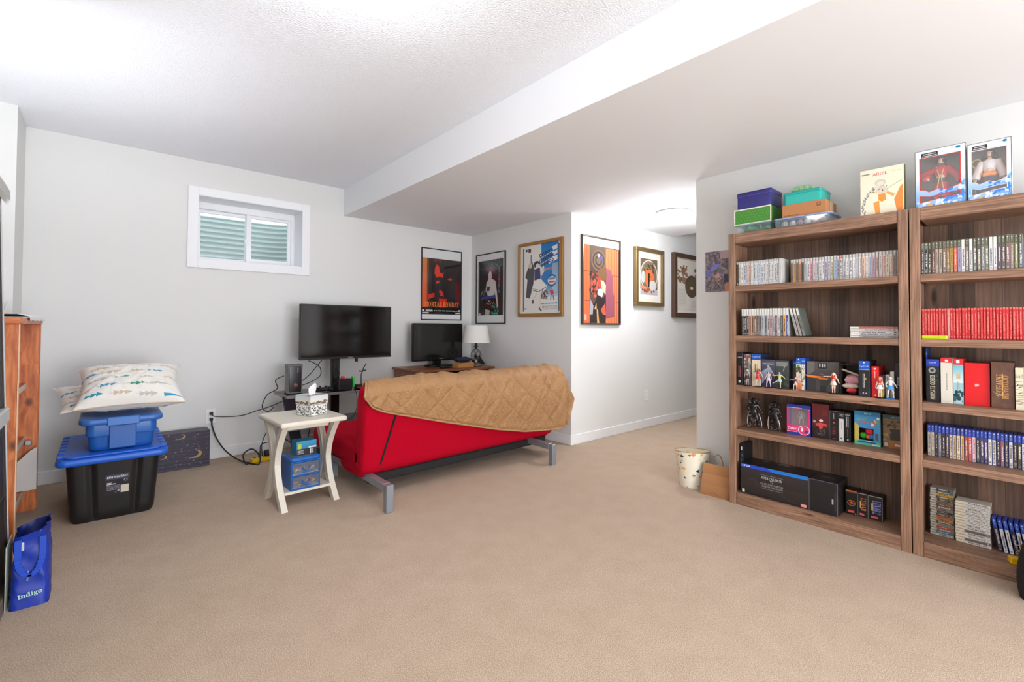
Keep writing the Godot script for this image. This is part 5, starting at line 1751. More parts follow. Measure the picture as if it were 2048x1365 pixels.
func top_of_bookcases() -> void:
	var y := 1.8505
	# left pile
	var c := thing("clear_tub", "low clear tub of green craft bits at the bottom of the left pile", "tub", Vector3(3.4, y + 0.002, -1.325))
	var gl := glass(0.06, Color(0.8, 0.9, 0.92))
	var tb := B.new()
	range_box(-0.1, -0.096, 0, 0.05, -0.105, 0.105, tb)
	range_box(0.096, 0.1, 0, 0.05, -0.105, 0.105, tb)
	range_box(-0.1, 0.1, 0, 0.05, -0.105, -0.101, tb)
	range_box(-0.1, 0.1, 0, 0.05, 0.101, 0.105, tb)
	range_box(-0.1, 0.1, 0, 0.003, -0.105, 0.105, tb)
	part("tub_body", tb, gl, c)
	part("lid", range_box(-0.105, 0.105, 0.05, 0.056, -0.112, 0.112, null, 0.002), M(rgb(150, 176, 196), 0.25), c)
	var st := B.new()
	for i in 60:
		st.box(Vector3.ZERO, Vector3(0.022, 0.014, 0.03), 0.003, Transform3D(Basis.from_euler(Vector3(rng.randf() * 3, rng.randf() * 3, rng.randf() * 3)), Vector3(rng.randf_range(-0.08, 0.06), rng.randf_range(0.016, 0.036), rng.randf_range(-0.08, 0.085))))
	var sm := part("craft_bits", st, M(rgb(46, 136, 52), 0.6), c)
	sm.set_meta("kind", "stuff")
	var gp := pic(128, 64, rgb(66, 136, 46))
	for i in 12:
		for j in 6: gp.ell((i + 0.5 + 0.5 * (j % 2)) / 12.0, (j + 0.5) / 6.0, 0.02, 0.05, rgb(92, 156, 58))
	var gm := T(gp.tex(), 0.5)
	var g := thing("green_box", "green patterned box with white edges under the navy tin", "box", Vector3(3.41, y + 0.0585, -1.338), RIGHT_FACE)
	part("body", range_box(-0.12, 0.12, 0, 0.108, -0.1, 0.1, null, 0.002), gm, g)
	for q in [[-0.121, 0.121, 0.1, 0.1085], [-0.121, 0.121, -0.0005, 0.008], [-0.121, -0.114, 0.008, 0.1], [0.114, 0.121, 0.008, 0.1]]:
		part("white_edging", range_box(q[0], q[1], q[2], q[3], 0.0995, 0.1025, null, 0.001), M(rgb(236, 232, 212), 0.5), g)
	var p := thing("navy_tin", "navy blue lidded tin on top of the green patterned box", "tin", Vector3(3.405, y + 0.168, -1.328), RIGHT_FACE)
	var navy := M(rgb(44, 40, 120), 0.25)
	part("body", slab(0.222, 0.19, 0, 0.09, 0.012, 0.002), navy, p)
	var ld := part("lid", slab(0.227, 0.195, 0.084, 0.112, 0.013, 0.004), navy, p)
	part("lid_ridge", slab(0.23, 0.198, 0.083, 0.088, 0.013, 0.002), M(rgb(84, 84, 150), 0.25), ld)
	# right pile
	var c2 := thing("wool_tub", "long clear tub of pink and white wool under the cardboard box", "tub", Vector3(3.405, y + 0.002, -1.037))
	var t2 := B.new()
	range_box(-0.11, -0.106, 0, 0.048, -0.15, 0.15, t2)
	range_box(0.106, 0.11, 0, 0.048, -0.15, 0.15, t2)
	range_box(-0.11, 0.11, 0, 0.048, -0.15, -0.146, t2)
	range_box(-0.11, 0.11, 0, 0.048, 0.146, 0.15, t2)
	range_box(-0.11, 0.11, 0, 0.003, -0.15, 0.15, t2)
	part("tub_body", t2, gl, c2)
	part("lid", slab(0.24, 0.33, 0.047, 0.056, 0.03, 0.003), M(rgb(150, 166, 206), 0.25), c2)
	var k := 0
	for q in [[-0.11, 0.0185, rgb(206, 200, 196)], [-0.065, 0.0185, rgb(226, 222, 220)], [-0.022, 0.018, rgb(196, 150, 160)], [0.02, 0.0185, rgb(230, 226, 222)], [0.062, 0.0185, rgb(204, 140, 150)], [0.104, 0.0185, rgb(160, 126, 126)]]:
		var w := thing("wool_ball", "%s ball of wool, %s from the hallway end in the clear tub" % [["grey", "white", "pink", "cream", "rose", "mauve"][k], ordinal(k + 1)], "wool", Vector3(3.35, y + 0.0085, -1.037 + q[0]), 0.0, "balls of wool in the tub")
		k += 1
		var yb := B.new()
		for i in 7:
			var pts := []
			for s in 19:
				var a := TAU * s / 18.0
				var v: Vector3 = Vector3(cos(a), sin(a), 0.25 * sin(i * 1.3)).normalized() * q[1] * 0.94
				pts.append(v.rotated(Vector3.UP, i * 0.5).rotated(Vector3.RIGHT, i * 0.37) + Vector3(0, q[1], 0))
			yb.tube(pts, 0.0035, 5)
		yb.lathe([Vector2(0, 0.002), Vector2(q[1] * 0.7, q[1] * 0.4), Vector2(q[1] * 0.9, q[1]), Vector2(q[1] * 0.7, q[1] * 1.6), Vector2(0, q[1] * 1.9)], 12)
		part("yarn", yb, M(q[2], 0.95), w)
	var cp := pic(192, 64, rgb(188, 128, 82))
	cp.marks(0.05, 0.82, 0.34, 0.1, 1, rgb(110, 74, 46), 3).rect(0.8, 0.15, 0.09, 0.26, rgb(96, 70, 56)).rect(0.815, 0.2, 0.06, 0.16, rgb(176, 122, 84))
	var cb := carton("cardboard_box", "brown cardboard box under the teal tin on the bookcase", 3.3, -1.147, -0.904, y + 0.0585, 0.08, 0.21, rgb(190, 130, 84), cp.tex(), "box", 0.8)
	part("tape", range_box(0.1216, 0.1222, 0.0, 0.08, -0.04, 0.02), M(rgb(206, 180, 146), 0.3), cb)
	var te := thing("teal_tin", "turquoise lidded tin on top of the cardboard box", "tin", Vector3(3.4, y + 0.1395, -1.035), RIGHT_FACE)
	var teal := M(rgb(22, 178, 166), 0.35)
	part("body", slab(0.21, 0.19, 0, 0.066, 0.014, 0.002), teal, te)
	part("lid", slab(0.216, 0.196, 0.06, 0.08, 0.015, 0.004), M(rgb(20, 166, 156), 0.35), te)
	var bw := thing("green_net_bundle", "small pale green net bundle lying on the turquoise tin", "bundle", Vector3(3.43, y + 0.228, -1.06))
	var bb := cushion(0.11, 0.13, 0.05, 7)
	var bp := pic(64, 64, rgb(160, 206, 160))
	bp.blots(0, 0, 1, 1, 90, 0.05, [rgb(110, 180, 110), rgb(206, 226, 196), rgb(136, 190, 140)], 3)
	part("net", bb, T(bp.tex(), 0.8), bw).position.y = 0.022
	# white slipcase with a drawing
	var a := pic(256, 320, rgb(242, 232, 206))
	a.text("ARIEL", 0.46, 0.12, 0.34, 0.06, rgb(206, 50, 66)).rect(0.03, 0.08, 0.19, 0.025, rgb(130, 130, 124)).marks(0.74, 0.1, 0.2, 0.02, 1, rgb(226, 190, 150), 3)
	a.ell(0.47, 0.32, 0.13, 0.08, rgb(206, 204, 196)).ell(0.47, 0.34, 0.08, 0.05, rgb(236, 220, 196))
	a.poly([0.36, 0.4, 0.56, 0.4, 0.66, 0.5, 0.56, 0.56, 0.38, 0.54], rgb(216, 206, 190)).poly([0.42, 0.56, 0.58, 0.56, 0.6, 0.7, 0.5, 0.74, 0.42, 0.68], rgb(236, 150, 60)).poly([0.3, 0.74, 0.44, 0.7, 0.46, 0.98, 0.36, 1.0], rgb(238, 158, 76)).poly([0.98, 0.42, 0.92, 0.46, 0.78, 0.72, 0.84, 0.98, 0.98, 0.96], rgb(238, 142, 66)).line(0.6, 0.48, 0.98, 0.32, 0.008, rgb(110, 110, 90)).poly([0.62, 0.52, 0.8, 0.6, 0.76, 0.66, 0.6, 0.56], rgb(240, 166, 90))
	for i in 70:
		var u := i / 70.0
		a.ell(0.34 - 0.28 * sin(u * 2.2) + rng.randf_range(-0.04, 0.04), 0.4 + u * 0.56, 0.02, 0.01, rgb(120, 116, 112) if i % 2 else rgb(200, 194, 184), rng.randf() * 3.0)
	a.blots(0.3, 0.38, 0.36, 0.16, 30, 0.02, [rgb(120, 112, 104), rgb(226, 150, 90), rgb(236, 224, 206)], 4)
	var ab := carton("art_slipcase", "cream slipcase with an orange line drawing and red lettering on the bookcase", 3.32, -0.735, -0.536, y, 0.264, 0.04, rgb(96, 104, 40), a.tex(), "box", 0.5)
	ab.rotation.x = 0.0
	# two figure boxes
	figure_box("white and blue window box with a red-coated figure on the bookcase", 3.31, -0.488, -0.289, y, 0.306, rgb(190, 34, 36), rgb(40, 34, 32), rgb(34, 30, 32), rgb(192, 36, 40), rgb(220, 60, 60))
	figure_box("white and blue window box with a white-robed figure, nearest the picture edge", 3.31, -0.284, -0.128, y, 0.288, rgb(226, 220, 220), rgb(66, 44, 34), rgb(60, 56, 74), rgb(236, 140, 50), rgb(236, 210, 210))


# a human figure of height h made as one surface; parts of clothing are their own meshes
func body_field(bones: Array, cell: float, lo: Vector3, hi: Vector3) -> B:
	var nx := int((hi.x - lo.x) / cell) + 1
	var ny := int((hi.y - lo.y) / cell) + 1
	var nz := int((hi.z - lo.z) / cell) + 1
	var d := PackedFloat32Array()
	d.resize(nx * ny * nz)
	d.fill(1.0)
	var k := cell * 1.6
	for b in bones:
		var a: Vector3 = b[0]
		var e: Vector3 = b[1]
		var ra: float = b[2]
		var rb: float = b[3]
		var m := maxf(ra, rb) + cell * 3.0
		var l := ((a.min(e) - Vector3(m, m, m)) - lo) / cell
		var h := ((a.max(e) + Vector3(m, m, m)) - lo) / cell
		var ab := e - a
		var den := maxf(ab.length_squared(), 1e-9)
		for z in range(maxi(0, int(l.z)), mini(nz, int(h.z) + 2)):
			for y in range(maxi(0, int(l.y)), mini(ny, int(h.y) + 2)):
				for x in range(maxi(0, int(l.x)), mini(nx, int(h.x) + 2)):
					var p := lo + Vector3(x, y, z) * cell
					var t := clampf((p - a).dot(ab) / den, 0.0, 1.0)
					var v := (p - a - ab * t).length() - lerpf(ra, rb, t)
					var i := x + nx * (y + ny * z)
					var o := d[i]
					var q := maxf(k - absf(o - v), 0.0) / k
					d[i] = minf(o, v) - q * q * k * 0.25
	var cells := {}
	var out := B.new()
	var nrm := {}
	for z in nz - 1:
		for y in ny - 1:
			for x in nx - 1:
				var base := x + nx * (y + ny * z)
				var c := [d[base], d[base + 1], d[base + nx], d[base + nx + 1], d[base + nx * ny], d[base + nx * ny + 1], d[base + nx * ny + nx], d[base + nx * ny + nx + 1]]
				var inside := 0
				for v in c: if v < 0.0: inside += 1
				if inside == 0 or inside == 8: continue
				var sum := Vector3.ZERO
				var cnt := 0
				for e in [[0, 1], [2, 3], [4, 5], [6, 7], [0, 2], [1, 3], [4, 6], [5, 7], [0, 4], [1, 5], [2, 6], [3, 7]]:
					var va: float = c[e[0]]
					var vb: float = c[e[1]]
					if (va < 0.0) != (vb < 0.0):
						var pa := Vector3(e[0] & 1, (e[0] >> 1) & 1, e[0] >> 2)
						var pb := Vector3(e[1] & 1, (e[1] >> 1) & 1, e[1] >> 2)
						sum += pa.lerp(pb, va / (va - vb))
						cnt += 1
				cells[base] = lo + (Vector3(x, y, z) + sum / cnt) * cell
				nrm[base] = Vector3(c[1] + c[3] + c[5] + c[7] - c[0] - c[2] - c[4] - c[6], c[2] + c[3] + c[6] + c[7] - c[0] - c[1] - c[4] - c[5], c[4] + c[5] + c[6] + c[7] - c[0] - c[1] - c[2] - c[3]).normalized()
	var step := [1, nx, nx * ny]
	for base in cells:
		for ax in 3:
			var i1: int = base + step[ax]
			if i1 >= d.size() or (d[base] < 0.0) == (d[i1] < 0.0): continue
			var u: int = step[(ax + 1) % 3]
			var w: int = step[(ax + 2) % 3]
			var q := [base, base - u, base - u - w, base - w]
			if not (cells.has(q[1]) and cells.has(q[2]) and cells.has(q[3])): continue
			out.tri(cells[q[0]], cells[q[1]], cells[q[2]], nrm[q[0]], nrm[q[1]], nrm[q[2]])
			out.tri(cells[q[0]], cells[q[2]], cells[q[3]], nrm[q[0]], nrm[q[2]], nrm[q[3]])
	return out


func figure_bones(h: float, arms: Array, legs: Array) -> Array:
	var s := h
	var hd := Vector3(0, 0.92, 0) * s
	var neck := Vector3(0, 0.85, 0) * s
	var chest := Vector3(0, 0.75, 0) * s
	var hip := Vector3(0, 0.53, 0) * s
	var out := [[hd + Vector3(0, 0.012, 0) * s, hd - Vector3(0, 0.014, -0.008) * s, 0.058 * s, 0.045 * s], [neck, chest, 0.024 * s, 0.04 * s], [chest, hip, 0.075 * s, 0.06 * s], [hip, hip + Vector3(0, -0.02, 0) * s, 0.068 * s, 0.065 * s]]
	out.append([hd + Vector3(0, -0.005, 0.045) * s, hd + Vector3(0, -0.012, 0.058) * s, 0.01 * s, 0.008 * s])
	for k in 2:
		var sx := -1.0 if k == 0 else 1.0
		var sh := Vector3(sx * 0.095, 0.785, 0) * s
		var el: Vector3 = sh + arms[k][0] * s
		var wr: Vector3 = el + arms[k][1] * s
		out.append([chest + Vector3(0, 0.02, 0) * s, sh, 0.05 * s, 0.038 * s])
		out.append([sh, el, 0.034 * s, 0.026 * s])
		out.append([el, wr, 0.026 * s, 0.018 * s])
		out.append([wr, wr + arms[k][1].normalized() * 0.05 * s, 0.02 * s, 0.014 * s])
		var hp := Vector3(sx * 0.045, 0.5, 0) * s
		var kn: Vector3 = hp + legs[k][0] * s
		var an: Vector3 = kn + legs[k][1] * s
		out.append([hp, kn, 0.052 * s, 0.034 * s])
		out.append([kn, an, 0.034 * s, 0.022 * s])
		out.append([an, an + Vector3(sx * 0.01, -0.012, 0.055) * s, 0.022 * s, 0.016 * s])
	return out


func figure_parts(o: Node3D, key: String, h: float, arms: Array, legs: Array, skin: Color, hair: Color, top: Color, skirt: Color, long_hair: bool, base: bool, skirt_len := 0.2, base_col := Color(0.1, 0.1, 0.1)) -> void:
	var ck := "fig" + key
	if not mesh_cache.has(ck):
		var cell := h / 44.0
		mesh_cache[ck] = body_field(figure_bones(h, arms, legs), cell, Vector3(-0.62, -0.04, -0.2) * h, Vector3(0.62, 1.05, 0.25) * h).mesh()
	part("figure", mesh_cache[ck], M(skin, 0.5), o)
	var hb := B.new()
	hb.lathe([Vector2(0.0, 1.0), Vector2(0.045, 0.985), Vector2(0.068, 0.945), Vector2(0.07, 0.91), Vector2(0.06, 0.87 if long_hair else 0.9)], 16, Transform3D(Basis.IDENTITY.scaled(Vector3(h, h, h)), Vector3(0, 0, -0.016 * h)))
	if long_hair:
		for sx in [-1.0, 1.0]:
			hb.tube([Vector3(sx * 0.05, 0.94, -0.03) * h, Vector3(sx * 0.085, 0.86, -0.05) * h, Vector3(sx * 0.095, 0.72, -0.06) * h, Vector3(sx * 0.075, 0.6, -0.05) * h], [0.028 * h, 0.026 * h, 0.02 * h, 0.006 * h], 8)
	part("hair", hb, M(hair, 0.5), o)
	var tb := B.new()
	tb.lathe([Vector2(0.045, 0.845), Vector2(0.095, 0.81), Vector2(0.092, 0.74), Vector2(0.07, 0.65), Vector2(0.078, 0.56)], 18, Transform3D(Basis.IDENTITY.scaled(Vector3(h, h, h)), Vector3.ZERO), 1.0, 0.88)
	part("tunic", tb, M(top, 0.6), o)
	var sb := B.new()
	var rings := []
	for i in 6:
		var u := i / 5.0
		var ring := PackedVector3Array()
		for j in 24:
			var a := TAU * j / 24.0
			var r := (0.075 + 0.075 * u) * (1.0 + 0.08 * u * sin(a * 6.0))
			ring.append(Vector3(cos(a) * r, 0.6 - skirt_len * u, sin(a) * r * 0.85) * h)
		rings.append(ring)
	sb.loft(rings, true, false, true)
	part("skirt", sb, M(skirt, 0.6), o)
	if base:
		var bb := B.new()
		bb.lathe([Vector2(0.0, -0.004), Vector2(0.2, -0.004), Vector2(0.2, -0.03), Vector2(0.19, -0.036), Vector2(0, -0.036)], 24, Transform3D(Basis.IDENTITY.scaled(Vector3(h, h, h)), Vector3.ZERO))
		part("base", bb, M(base_col, 0.3), o)


const ARMS_DOWN := [[Vector3(-0.05, -0.15, 0.0), Vector3(-0.02, -0.13, 0.03)], [Vector3(0.05, -0.15, 0.0), Vector3(0.02, -0.13, 0.03)]]
const ARMS_OUT := [[Vector3(-0.15, -0.02, 0.02), Vector3(-0.14, 0.0, 0.05)], [Vector3(0.13, -0.09, 0.0), Vector3(0.1, -0.09, 0.06)]]
const ARMS_HIP := [[Vector3(-0.1, -0.12, 0.0), Vector3(0.05, -0.1, 0.05)], [Vector3(0.09, -0.13, 0.0), Vector3(0.06, -0.11, 0.04)]]
const LEGS_STAND := [[Vector3(0.0, -0.23, 0.01), Vector3(0.0, -0.235, -0.01)], [Vector3(0.0, -0.23, 0.01), Vector3(0.0, -0.235, -0.01)]]
const LEGS_WIDE := [[Vector3(-0.05, -0.22, 0.02), Vector3(-0.02, -0.235, -0.01)], [Vector3(0.06, -0.22, 0.02), Vector3(0.02, -0.235, -0.01)]]
const LEGS_KICK := [[Vector3(-0.16, -0.14, 0.04), Vector3(-0.17, -0.08, -0.04)], [Vector3(0.0, -0.23, 0.0), Vector3(0.0, -0.235, 0.0)]]
const LEGS_SIT := [[Vector3(-0.05, -0.12, 0.14), Vector3(-0.02, -0.33, -0.04)], [Vector3(0.05, -0.12, 0.14), Vector3(0.02, -0.33, -0.04)]]


func figure_box(label: String, X: float, z0: float, z1: float, y: float, h: float, coat: Color, hair: Color, skirt: Color, belt: Color, line: Color) -> void:
	var w := z1 - z0
	var d := 0.075
	var o := thing("figure_box", label, "box", Vector3(X + d / 2, y, (z0 + z1) / 2), RIGHT_FACE, "boxed figures on the bookcase")
	var white := M(rgb(236, 236, 240), 0.4)
	var shell := B.new()
	range_box(-w / 2, w / 2, 0, h, -d / 2, -d / 2 + 0.002, shell)
	range_box(-w / 2, -w / 2 + 0.002, 0, h, -d / 2, d / 2, shell)
	range_box(w / 2 - 0.002, w / 2, 0, h, -d / 2, d / 2, shell)
	range_box(-w / 2, w / 2, 0, 0.002, -d / 2, d / 2, shell)
	range_box(-w / 2, w / 2, h - 0.002, h, -d / 2, d / 2, shell)
	part("carton_shell", shell, white, o)
	# printed front with two window openings
	var p := pic(256, 384, rgb(240, 238, 242))
	p.grad(0, 0.5, 1, 0.5, rgb(226, 232, 242), rgb(96, 156, 222)).blots(0.5, 0.6, 0.5, 0.4, 60, 0.07, [rgb(60, 130, 214), rgb(120, 172, 228), rgb(206, 222, 240)], 5).blots(0, 0.86, 0.6, 0.14, 40, 0.06, [rgb(226, 234, 246), rgb(150, 190, 232)], 7)
	p.rect(0.13, 0.05, 0.34, 0.075, rgb(34, 32, 34)).rect(0.15, 0.1, 0.3, 0.012, rgb(220, 220, 220)).marks(0.17, 0.06, 0.26, 0.03, 1, rgb(226, 226, 226), 5).ell(0.86, 0.045, 0.05, 0.024, rgb(30, 130, 190)).marks(0.72, 0.04, 0.08, 0.012, 1, rgb(110, 150, 200), 4)
	p.poly([0.09, 0.13, 0.91, 0.13, 0.91, 0.675, 0.8, 0.7, 0.64, 0.735, 0.5, 0.7, 0.28, 0.745, 0.2, 0.7, 0.09, 0.69], line).poly([0.09, 0.79, 0.3, 0.82, 0.6, 0.79, 0.91, 0.78, 0.91, 0.85, 0.6, 0.87, 0.3, 0.9, 0.09, 0.92], line)
	p.text("FINAL FANTASY X", 0.66, 0.955, 0.5, 0.03, rgb(244, 246, 250), 0.0, "Droid Serif Bold").ell(0.3, 0.965, 0.05, 0.022, rgb(236, 190, 110))
	var m := T(p.tex(), 0.35)
	var outer := PackedVector2Array([Vector2(0, 0), Vector2(1, 0), Vector2(1, 1), Vector2(0, 1)])
	var hole := PackedVector2Array([Vector2(0.11, 0.86), Vector2(0.89, 0.86), Vector2(0.89, 0.335), Vector2(0.8, 0.31), Vector2(0.64, 0.275), Vector2(0.5, 0.31), Vector2(0.28, 0.265), Vector2(0.2, 0.31), Vector2(0.11, 0.32)])
	var hole2 := PackedVector2Array([Vector2(0.11, 0.2), Vector2(0.3, 0.172), Vector2(0.6, 0.2), Vector2(0.89, 0.212), Vector2(0.89, 0.158), Vector2(0.6, 0.14), Vector2(0.3, 0.11), Vector2(0.11, 0.09)])
	var fb := B.new()
	# the front as strips between the openings
	var cuts := [[0.0, 0.11], [0.11, 0.2], [0.2, 0.28], [0.28, 0.3], [0.3, 0.5], [0.5, 0.6], [0.6, 0.64], [0.64, 0.8], [0.8, 0.89], [0.89, 1.0]]
	var top_at := func(x: float) -> float: return poly_at([[0.11, 0.32], [0.2, 0.31], [0.28, 0.265], [0.5, 0.31], [0.64, 0.275], [0.8, 0.31], [0.89, 0.335]], x)
	var up_at := func(x: float) -> float: return poly_at([[0.11, 0.2], [0.3, 0.172], [0.6, 0.2], [0.89, 0.212]], x)
	var lo_at := func(x: float) -> float: return poly_at([[0.11, 0.09], [0.3, 0.11], [0.6, 0.14], [0.89, 0.158]], x)
	var P := func(x: float, yy: float) -> Vector3: return Vector3((x - 0.5) * w, yy * h, d / 2)
	for c in cuts:
		var a: float = c[0]
		var b: float = c[1]
		var strips := [[0.0, 1.0, 0.0, 1.0]]
		if a > 0.1 and b < 0.9: strips = [[0.0, lo_at.call(a), 0.0, lo_at.call(b)], [up_at.call(a), top_at.call(a), up_at.call(b), top_at.call(b)], [0.86, 1.0, 0.86, 1.0]]
		for s in strips:
			fb.flat(P.call(a, s[0]), P.call(b, s[2]), P.call(b, s[3]), Vector3(0, 0, 1), Vector2(a, 1 - s[0]), Vector2(b, 1 - s[2]), Vector2(b, 1 - s[3]))
			fb.flat(P.call(a, s[0]), P.call(b, s[3]), P.call(a, s[1]), Vector3(0, 0, 1), Vector2(a, 1 - s[0]), Vector2(b, 1 - s[3]), Vector2(a, 1 - s[1]))
	part("printed_front", fb, m, o)
	part("inner_tray", range_box(-w / 2 + 0.004, w / 2 - 0.004, 0.004, h - 0.004, -d / 2 + 0.003, -d / 2 + 0.012, null, 0.003), M(rgb(104, 98, 94), 0.35), o)
	part("window_film", range_box(-w * 0.41, w * 0.41, h * 0.08, h * 0.87, d / 2 - 0.002, d / 2 - 0.0012), glass(0.06, Color(0.95, 0.95, 0.95)), o)
	var f := Node3D.new()
	f.name = "boxed_figure"
	o.add_child(f)
	var red := coat.g < 0.5
	var fh := h * (1.02 if red else 1.06)
	f.position = Vector3(0, h * (0.87 if red else 0.88) - fh, -0.006)
	var arms: Array = [[Vector3(-0.13, -0.05, 0.0), Vector3(0.06, -0.1, 0.07)], [Vector3(0.1, -0.13, 0.0), Vector3(0.06, -0.13, 0.02)]] if red else [[Vector3(-0.045, -0.15, 0.0), Vector3(-0.03, -0.12, 0.02)], [Vector3(0.045, -0.15, 0.0), Vector3(0.03, -0.13, 0.02)]]
	figure_parts(f, "boxed%d" % int(h * 1000), fh, arms, [[Vector3(-0.03, -0.14, 0.0), Vector3(0.0, -0.1, 0.0)], [Vector3(0.03, -0.14, 0.0), Vector3(0.0, -0.1, 0.0)]], rgb(222, 180, 150), hair, coat, coat if red else skirt, not red, false, 0.3)
	for k in 2:
		var sx := -1.0 if k == 0 else 1.0
		var sh := Vector3(sx * 0.095, 0.785, 0.004) * fh
		var el: Vector3 = sh + arms[k][0] * fh
		var wr: Vector3 = el + arms[k][1] * fh * 0.9
		var sl := B.new()
		sl.tube([sh - arms[k][0].normalized() * 0.03 * fh, sh.lerp(el, 0.5), el, wr], [0.05 * fh, 0.05 * fh, 0.055 * fh, (0.062 if red else 0.055) * fh], 12)
		part("sleeve", sl, M(coat if red else rgb(226, 206, 200), 0.6), f)
	part("sash", range_box(-fh * 0.085, fh * 0.085, fh * 0.555, fh * 0.63, -0.022, 0.026, null, 0.006), M(rgb(46, 44, 46) if red else belt, 0.5), f)
	if red:
		for sx in [-1.0, 1.0]:
			var lp := B.new()
			lp.tube([Vector3(sx * 0.05, 0.83, 0.06) * fh, Vector3(sx * 0.012, 0.64, 0.085) * fh, Vector3(sx * 0.03, 0.5, 0.1) * fh, Vector3(sx * 0.05, 0.36, 0.11) * fh], 0.008 * fh, 6)
			part("coat_trim", lp, M(rgb(206, 176, 120), 0.5), f)
		var co := B.new()
		co.lathe([Vector2(0.055, 0.82), Vector2(0.06, 0.86), Vector2(0.055, 0.89)], 18, Transform3D(Basis.IDENTITY.scaled(Vector3.ONE * fh), Vector3.ZERO))
		part("collar", co, M(rgb(70, 66, 70), 0.4), f)
	if coat.g > 0.5:
		var sf := B.new()
		sf.tube([Vector3(-w * 0.33, h * 0.24, 0.0), Vector3(-w * 0.33, h * 0.8, 0.0)], 0.003, 8)
		var ring := []
		for i in 17: ring.append(Vector3(-w * 0.3 + cos(TAU * i / 16) * 0.018, h * 0.86 + sin(TAU * i / 16) * 0.02, 0.0))
		sf.tube(ring, 0.0024, 6)
		part("staff", sf, M(rgb(206, 176, 96), 0.35), f)


# ---------------------------------------------------------------- rows of cases
# one cell of the spine sheet, painted; returns its place in texture space
func spine_cell(base: Color, band: Color, band_h: float, ink: Color, foot: Color, tone: Color) -> Rect2:
	var i := spine_next
	spine_next += 1
	var x := (i % 64) * 16
	var y := (i / 64) * 128
	var im := spine_image
	im.fill_rect(Rect2i(x, y, 16, 128), base)
	var bh := int(128 * band_h)
	if tone.a > 0.0: im.fill_rect(Rect2i(x, y + bh, 16, 128 - bh), tone)
	if band_h > 0.0: im.fill_rect(Rect2i(x, y, 16, bh), band)
	if band_h > 0.12:
		var c := band.lightened(0.75)
		im.fill_rect(Rect2i(x + 7, y + 3, 3, 4), c)
		im.fill_rect(Rect2i(x + 5, y + 6, 6, 3), c)
		for k in 3: im.fill_rect(Rect2i(x + 5, y + 12 + k * 5, 6, 3), band.lightened(0.45))
	var p := y + bh + 6 + rng.randi() % 12
	var e := y + 128 - 14 - rng.randi() % 24
	var wd := 4 + rng.randi() % 5
	while p < e:
		var l := 2 + rng.randi() % 4
		im.fill_rect(Rect2i(x + 8 - wd / 2 + rng.randi() % 2, p, wd - rng.randi() % 2, l), ink)
		p += l + 1 + (3 if rng.randf() < 0.15 else 0)
	if rng.randf() < 0.4: im.fill_rect(Rect2i(x + 2, y + 100 + rng.randi() % 10, 12, 8), tone.lerp(ink, 0.4) if tone.a > 0.0 else base.lerp(ink, 0.4))
	im.fill_rect(Rect2i(x + 4, y + 116, 8, 6), foot)
	im.fill_rect(Rect2i(x, y, 1, 128), base.darkened(0.35))
	im.fill_rect(Rect2i(x + 15, y, 1, 128), base.darkened(0.35))
	return Rect2((x + 0.5) / 1024.0, (y + 0.5) / 768.0, 15.0 / 1024.0, 127.0 / 768.0)


func game_case(label: String, group: String, at: Vector3, w: float, h: float, d: float, shell: Color, cell: Rect2, roll := 0.0) -> Node3D:
	var o := thing("game_case", label, "game case", at, RIGHT_FACE, group)
	o.rotation.z = roll
	var key := "case %.4f %.4f %.4f" % [w, h, d]
	if not mesh_cache.has(key):
		mesh_cache[key] = range_box(-w / 2, w / 2, 0, h, -d, -0.0008, null, 0.0012).mesh()
	part("shell", mesh_cache[key], M(shell, 0.3), o)
	part("spine", sheet(w - 0.0016, h - 0.003, 0, 0.0015, -0.0008, cell), spine_mat, o)
	return o


func row(n: int, z0: float, z1: float, y: float, X: float, h: float, d: float, looks: Callable, where: String, group: String, ends: Array = []) -> void:
	var step := (z1 - z0) / n
	for i in n:
		var k = looks.call(i)       # [colour word, shell, base, band, band height, ink, foot, tone, extra height]
		var cell := spine_cell(k[2], k[3], k[4], k[5], k[6], k[7])
		var hh: float = h + (k[8] if k.size() > 8 else 0.0) + rng.randf_range(-0.0012, 0.0012)
		game_case("%s game case, %s from the hallway end, %s" % [k[0], ordinal(i + 1), where], group, Vector3(X + rng.randf_range(0.0, 0.004), y + 0.0004, z0 + (i + 0.5) * step), step - 0.0012, hh, d, k[1], cell)


func pile(n: int, z0: float, z1: float, y: float, X: float, th: float, d: float, looks: Callable, where: String, group: String) -> void:
	var len := z1 - z0
	for i in n:
		var k = looks.call(i)
		var cell := spine_cell(k[2], k[3], k[4], k[5], k[6], k[7])
		var o := thing("game_case", "%s game case, %s from the bottom, %s" % [k[0], ordinal(i + 1), where], "game case", Vector3(X + rng.randf_range(0, 0.004), y + 0.0004 + i * th, (z0 + z1) / 2 + rng.randf_range(-0.002, 0.002)), RIGHT_FACE, group)
		var key := "flat %.4f %.4f" % [len, d]
		if not mesh_cache.has(key): mesh_cache[key] = range_box(-len / 2, len / 2, 0, th - 0.0008, -d, -0.0008, null, 0.001).mesh()
		part("shell", mesh_cache[key], M(k[1], 0.3), o)
		var b := B.new()
		var q := th - 0.0016
		var a := Vector3(-len / 2 + 0.001, 0.0004, 0.0)
		# the band end lies towards the hallway
		b.tri(a, a + Vector3(len - 0.002, 0, 0), a + Vector3(len - 0.002, q, 0), Vector3.BACK, Vector3.BACK, Vector3.BACK, cell.position, Vector2(cell.position.x, cell.end.y), cell.end)
		b.tri(a, a + Vector3(len - 0.002, q, 0), a + Vector3(0, q, 0), Vector3.BACK, Vector3.BACK, Vector3.BACK, cell.position, cell.end, Vector2(cell.end.x, cell.position.y))
		part("spine", b, spine_mat, o)


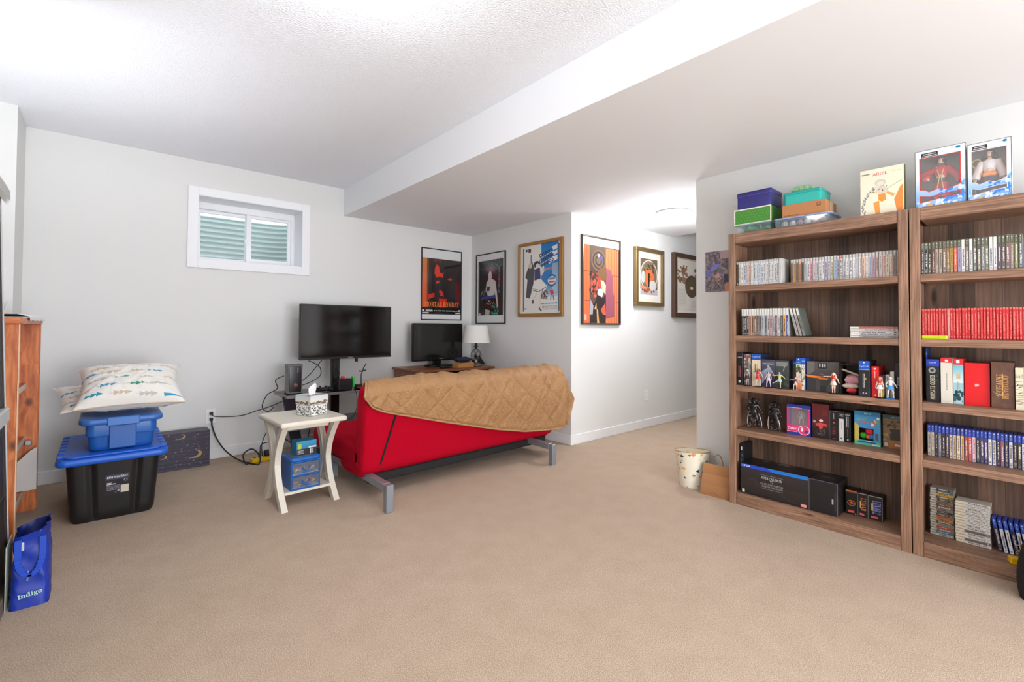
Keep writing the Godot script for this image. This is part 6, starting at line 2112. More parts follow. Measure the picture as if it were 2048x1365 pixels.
func rows() -> void:
	var none := Color(0, 0, 0, 0)
	var wh := rgb(222, 220, 218)
	var clear := rgb(206, 204, 200)
	# top shelf of the first bookcase
	var first := [["dark brown", rgb(70, 50, 42)], ["cream", rgb(216, 206, 180)], ["white", wh], ["pale blue", rgb(196, 210, 226)], ["white", wh], ["salmon", rgb(226, 176, 150)], ["white", wh], ["pale green", rgb(206, 216, 206)], ["white", wh], ["pale blue", rgb(190, 208, 228)], ["white", wh], ["white", wh], ["white", wh], ["pale grey", rgb(206, 206, 206)], ["white", wh], ["white", wh], ["white", wh], ["pale grey", rgb(208, 206, 202)]]
	row(18, -1.441, -1.152, 1.491, 3.296, 0.162, 0.13, func(i: int): return [first[i][0], clear, rgb(214, 212, 210), rgb(190, 188, 184), 0.1, rgb(90, 88, 92), rgb(180, 178, 176), first[i][1]], "hallway bookcase's top shelf", "white cases on the top shelf")
	var second := [["brown", rgb(110, 84, 60)], ["yellow", rgb(206, 164, 50)], ["brown", rgb(120, 90, 64)], ["orange", rgb(206, 120, 60)], ["black", rgb(40, 36, 34)], ["grey", rgb(190, 188, 186)], ["white", wh], ["rose", rgb(206, 150, 156)], ["pink", rgb(222, 190, 196)], ["grey", rgb(196, 194, 192)], ["white", wh], ["white", wh], ["lilac", rgb(196, 176, 214)], ["grey", rgb(190, 190, 192)], ["yellow", rgb(222, 200, 130)], ["pale blue", rgb(160, 184, 210)], ["mauve", rgb(186, 160, 170)], ["white", wh], ["grey", rgb(186, 186, 190)], ["white", wh], ["white", wh], ["white", wh], ["grey", rgb(190, 188, 190)], ["white", wh], ["peach", rgb(230, 186, 156)], ["white", wh], ["lilac", rgb(180, 176, 206)], ["mauve", rgb(170, 150, 156)], ["rose", rgb(206, 166, 160)], ["grey", rgb(190, 186, 182)], ["salmon", rgb(222, 170, 156)], ["cream", rgb(226, 212, 194)], ["cream", rgb(230, 206, 180)], ["brown", rgb(150, 126, 112)], ["pale brown", rgb(190, 170, 150)]]
	row(35, -1.112, -0.56, 1.491, 3.33, 0.15, 0.13, func(i: int): return [second[i][0], rgb(186, 180, 174), rgb(200, 196, 192), rgb(206, 50, 44) if i == 17 else rgb(176, 172, 168), 0.14, rgb(100, 92, 96), rgb(170, 166, 164), second[i][1]], "deeper top-shelf row", "pale cases on the top shelf")
	# second shelf: upright, leaning and lying
	var third := [rgb(40, 34, 34), rgb(56, 46, 44), rgb(44, 38, 40), rgb(176, 118, 80), rgb(150, 104, 66), rgb(126, 88, 60), rgb(96, 84, 76), rgb(120, 116, 116), rgb(176, 172, 172), rgb(110, 112, 122), rgb(186, 184, 182), rgb(196, 150, 150), rgb(190, 186, 190), rgb(110, 84, 96), rgb(206, 200, 196), rgb(84, 80, 84), rgb(226, 156, 60), rgb(66, 70, 150)]
	var tw := ["black", "dark grey", "black", "tan", "brown", "brown", "dark brown", "grey", "pale grey", "grey", "pale grey", "rose", "pale grey", "plum", "white", "dark grey", "orange", "blue"]
	row(18, -1.408, -1.115, 1.148, 3.3, 0.182, 0.13, func(i: int): return [tw[i] + " and white", rgb(196, 196, 190), rgb(214, 212, 204), rgb(216, 214, 206), 0.26, rgb(206, 200, 194) if third[i].get_luminance() < 0.4 else rgb(70, 66, 66), rgb(160, 156, 152), third[i]], "hallway bookcase's second shelf", "upright cases on the second shelf")
	for i in 3:
		var cell := spine_cell(rgb(206, 204, 198), rgb(216, 214, 206), 0.26, rgb(90, 76, 76), rgb(150, 146, 142), [rgb(170, 166, 164), rgb(176, 160, 160), rgb(120, 120, 112)][i])
		game_case("tilted pale game case, %s of three leaning against the second shelf's row" % ordinal(i + 1), "leaning cases on the second shelf", Vector3(3.304, 1.1518, -1.064 + 0.0185 * i), 0.0145, 0.182, 0.13, rgb(92, 100, 92), cell, 0.235)
	pile(5, -0.79, -0.567, 1.148, 3.31, 0.0128, 0.13, func(i: int): return [["grey", "pale grey", "pale grey", "white", "red"][i] + " lying", rgb(196, 194, 188), rgb(206, 202, 196), rgb(216, 212, 204), 0.2, rgb(80, 76, 78), rgb(90, 60, 60), [rgb(176, 172, 170), rgb(196, 192, 190), rgb(186, 184, 182), rgb(206, 200, 196), rgb(196, 96, 84)][i]], "stack on the second shelf", "lying cases on the second shelf")
	# second bookcase, top shelf: dark and green-topped cases
	var fourth := [rgb(60, 48, 60), rgb(44, 40, 62), rgb(58, 52, 46), rgb(96, 60, 50), rgb(176, 150, 140), rgb(190, 160, 130), rgb(130, 110, 100), rgb(150, 106, 66), rgb(176, 138, 64), rgb(206, 104, 76), rgb(150, 140, 170), rgb(216, 212, 206), rgb(140, 120, 118), rgb(222, 222, 226), rgb(110, 108, 96), rgb(110, 84, 70), rgb(120, 112, 116), rgb(120, 122, 104), rgb(206, 206, 210), rgb(216, 212, 208), rgb(96, 84, 96), rgb(104, 92, 84), rgb(120, 100, 96), rgb(150, 110, 110), rgb(120, 130, 60), rgb(90, 90, 110)]
	var fw := ["black", "dark blue", "dark brown", "maroon", "beige", "tan", "taupe", "brown", "ochre", "coral", "lilac", "white", "taupe", "white", "olive grey", "brown", "grey", "olive grey", "white", "cream", "plum", "brown", "taupe", "rose", "green", "slate"]
	row(26, -0.467, -0.096, 1.491, 3.3, 0.168, 0.13, func(i: int): return [fw[i], rgb(150, 156, 140), fourth[i].darkened(0.2), rgb(214, 210, 204) if i in [11, 13, 18, 19] else rgb(84, 82, 60), 0.24, rgb(226, 222, 214) if fourth[i].get_luminance() < 0.5 else rgb(90, 84, 90), rgb(170, 166, 160), fourth[i]], "far bookcase's top shelf", "cases on the far bookcase's top shelf")
	# red row
	row(34, -0.468, -0.09, 1.148, 3.312, 0.16, 0.11, func(i: int): return ["grey and red" if i == 9 else "red", rgb(206, 60, 56) if i != 9 else rgb(190, 176, 170), rgb(176, 140, 130) if i == 9 else rgb(198, 34, 38), rgb(226, 110, 100), 0.07, rgb(232, 150, 136), rgb(226, 140, 126), none], "far bookcase's red row", "red cases on the second shelf")
	# blue-banded row
	var fifth := [rgb(176, 166, 150), rgb(190, 178, 156), rgb(66, 56, 44), rgb(110, 112, 126), rgb(60, 46, 40), rgb(84, 68, 54), rgb(206, 186, 156), rgb(206, 176, 130), rgb(216, 196, 164), rgb(226, 170, 84), rgb(176, 74, 50), rgb(190, 84, 66), rgb(226, 180, 190), rgb(56, 52, 48), rgb(84, 66, 74), rgb(86, 66, 116), rgb(226, 218, 208), rgb(222, 218, 212), rgb(60, 52, 50), rgb(150, 90, 86), rgb(76, 70, 56), rgb(206, 200, 192), rgb(70, 58, 54), rgb(72, 64, 50), rgb(206, 204, 214)]
	var vw := ["beige", "beige", "black", "grey", "black", "brown", "cream", "tan", "cream", "amber", "rust", "red", "pink", "black", "plum", "purple", "white", "white", "black and white", "maroon", "olive", "pale grey", "dark brown", "dark olive", "pale lilac"]
	row(25, -0.466, -0.1, 0.51, 3.418, 0.168, 0.106, func(i: int): return [vw[i] + " blue-topped", rgb(30, 52, 150), fifth[i], rgb(28, 56, 156), 0.24, rgb(226, 222, 214) if fifth[i].get_luminance() < 0.5 else rgb(110, 96, 84), rgb(120, 116, 112), none], "far bookcase's fourth shelf", "blue-topped cases")
	# two piles on the bottom shelf
	var pa := [["white", rgb(206, 200, 190)], ["blue", rgb(70, 120, 140)], ["grey", rgb(110, 108, 104)], ["red", rgb(190, 66, 50)], ["grey green", rgb(140, 146, 136)], ["dark", rgb(60, 54, 46)], ["orange", rgb(196, 128, 60)], ["orange", rgb(186, 100, 54)], ["dark brown", rgb(70, 56, 46)], ["black", rgb(44, 38, 36)], ["grey", rgb(130, 122, 112)], ["brown", rgb(110, 76, 54)], ["dark brown", rgb(84, 64, 54)], ["tan", rgb(150, 110, 80)], ["dark", rgb(66, 56, 50)], ["brown", rgb(96, 76, 60)], ["yellow", rgb(196, 154, 40)], ["teal", rgb(76, 96, 96)], ["black", rgb(50, 44, 40)]]
	pile(19, -0.462, -0.366, 0.0785, 3.446, 0.0134, 0.08, func(i: int): return [pa[i][0] + " and grey", rgb(176, 168, 156), rgb(176, 168, 156), rgb(182, 174, 160), 0.28, rgb(214, 206, 190) if pa[i][1].get_luminance() < 0.45 else rgb(70, 62, 56), rgb(110, 100, 90), pa[i][1]], "taller pile on the bottom shelf", "pile of grey-ended cases")
	pile(15, -0.36, -0.228, 0.0785, 3.43, 0.0144, 0.093, func(i: int): return ["dark-striped white" if i in [1, 4] else "white", rgb(222, 214, 200), rgb(226, 218, 204), rgb(228, 214, 184), 0.27, rgb(110, 104, 100), rgb(196, 188, 176), rgb(120, 100, 96) if i in [1, 4] else rgb(226, 222, 214)], "white pile on the bottom shelf", "pile of white cases")
	for i in 6:
		var c: Color = [rgb(52, 44, 44), rgb(214, 208, 196), rgb(226, 222, 216), rgb(48, 44, 46), rgb(214, 206, 194), rgb(220, 216, 210)][i]
		var cell := spine_cell(c, rgb(28, 70, 176), 0.28, rgb(206, 200, 190) if i in [0, 3] else rgb(90, 86, 84), rgb(150, 146, 140), none)
		game_case("%s blue-topped game case, %s of the leaning six beside the white pile" % [["dark", "cream", "white", "black", "beige", "pale"][i], ordinal(i + 1)], "leaning blue-topped cases", Vector3(3.432, 0.0808, -0.192 + i * 0.0195), 0.0145, 0.16, 0.092, rgb(28, 60, 160), cell, 0.16)


# ---------------------------------------------------------------- single boxes and figures
func statuette(label: String, X: float, z: float, y: float, h: float, key: String, arms: Array, legs: Array, skin: Color, hair: Color, top: Color, skirt: Color, long_hair := true, lift := 0.038, turn := 0.0, base_col := Color(0.09, 0.08, 0.08)) -> Node3D:
	var o := thing("figurine", label, "figurine", Vector3(X, y + lift * h + 0.0006, z), RIGHT_FACE + turn, "figurines on the shelves")
	figure_parts(o, key, h, arms, legs, skin, hair, top, skirt, long_hair, true, 0.2, base_col)
	return o


func shelf_three() -> void:
	var y := 0.81
	var wp := M(rgb(200, 190, 180), 0.5)
	var p := pic(64, 256, rgb(22, 20, 24))
	p.text("PSP", 0.5, 0.14, 0.16, 0.5, rgb(220, 220, 220), PI / 2).marks(0.25, 0.42, 0.5, 0.34, 2, rgb(170, 90, 90), 3, true).rect(0.3, 0.86, 0.4, 0.07, rgb(190, 190, 190))
	carton("game_box", "narrow black game box at the hallway end of the third shelf", 3.3, -1.44, -1.404, y, 0.222, 0.14, rgb(22, 20, 24), p.tex())
	p = pic(64, 256, rgb(96, 84, 84))
	p.blots(0, 0, 1, 0.3, 40, 0.2, [rgb(150, 60, 90), rgb(190, 180, 150), rgb(110, 90, 96)], 2).blots(0, 0.3, 1, 0.7, 60, 0.2, [rgb(110, 120, 112), rgb(76, 70, 72), rgb(140, 130, 124)], 4)
	carton("game_box", "grey art-covered game box beside the cream one on the third shelf", 3.312, -1.4, -1.352, y, 0.212, 0.14, rgb(60, 54, 54), p.tex())
	p = pic(96, 320, rgb(222, 204, 172))
	p.rect(0, 0, 1, 0.18, rgb(26, 84, 176)).text("PS4", 0.5, 0.09, 0.14, 0.28, rgb(235, 240, 245), PI / 2).rect(0.34, 0.32, 0.1, 0.24, rgb(110, 90, 60)).marks(0.55, 0.32, 0.1, 0.3, 1, rgb(150, 130, 96), 3, true)
	carton("game_box", "cream game box with a blue top band on the third shelf", 3.316, -1.349, -1.291, y, 0.215, 0.15, rgb(30, 44, 76), p.tex())
	p = pic(160, 360, rgb(70, 72, 90))
	p.rect(0.05, 0.08, 0.9, 0.12, rgb(96, 90, 104)).marks(0.1, 0.12, 0.8, 0.06, 1, rgb(180, 176, 186), 3).poly([0.4, 0.2, 0.55, 0.2, 1.0, 0.56, 1.0, 0.62], rgb(180, 176, 170)).poly([0, 0.45, 0.5, 0.28, 0.8, 0.5, 0.4, 0.7, 0.0, 0.9], rgb(150, 160, 180)).poly([0.0, 0.92, 0.5, 0.56, 1.0, 0.7, 1.0, 1.0, 0.0, 1.0], rgb(50, 48, 84))
	carton("game_box", "slate blue game box showing a pale moon behind the figurines", 3.322, -1.288, -1.206, y, 0.182, 0.1, rgb(34, 34, 44), p.tex())
	p = pic(160, 360, rgb(66, 72, 70))
	p.rect(0.05, 0.06, 0.9, 0.1, rgb(130, 132, 130)).marks(0.08, 0.17, 0.8, 0.035, 1, rgb(200, 200, 190), 3).poly([0.7, 0.2, 0.76, 0.2, 0.62, 0.4, 0.58, 0.38], rgb(150, 156, 150)).blots(0, 0.55, 1, 0.45, 50, 0.2, [rgb(52, 64, 54), rgb(74, 84, 70), rgb(44, 50, 48)], 4)
	carton("game_box", "grey-green game box beside the slate blue one behind the figurines", 3.326, -1.205, -1.125, y, 0.181, 0.1, rgb(34, 36, 36), p.tex())
	p = pic(64, 256, rgb(104, 84, 80))
	p.rect(0, 0, 1, 0.2, rgb(26, 84, 176)).text("PS4", 0.5, 0.1, 0.16, 0.38, rgb(235, 240, 245), PI / 2).blots(0, 0.2, 1, 0.8, 40, 0.2, [rgb(120, 96, 92), rgb(84, 66, 66), rgb(96, 80, 78)], 4)
	carton("game_box", "brown game box with blue band set back on the third shelf", 3.39, -1.123, -1.086, y, 0.18, 0.13, rgb(40, 34, 36), p.tex())
	p = pic(64, 256, rgb(216, 206, 190))
	p.rect(0, 0, 1, 0.2, rgb(30, 92, 190)).poly([0.5, 0.02, 0.7, 0.07, 0.3, 0.07], rgb(240, 244, 248)).text("PS4", 0.5, 0.14, 0.1, 0.34, rgb(235, 240, 245), PI / 2).ell(0.45, 0.26, 0.3, 0.04, rgb(70, 160, 60)).blots(0, 0.3, 1, 0.14, 20, 0.2, [rgb(50, 70, 40), rgb(84, 80, 60)], 2).grad(0, 0.66, 1, 0.34, rgb(226, 170, 140), rgb(226, 104, 44)).blots(0.1, 0.46, 0.8, 0.3, 20, 0.16, [rgb(206, 150, 130), rgb(226, 206, 190)], 6)
	carton("game_box", "blue-topped game box with green and orange art on the third shelf", 3.325, -1.081, -1.053, y, 0.203, 0.14, rgb(34, 60, 130), p.tex())
	p = pic(64, 256, rgb(222, 216, 200))
	p.rect(0, 0, 1, 0.2, rgb(30, 92, 190)).text("PS4", 0.5, 0.1, 0.14, 0.5, rgb(235, 240, 245), PI / 2).blots(0, 0.22, 1, 0.78, 60, 0.14, [rgb(60, 54, 50), rgb(206, 200, 186), rgb(150, 140, 120)], 8)
	carton("game_box", "narrow blue-topped game box with black and cream spine next to the grey box", 3.325, -1.051, -1.031, y, 0.203, 0.14, rgb(30, 60, 140), p.tex())
	p = pic(320, 320, rgb(88, 82, 80))
	p.rect(0, 0, 0.25, 0.5, rgb(110, 104, 100)).poly([0.06, 0.5, 0.3, 0.26, 0.75, 0.26, 0.9, 0.5, 0.9, 1.0, 0.06, 1.0], rgb(76, 70, 70)).rect(0.36, 0.03, 0.28, 0.2, rgb(40, 36, 36)).ell(0.42, 0.12, 0.02, 0.07, rgb(206, 204, 200)).ell(0.5, 0.12, 0.02, 0.07, rgb(206, 204, 200)).ell(0.58, 0.12, 0.02, 0.07, rgb(206, 204, 200)).rect(0, 0.5, 0.3, 0.5, rgb(58, 54, 56)).rect(0.44, 0.4, 0.08, 0.12, rgb(130, 128, 126)).rect(0.45, 0.42, 0.06, 0.08, rgb(70, 66, 66)).poly([0.34, 0.53, 0.7, 0.53, 0.64, 0.6, 0.4, 0.59], rgb(226, 118, 44)).rect(0.42, 0.8, 0.2, 0.2, rgb(44, 46, 46)).rect(0.4, 0.6, 0.28, 0.2, rgb(58, 62, 58))
	carton("game_box", "large dark grey box with machine print in the middle of the third shelf", 3.34, -1.027, -0.853, y, 0.185, 0.13, rgb(44, 40, 40), p.tex())
	# open box with wrapped things inside
	var ob := thing("open_display_box", "open dark display box holding pink wrapped pieces on the third shelf", "box", Vector3(3.37, y + 0.0005, -0.796), RIGHT_FACE)
	var sh := B.new()
	range_box(-0.047, 0.047, 0, 0.178, -0.062, -0.06, sh)
	range_box(-0.047, -0.045, 0, 0.178, -0.062, 0.06, sh)
	range_box(0.045, 0.047, 0, 0.178, -0.062, 0.06, sh)
	range_box(-0.047, 0.047, 0, 0.002, -0.062, 0.06, sh)
	range_box(-0.047, 0.047, 0.176, 0.178, -0.062, 0.06, sh)
	part("carton_shell", sh, M(rgb(40, 32, 30), 0.5), ob)
	var rb := B.new()
	rb.tube([Vector3(-0.044, 0.145, 0.02), Vector3(0.044, 0.115, 0.03)], 0.006, 8)
	part("pale_roll", rb, M(rgb(190, 170, 150), 0.6), ob)
	part("pink_wrap", cushion(0.08, 0.07, 0.06, 3), M(rgb(190, 130, 140), 0.5), ob).position = Vector3(0.008, 0.085, 0.0)
	part("pale_wrap", cushion(0.084, 0.07, 0.03, 5), M(rgb(190, 172, 160), 0.5), ob).position = Vector3(0.0, 0.05, 0.012)
	part("red_piece", cushion(0.05, 0.05, 0.03, 6), M(rgb(190, 50, 54), 0.5), ob).position = Vector3(0.006, 0.026, 0.02)
	p = pic(96, 360, rgb(28, 28, 32))
	p.rect(0, 0, 1, 0.24, rgb(22, 84, 184)).poly([0.45, 0.02, 0.6, 0.06, 0.38, 0.06], rgb(240, 244, 248)).text("PS4", 0.46, 0.15, 0.13, 0.24, rgb(235, 240, 245), PI / 2).rect(0, 0.24, 1, 0.012, rgb(190, 196, 206)).marks(0.34, 0.36, 0.24, 0.4, 2, rgb(206, 200, 190), 3, true).ell(0.6, 0.5, 0.12, 0.03, rgb(180, 160, 60)).ell(0.54, 0.9, 0.22, 0.02, rgb(226, 190, 170)).blots(0, 0.8, 1, 0.2, 20, 0.14, [rgb(34, 34, 44), rgb(44, 40, 50)], 5)
	carton("game_box", "black game box with a wide blue top band beside the red box", 3.3, -0.746, -0.696, y, 0.205, 0.16, rgb(22, 24, 36), p.tex())
	p = pic(64, 320, rgb(226, 24, 28))
	p.rect(0.34, 0.05, 0.3, 0.05, rgb(240, 220, 216)).marks(0.36, 0.14, 0.22, 0.24, 1, rgb(244, 214, 208), 3, true).rect(0.4, 0.92, 0.24, 0.04, rgb(244, 224, 220))
	carton("game_box", "bright red narrow game box on the third shelf", 3.318, -0.691, -0.658, y, 0.175, 0.15, rgb(196, 18, 24), p.tex())
	p = pic(64, 256, rgb(70, 26, 70))
	p.marks(0.2, 0.1, 0.5, 0.3, 2, rgb(236, 232, 236), 3, true).rect(0, 0.48, 1, 0.52, rgb(44, 34, 40)).ell(0.5, 0.8, 0.46, 0.18, rgb(222, 196, 80))
	carton("game_box", "small purple box with a yellow round patch beside the red box", 3.33, -0.656, -0.634, y, 0.128, 0.12, rgb(60, 24, 60), p.tex())
	p = pic(48, 256, rgb(222, 216, 206))
	p.marks(0.3, 0.06, 0.4, 0.3, 1, rgb(110, 104, 100), 3, true).rect(0, 0.4, 1, 0.04, rgb(170, 160, 150))
	carton("game_box", "small white narrow box behind the red and white figurine", 3.35, -0.633, -0.616, y, 0.13, 0.12, rgb(206, 200, 190), p.tex())
	p = pic(48, 256, rgb(226, 220, 204))
	p.marks(0.3, 0.2, 0.4, 0.5, 1, rgb(150, 140, 130), 3, true)
	carton("game_box", "taller cream narrow box behind the red and white figurine", 3.365, -0.615, -0.597, y, 0.148, 0.12, rgb(210, 204, 190), p.tex())
	p = pic(48, 256, rgb(20, 18, 20))
	p.marks(0.3, 0.4, 0.5, 0.25, 2, rgb(226, 226, 226), 3, true)
	carton("game_box", "black narrow box at the stile end of the third shelf", 3.375, -0.595, -0.566, y, 0.2, 0.12, rgb(20, 18, 20), p.tex())
	var skin := rgb(222, 186, 160)
	statuette("grey figurine with pale hair at the hallway end of the third shelf", 3.297, -1.37, y, 0.108, "down", ARMS_DOWN, LEGS_STAND, rgb(176, 160, 150), rgb(190, 182, 170), rgb(120, 100, 90), rgb(50, 44, 48))
	statuette("figurine in a red dress and red hat on the third shelf", 3.299, -1.3, y, 0.116, "hip", ARMS_HIP, LEGS_WIDE, rgb(206, 190, 180), rgb(150, 30, 34), rgb(204, 44, 36), rgb(206, 56, 38), true)
	statuette("pale violet figurine before the slate blue box", 3.3, -1.236, y, 0.104, "wide", ARMS_DOWN, LEGS_WIDE, rgb(206, 190, 190), rgb(120, 96, 116), rgb(190, 176, 186), rgb(206, 190, 196))
	statuette("blue-haired dancing figurine with one leg raised", 3.302, -1.17, y, 0.104, "kick", ARMS_OUT, LEGS_KICK, rgb(224, 200, 160), rgb(44, 90, 140), rgb(206, 190, 90), rgb(150, 196, 206))
	statuette("tiny crouching figurine at the shelf edge before the brown box", 3.297, -1.075, y, 0.078, "sit", ARMS_OUT, LEGS_SIT, skin, rgb(206, 170, 170), rgb(60, 44, 60), rgb(206, 180, 180), true, 0.038, 0.0, rgb(190, 170, 160))
	var sw := statuette("red and white figurine holding an orange blade before the grey box", 3.3, -0.872, y, 0.122, "point", [[Vector3(-0.15, 0.0, 0.03), Vector3(-0.13, 0.0, 0.03)], [Vector3(0.08, -0.14, 0.0), Vector3(0.05, -0.12, 0.02)]], LEGS_STAND, rgb(224, 190, 164), rgb(216, 196, 150), rgb(200, 44, 40), rgb(214, 200, 186))
	var bl := B.new()
	bl.prism(PackedVector2Array([Vector2(-0.05, 0.092), Vector2(-0.1, 0.096), Vector2(-0.155, 0.1), Vector2(-0.13, 0.085), Vector2(-0.09, 0.083)]), 0.004, 0.008)
	part("orange_blade", bl, M(rgb(232, 120, 40), 0.4), sw)
	var r2 := statuette("red and white figurine with a pointed staff near the stile", 3.302, -0.65, y, 0.118, "down", ARMS_DOWN, LEGS_STAND, rgb(226, 200, 180), rgb(190, 150, 90), rgb(204, 60, 62), rgb(232, 222, 218))
	var s2 := B.new()
	s2.tube([Vector3(0.022, 0.02, 0.016), Vector3(0.03, 0.12, 0.012)], 0.0018, 6)
	part("staff", s2, M(rgb(70, 54, 44), 0.5), r2)
	statuette("white and blue figurine on a bright blue base beside the stile", 3.302, -0.602, y, 0.12, "hip", ARMS_HIP, LEGS_WIDE, rgb(232, 226, 220), rgb(226, 220, 206), rgb(226, 226, 232), rgb(80, 150, 206), true, 0.038, 0.0, rgb(30, 120, 190))


func dark_figure(label: String, X: float, z: float, y: float, h: float, turn: float) -> void:
	var o := thing("armored_figurine", label, "figurine", Vector3(X, y + 0.001, z), RIGHT_FACE + turn, "armoured figurines on the fourth shelf")
	var m := M(rgb(20, 18, 20), 0.3)
	var key := "figrobot%d" % int(h * 1000)
	if not mesh_cache.has(key):
		var bones := figure_bones(h, ARMS_HIP, LEGS_WIDE)
		for b in bones:
			b[2] *= 1.7
			b[3] *= 1.6
			b[0] += Vector3(0, 0.045, 0) * h
			b[1] += Vector3(0, 0.045, 0) * h
		mesh_cache[key] = body_field(bones, h / 44.0, Vector3(-0.5, -0.03, -0.22) * h, Vector3(0.5, 1.12, 0.3) * h).mesh()
	part("figure", mesh_cache[key], m, o)
	var sp := B.new()
	for i in 46:
		var a := rng.randf() * TAU
		var c := Vector3(cos(a) * 0.12, rng.randf_range(0.2, 0.98), sin(a) * 0.06) * h
		var dir := Vector3(cos(a), rng.randf_range(0.0, 0.9), sin(a) * 0.6).normalized()
		sp.tube([c, c + dir * h * rng.randf_range(0.06, 0.16)], [0.02 * h, 0.002 * h], 6)
	part("armor_spikes", sp, M(rgb(34, 30, 32), 0.25), o)
	var pl := B.new()
	for i in 34:
		pl.box(Vector3.ZERO, Vector3(0.04, 0.03, 0.02) * h, 0.004 * h, Transform3D(Basis.from_euler(Vector3(rng.randf(), rng.randf(), rng.randf())), Vector3(rng.randf_range(-0.2, 0.2), rng.randf_range(0.05, 1.0), rng.randf_range(0.06, 0.1)) * h))
	part("armor_plates", pl, M(rgb(120, 110, 106), 0.25, 0.4), o)
	for sx in [-1.0, 1.0]:
		var b := B.new()
		var pts := []
		var rad := []
		for i in 9:
			var u := i / 8.0
			pts.append(Vector3(sx * (0.16 + 0.06 * sin(u * 2.2)) + 0.05 * u, 0.55 - 0.5 * u, 0.11 + 0.02 * u) * h)
			rad.append((0.013 * sin(PI * (0.12 + 0.86 * u)) + 0.002) * h)
		b.tube(pts, rad, 6)
		part("curved_blade", b, M(rgb(186, 176, 168), 0.25, 0.5), o)


func shelf_four() -> void:
	var y := 0.51
	dark_figure("spiky black armoured figurine at the hallway end of the fourth shelf", 3.39, -1.365, y, 0.195, 0.25)
	dark_figure("spiky black armoured figurine beside the pink window box", 3.4, -1.235, y, 0.185, -0.2)
	# pink window box
	var o := thing("figure_box", "pink and blue window box with a grey figure on the fourth shelf", "box", Vector3(3.44, y + 0.0005, -1.095), RIGHT_FACE)
	var sh := B.new()
	range_box(-0.067, 0.067, 0, 0.195, -0.04, -0.038, sh)
	range_box(-0.067, -0.065, 0, 0.195, -0.04, 0.04, sh)
	range_box(0.065, 0.067, 0, 0.195, -0.04, 0.04, sh)
	range_box(-0.067, 0.067, 0, 0.002, -0.04, 0.04, sh)
	range_box(-0.067, 0.067, 0.193, 0.195, -0.04, 0.04, sh)
	part("carton_shell", sh, M(rgb(44, 60, 150), 0.4), o)
	var p := pic(192, 256, rgb(222, 50, 120))
	p.rect(0, 0, 1, 0.06, rgb(44, 60, 150)).poly([0, 0, 0.3, 0.02, 1, 0.05, 1, 0.13, 0.5, 0.09, 0, 0.1], rgb(44, 60, 150)).line(0, 0.11, 0.5, 0.1, 0.012, rgb(240, 240, 244)).line(0.5, 0.1, 1, 0.14, 0.012, rgb(240, 240, 244)).rect(0, 0.9, 1, 0.1, rgb(44, 60, 150)).line(0, 0.9, 0.45, 0.9, 0.014, rgb(240, 240, 244)).text("Cutie1", 0.26, 0.79, 0.42, 0.09, rgb(250, 236, 226), 0.0, "Droid Serif Bold")
	p.ell(0.74, 0.82, 0.25, 0.16, rgb(246, 226, 232)).ell(0.74, 0.82, 0.22, 0.14, rgb(226, 60, 110)).ell(0.66, 0.8, 0.05, 0.07, rgb(246, 236, 240)).ell(0.84, 0.86, 0.07, 0.05, rgb(80, 66, 120))
	var fr := B.new()
	for q in [[-0.067, -0.057, 0.0, 0.195], [0.057, 0.067, 0.0, 0.195], [-0.057, 0.057, 0.0, 0.062], [-0.057, 0.057, 0.172, 0.195]]:
		var u0: float = (q[0] + 0.067) / 0.134
		var u1: float = (q[1] + 0.067) / 0.134
		fr.quad(Vector3(q[0], q[2], 0.0405), Vector3(q[1], q[2], 0.0405), Vector3(q[1], q[3], 0.0405), Vector3(q[0], q[3], 0.0405), Vector3(0, 0, 1), Rect2(u0, 1 - q[3] / 0.195, u1 - u0, (q[3] - q[2]) / 0.195))
	part("printed_front", fr, T(p.tex(), 0.35), o)
	part("inner_tray", range_box(-0.063, 0.063, 0.003, 0.19, -0.036, -0.028), M(rgb(176, 130, 130), 0.4), o)
	part("window_film", range_box(-0.06, 0.06, 0.05, 0.18, 0.0385, 0.039), glass(0.08, Color(0.95, 0.9, 0.9)), o)
	var f := Node3D.new()
	f.name = "boxed_figure"
	o.add_child(f)
	f.position = Vector3(0.006, 0.062, 0.0)
	figure_parts(f, "wide", 0.104, ARMS_DOWN, LEGS_WIDE, rgb(190, 186, 184), rgb(120, 116, 112), rgb(150, 146, 144), rgb(170, 166, 166), true, false)
	p = pic(128, 320, rgb(84, 26, 28))
	p.grad(0, 0, 1, 0.45, rgb(110, 34, 34), rgb(84, 26, 28)).rect(0, 0.68, 1, 0.32, rgb(40, 26, 28)).text("TOHOU", 0.76, 0.24, 0.5, 0.1, rgb(140, 60, 46), PI / 2, "Droid Serif").poly([0.2, 0.58, 0.5, 0.54, 0.9, 0.58, 0.86, 0.64, 0.66, 0.62, 0.62, 0.74, 0.44, 0.74, 0.4, 0.64, 0.24, 0.64], rgb(206, 70, 70)).ell(0.54, 0.48, 0.12, 0.04, rgb(226, 210, 206)).blots(0.2, 0.72, 0.6, 0.2, 30, 0.08, [rgb(90, 80, 84), rgb(60, 50, 54), rgb(110, 100, 104)], 3).ell(0.14, 0.52, 0.08, 0.04, rgb(180, 160, 160))
	carton("art_box", "dark red art box with red lettering on the fourth shelf", 3.412, -1.02, -0.928, y, 0.214, 0.1, rgb(40, 20, 22), p.tex())
	p = pic(80, 320, rgb(24, 22, 24))
	p.rect(0, 0, 1, 0.012, rgb(150, 150, 150)).rect(0.0, 0, 0.03, 1, rgb(150, 150, 150)).marks(0.38, 0.08, 0.18, 0.2, 1, rgb(190, 190, 190), 3, true).ell(0.5, 0.4, 0.12, 0.03, rgb(206, 70, 66)).text("CHER", 0.52, 0.69, 0.24, 0.26 * 1.0, rgb(210, 50, 44), 0.0).rect(0.36, 0.94, 0.36, 0.02, rgb(206, 120, 110))
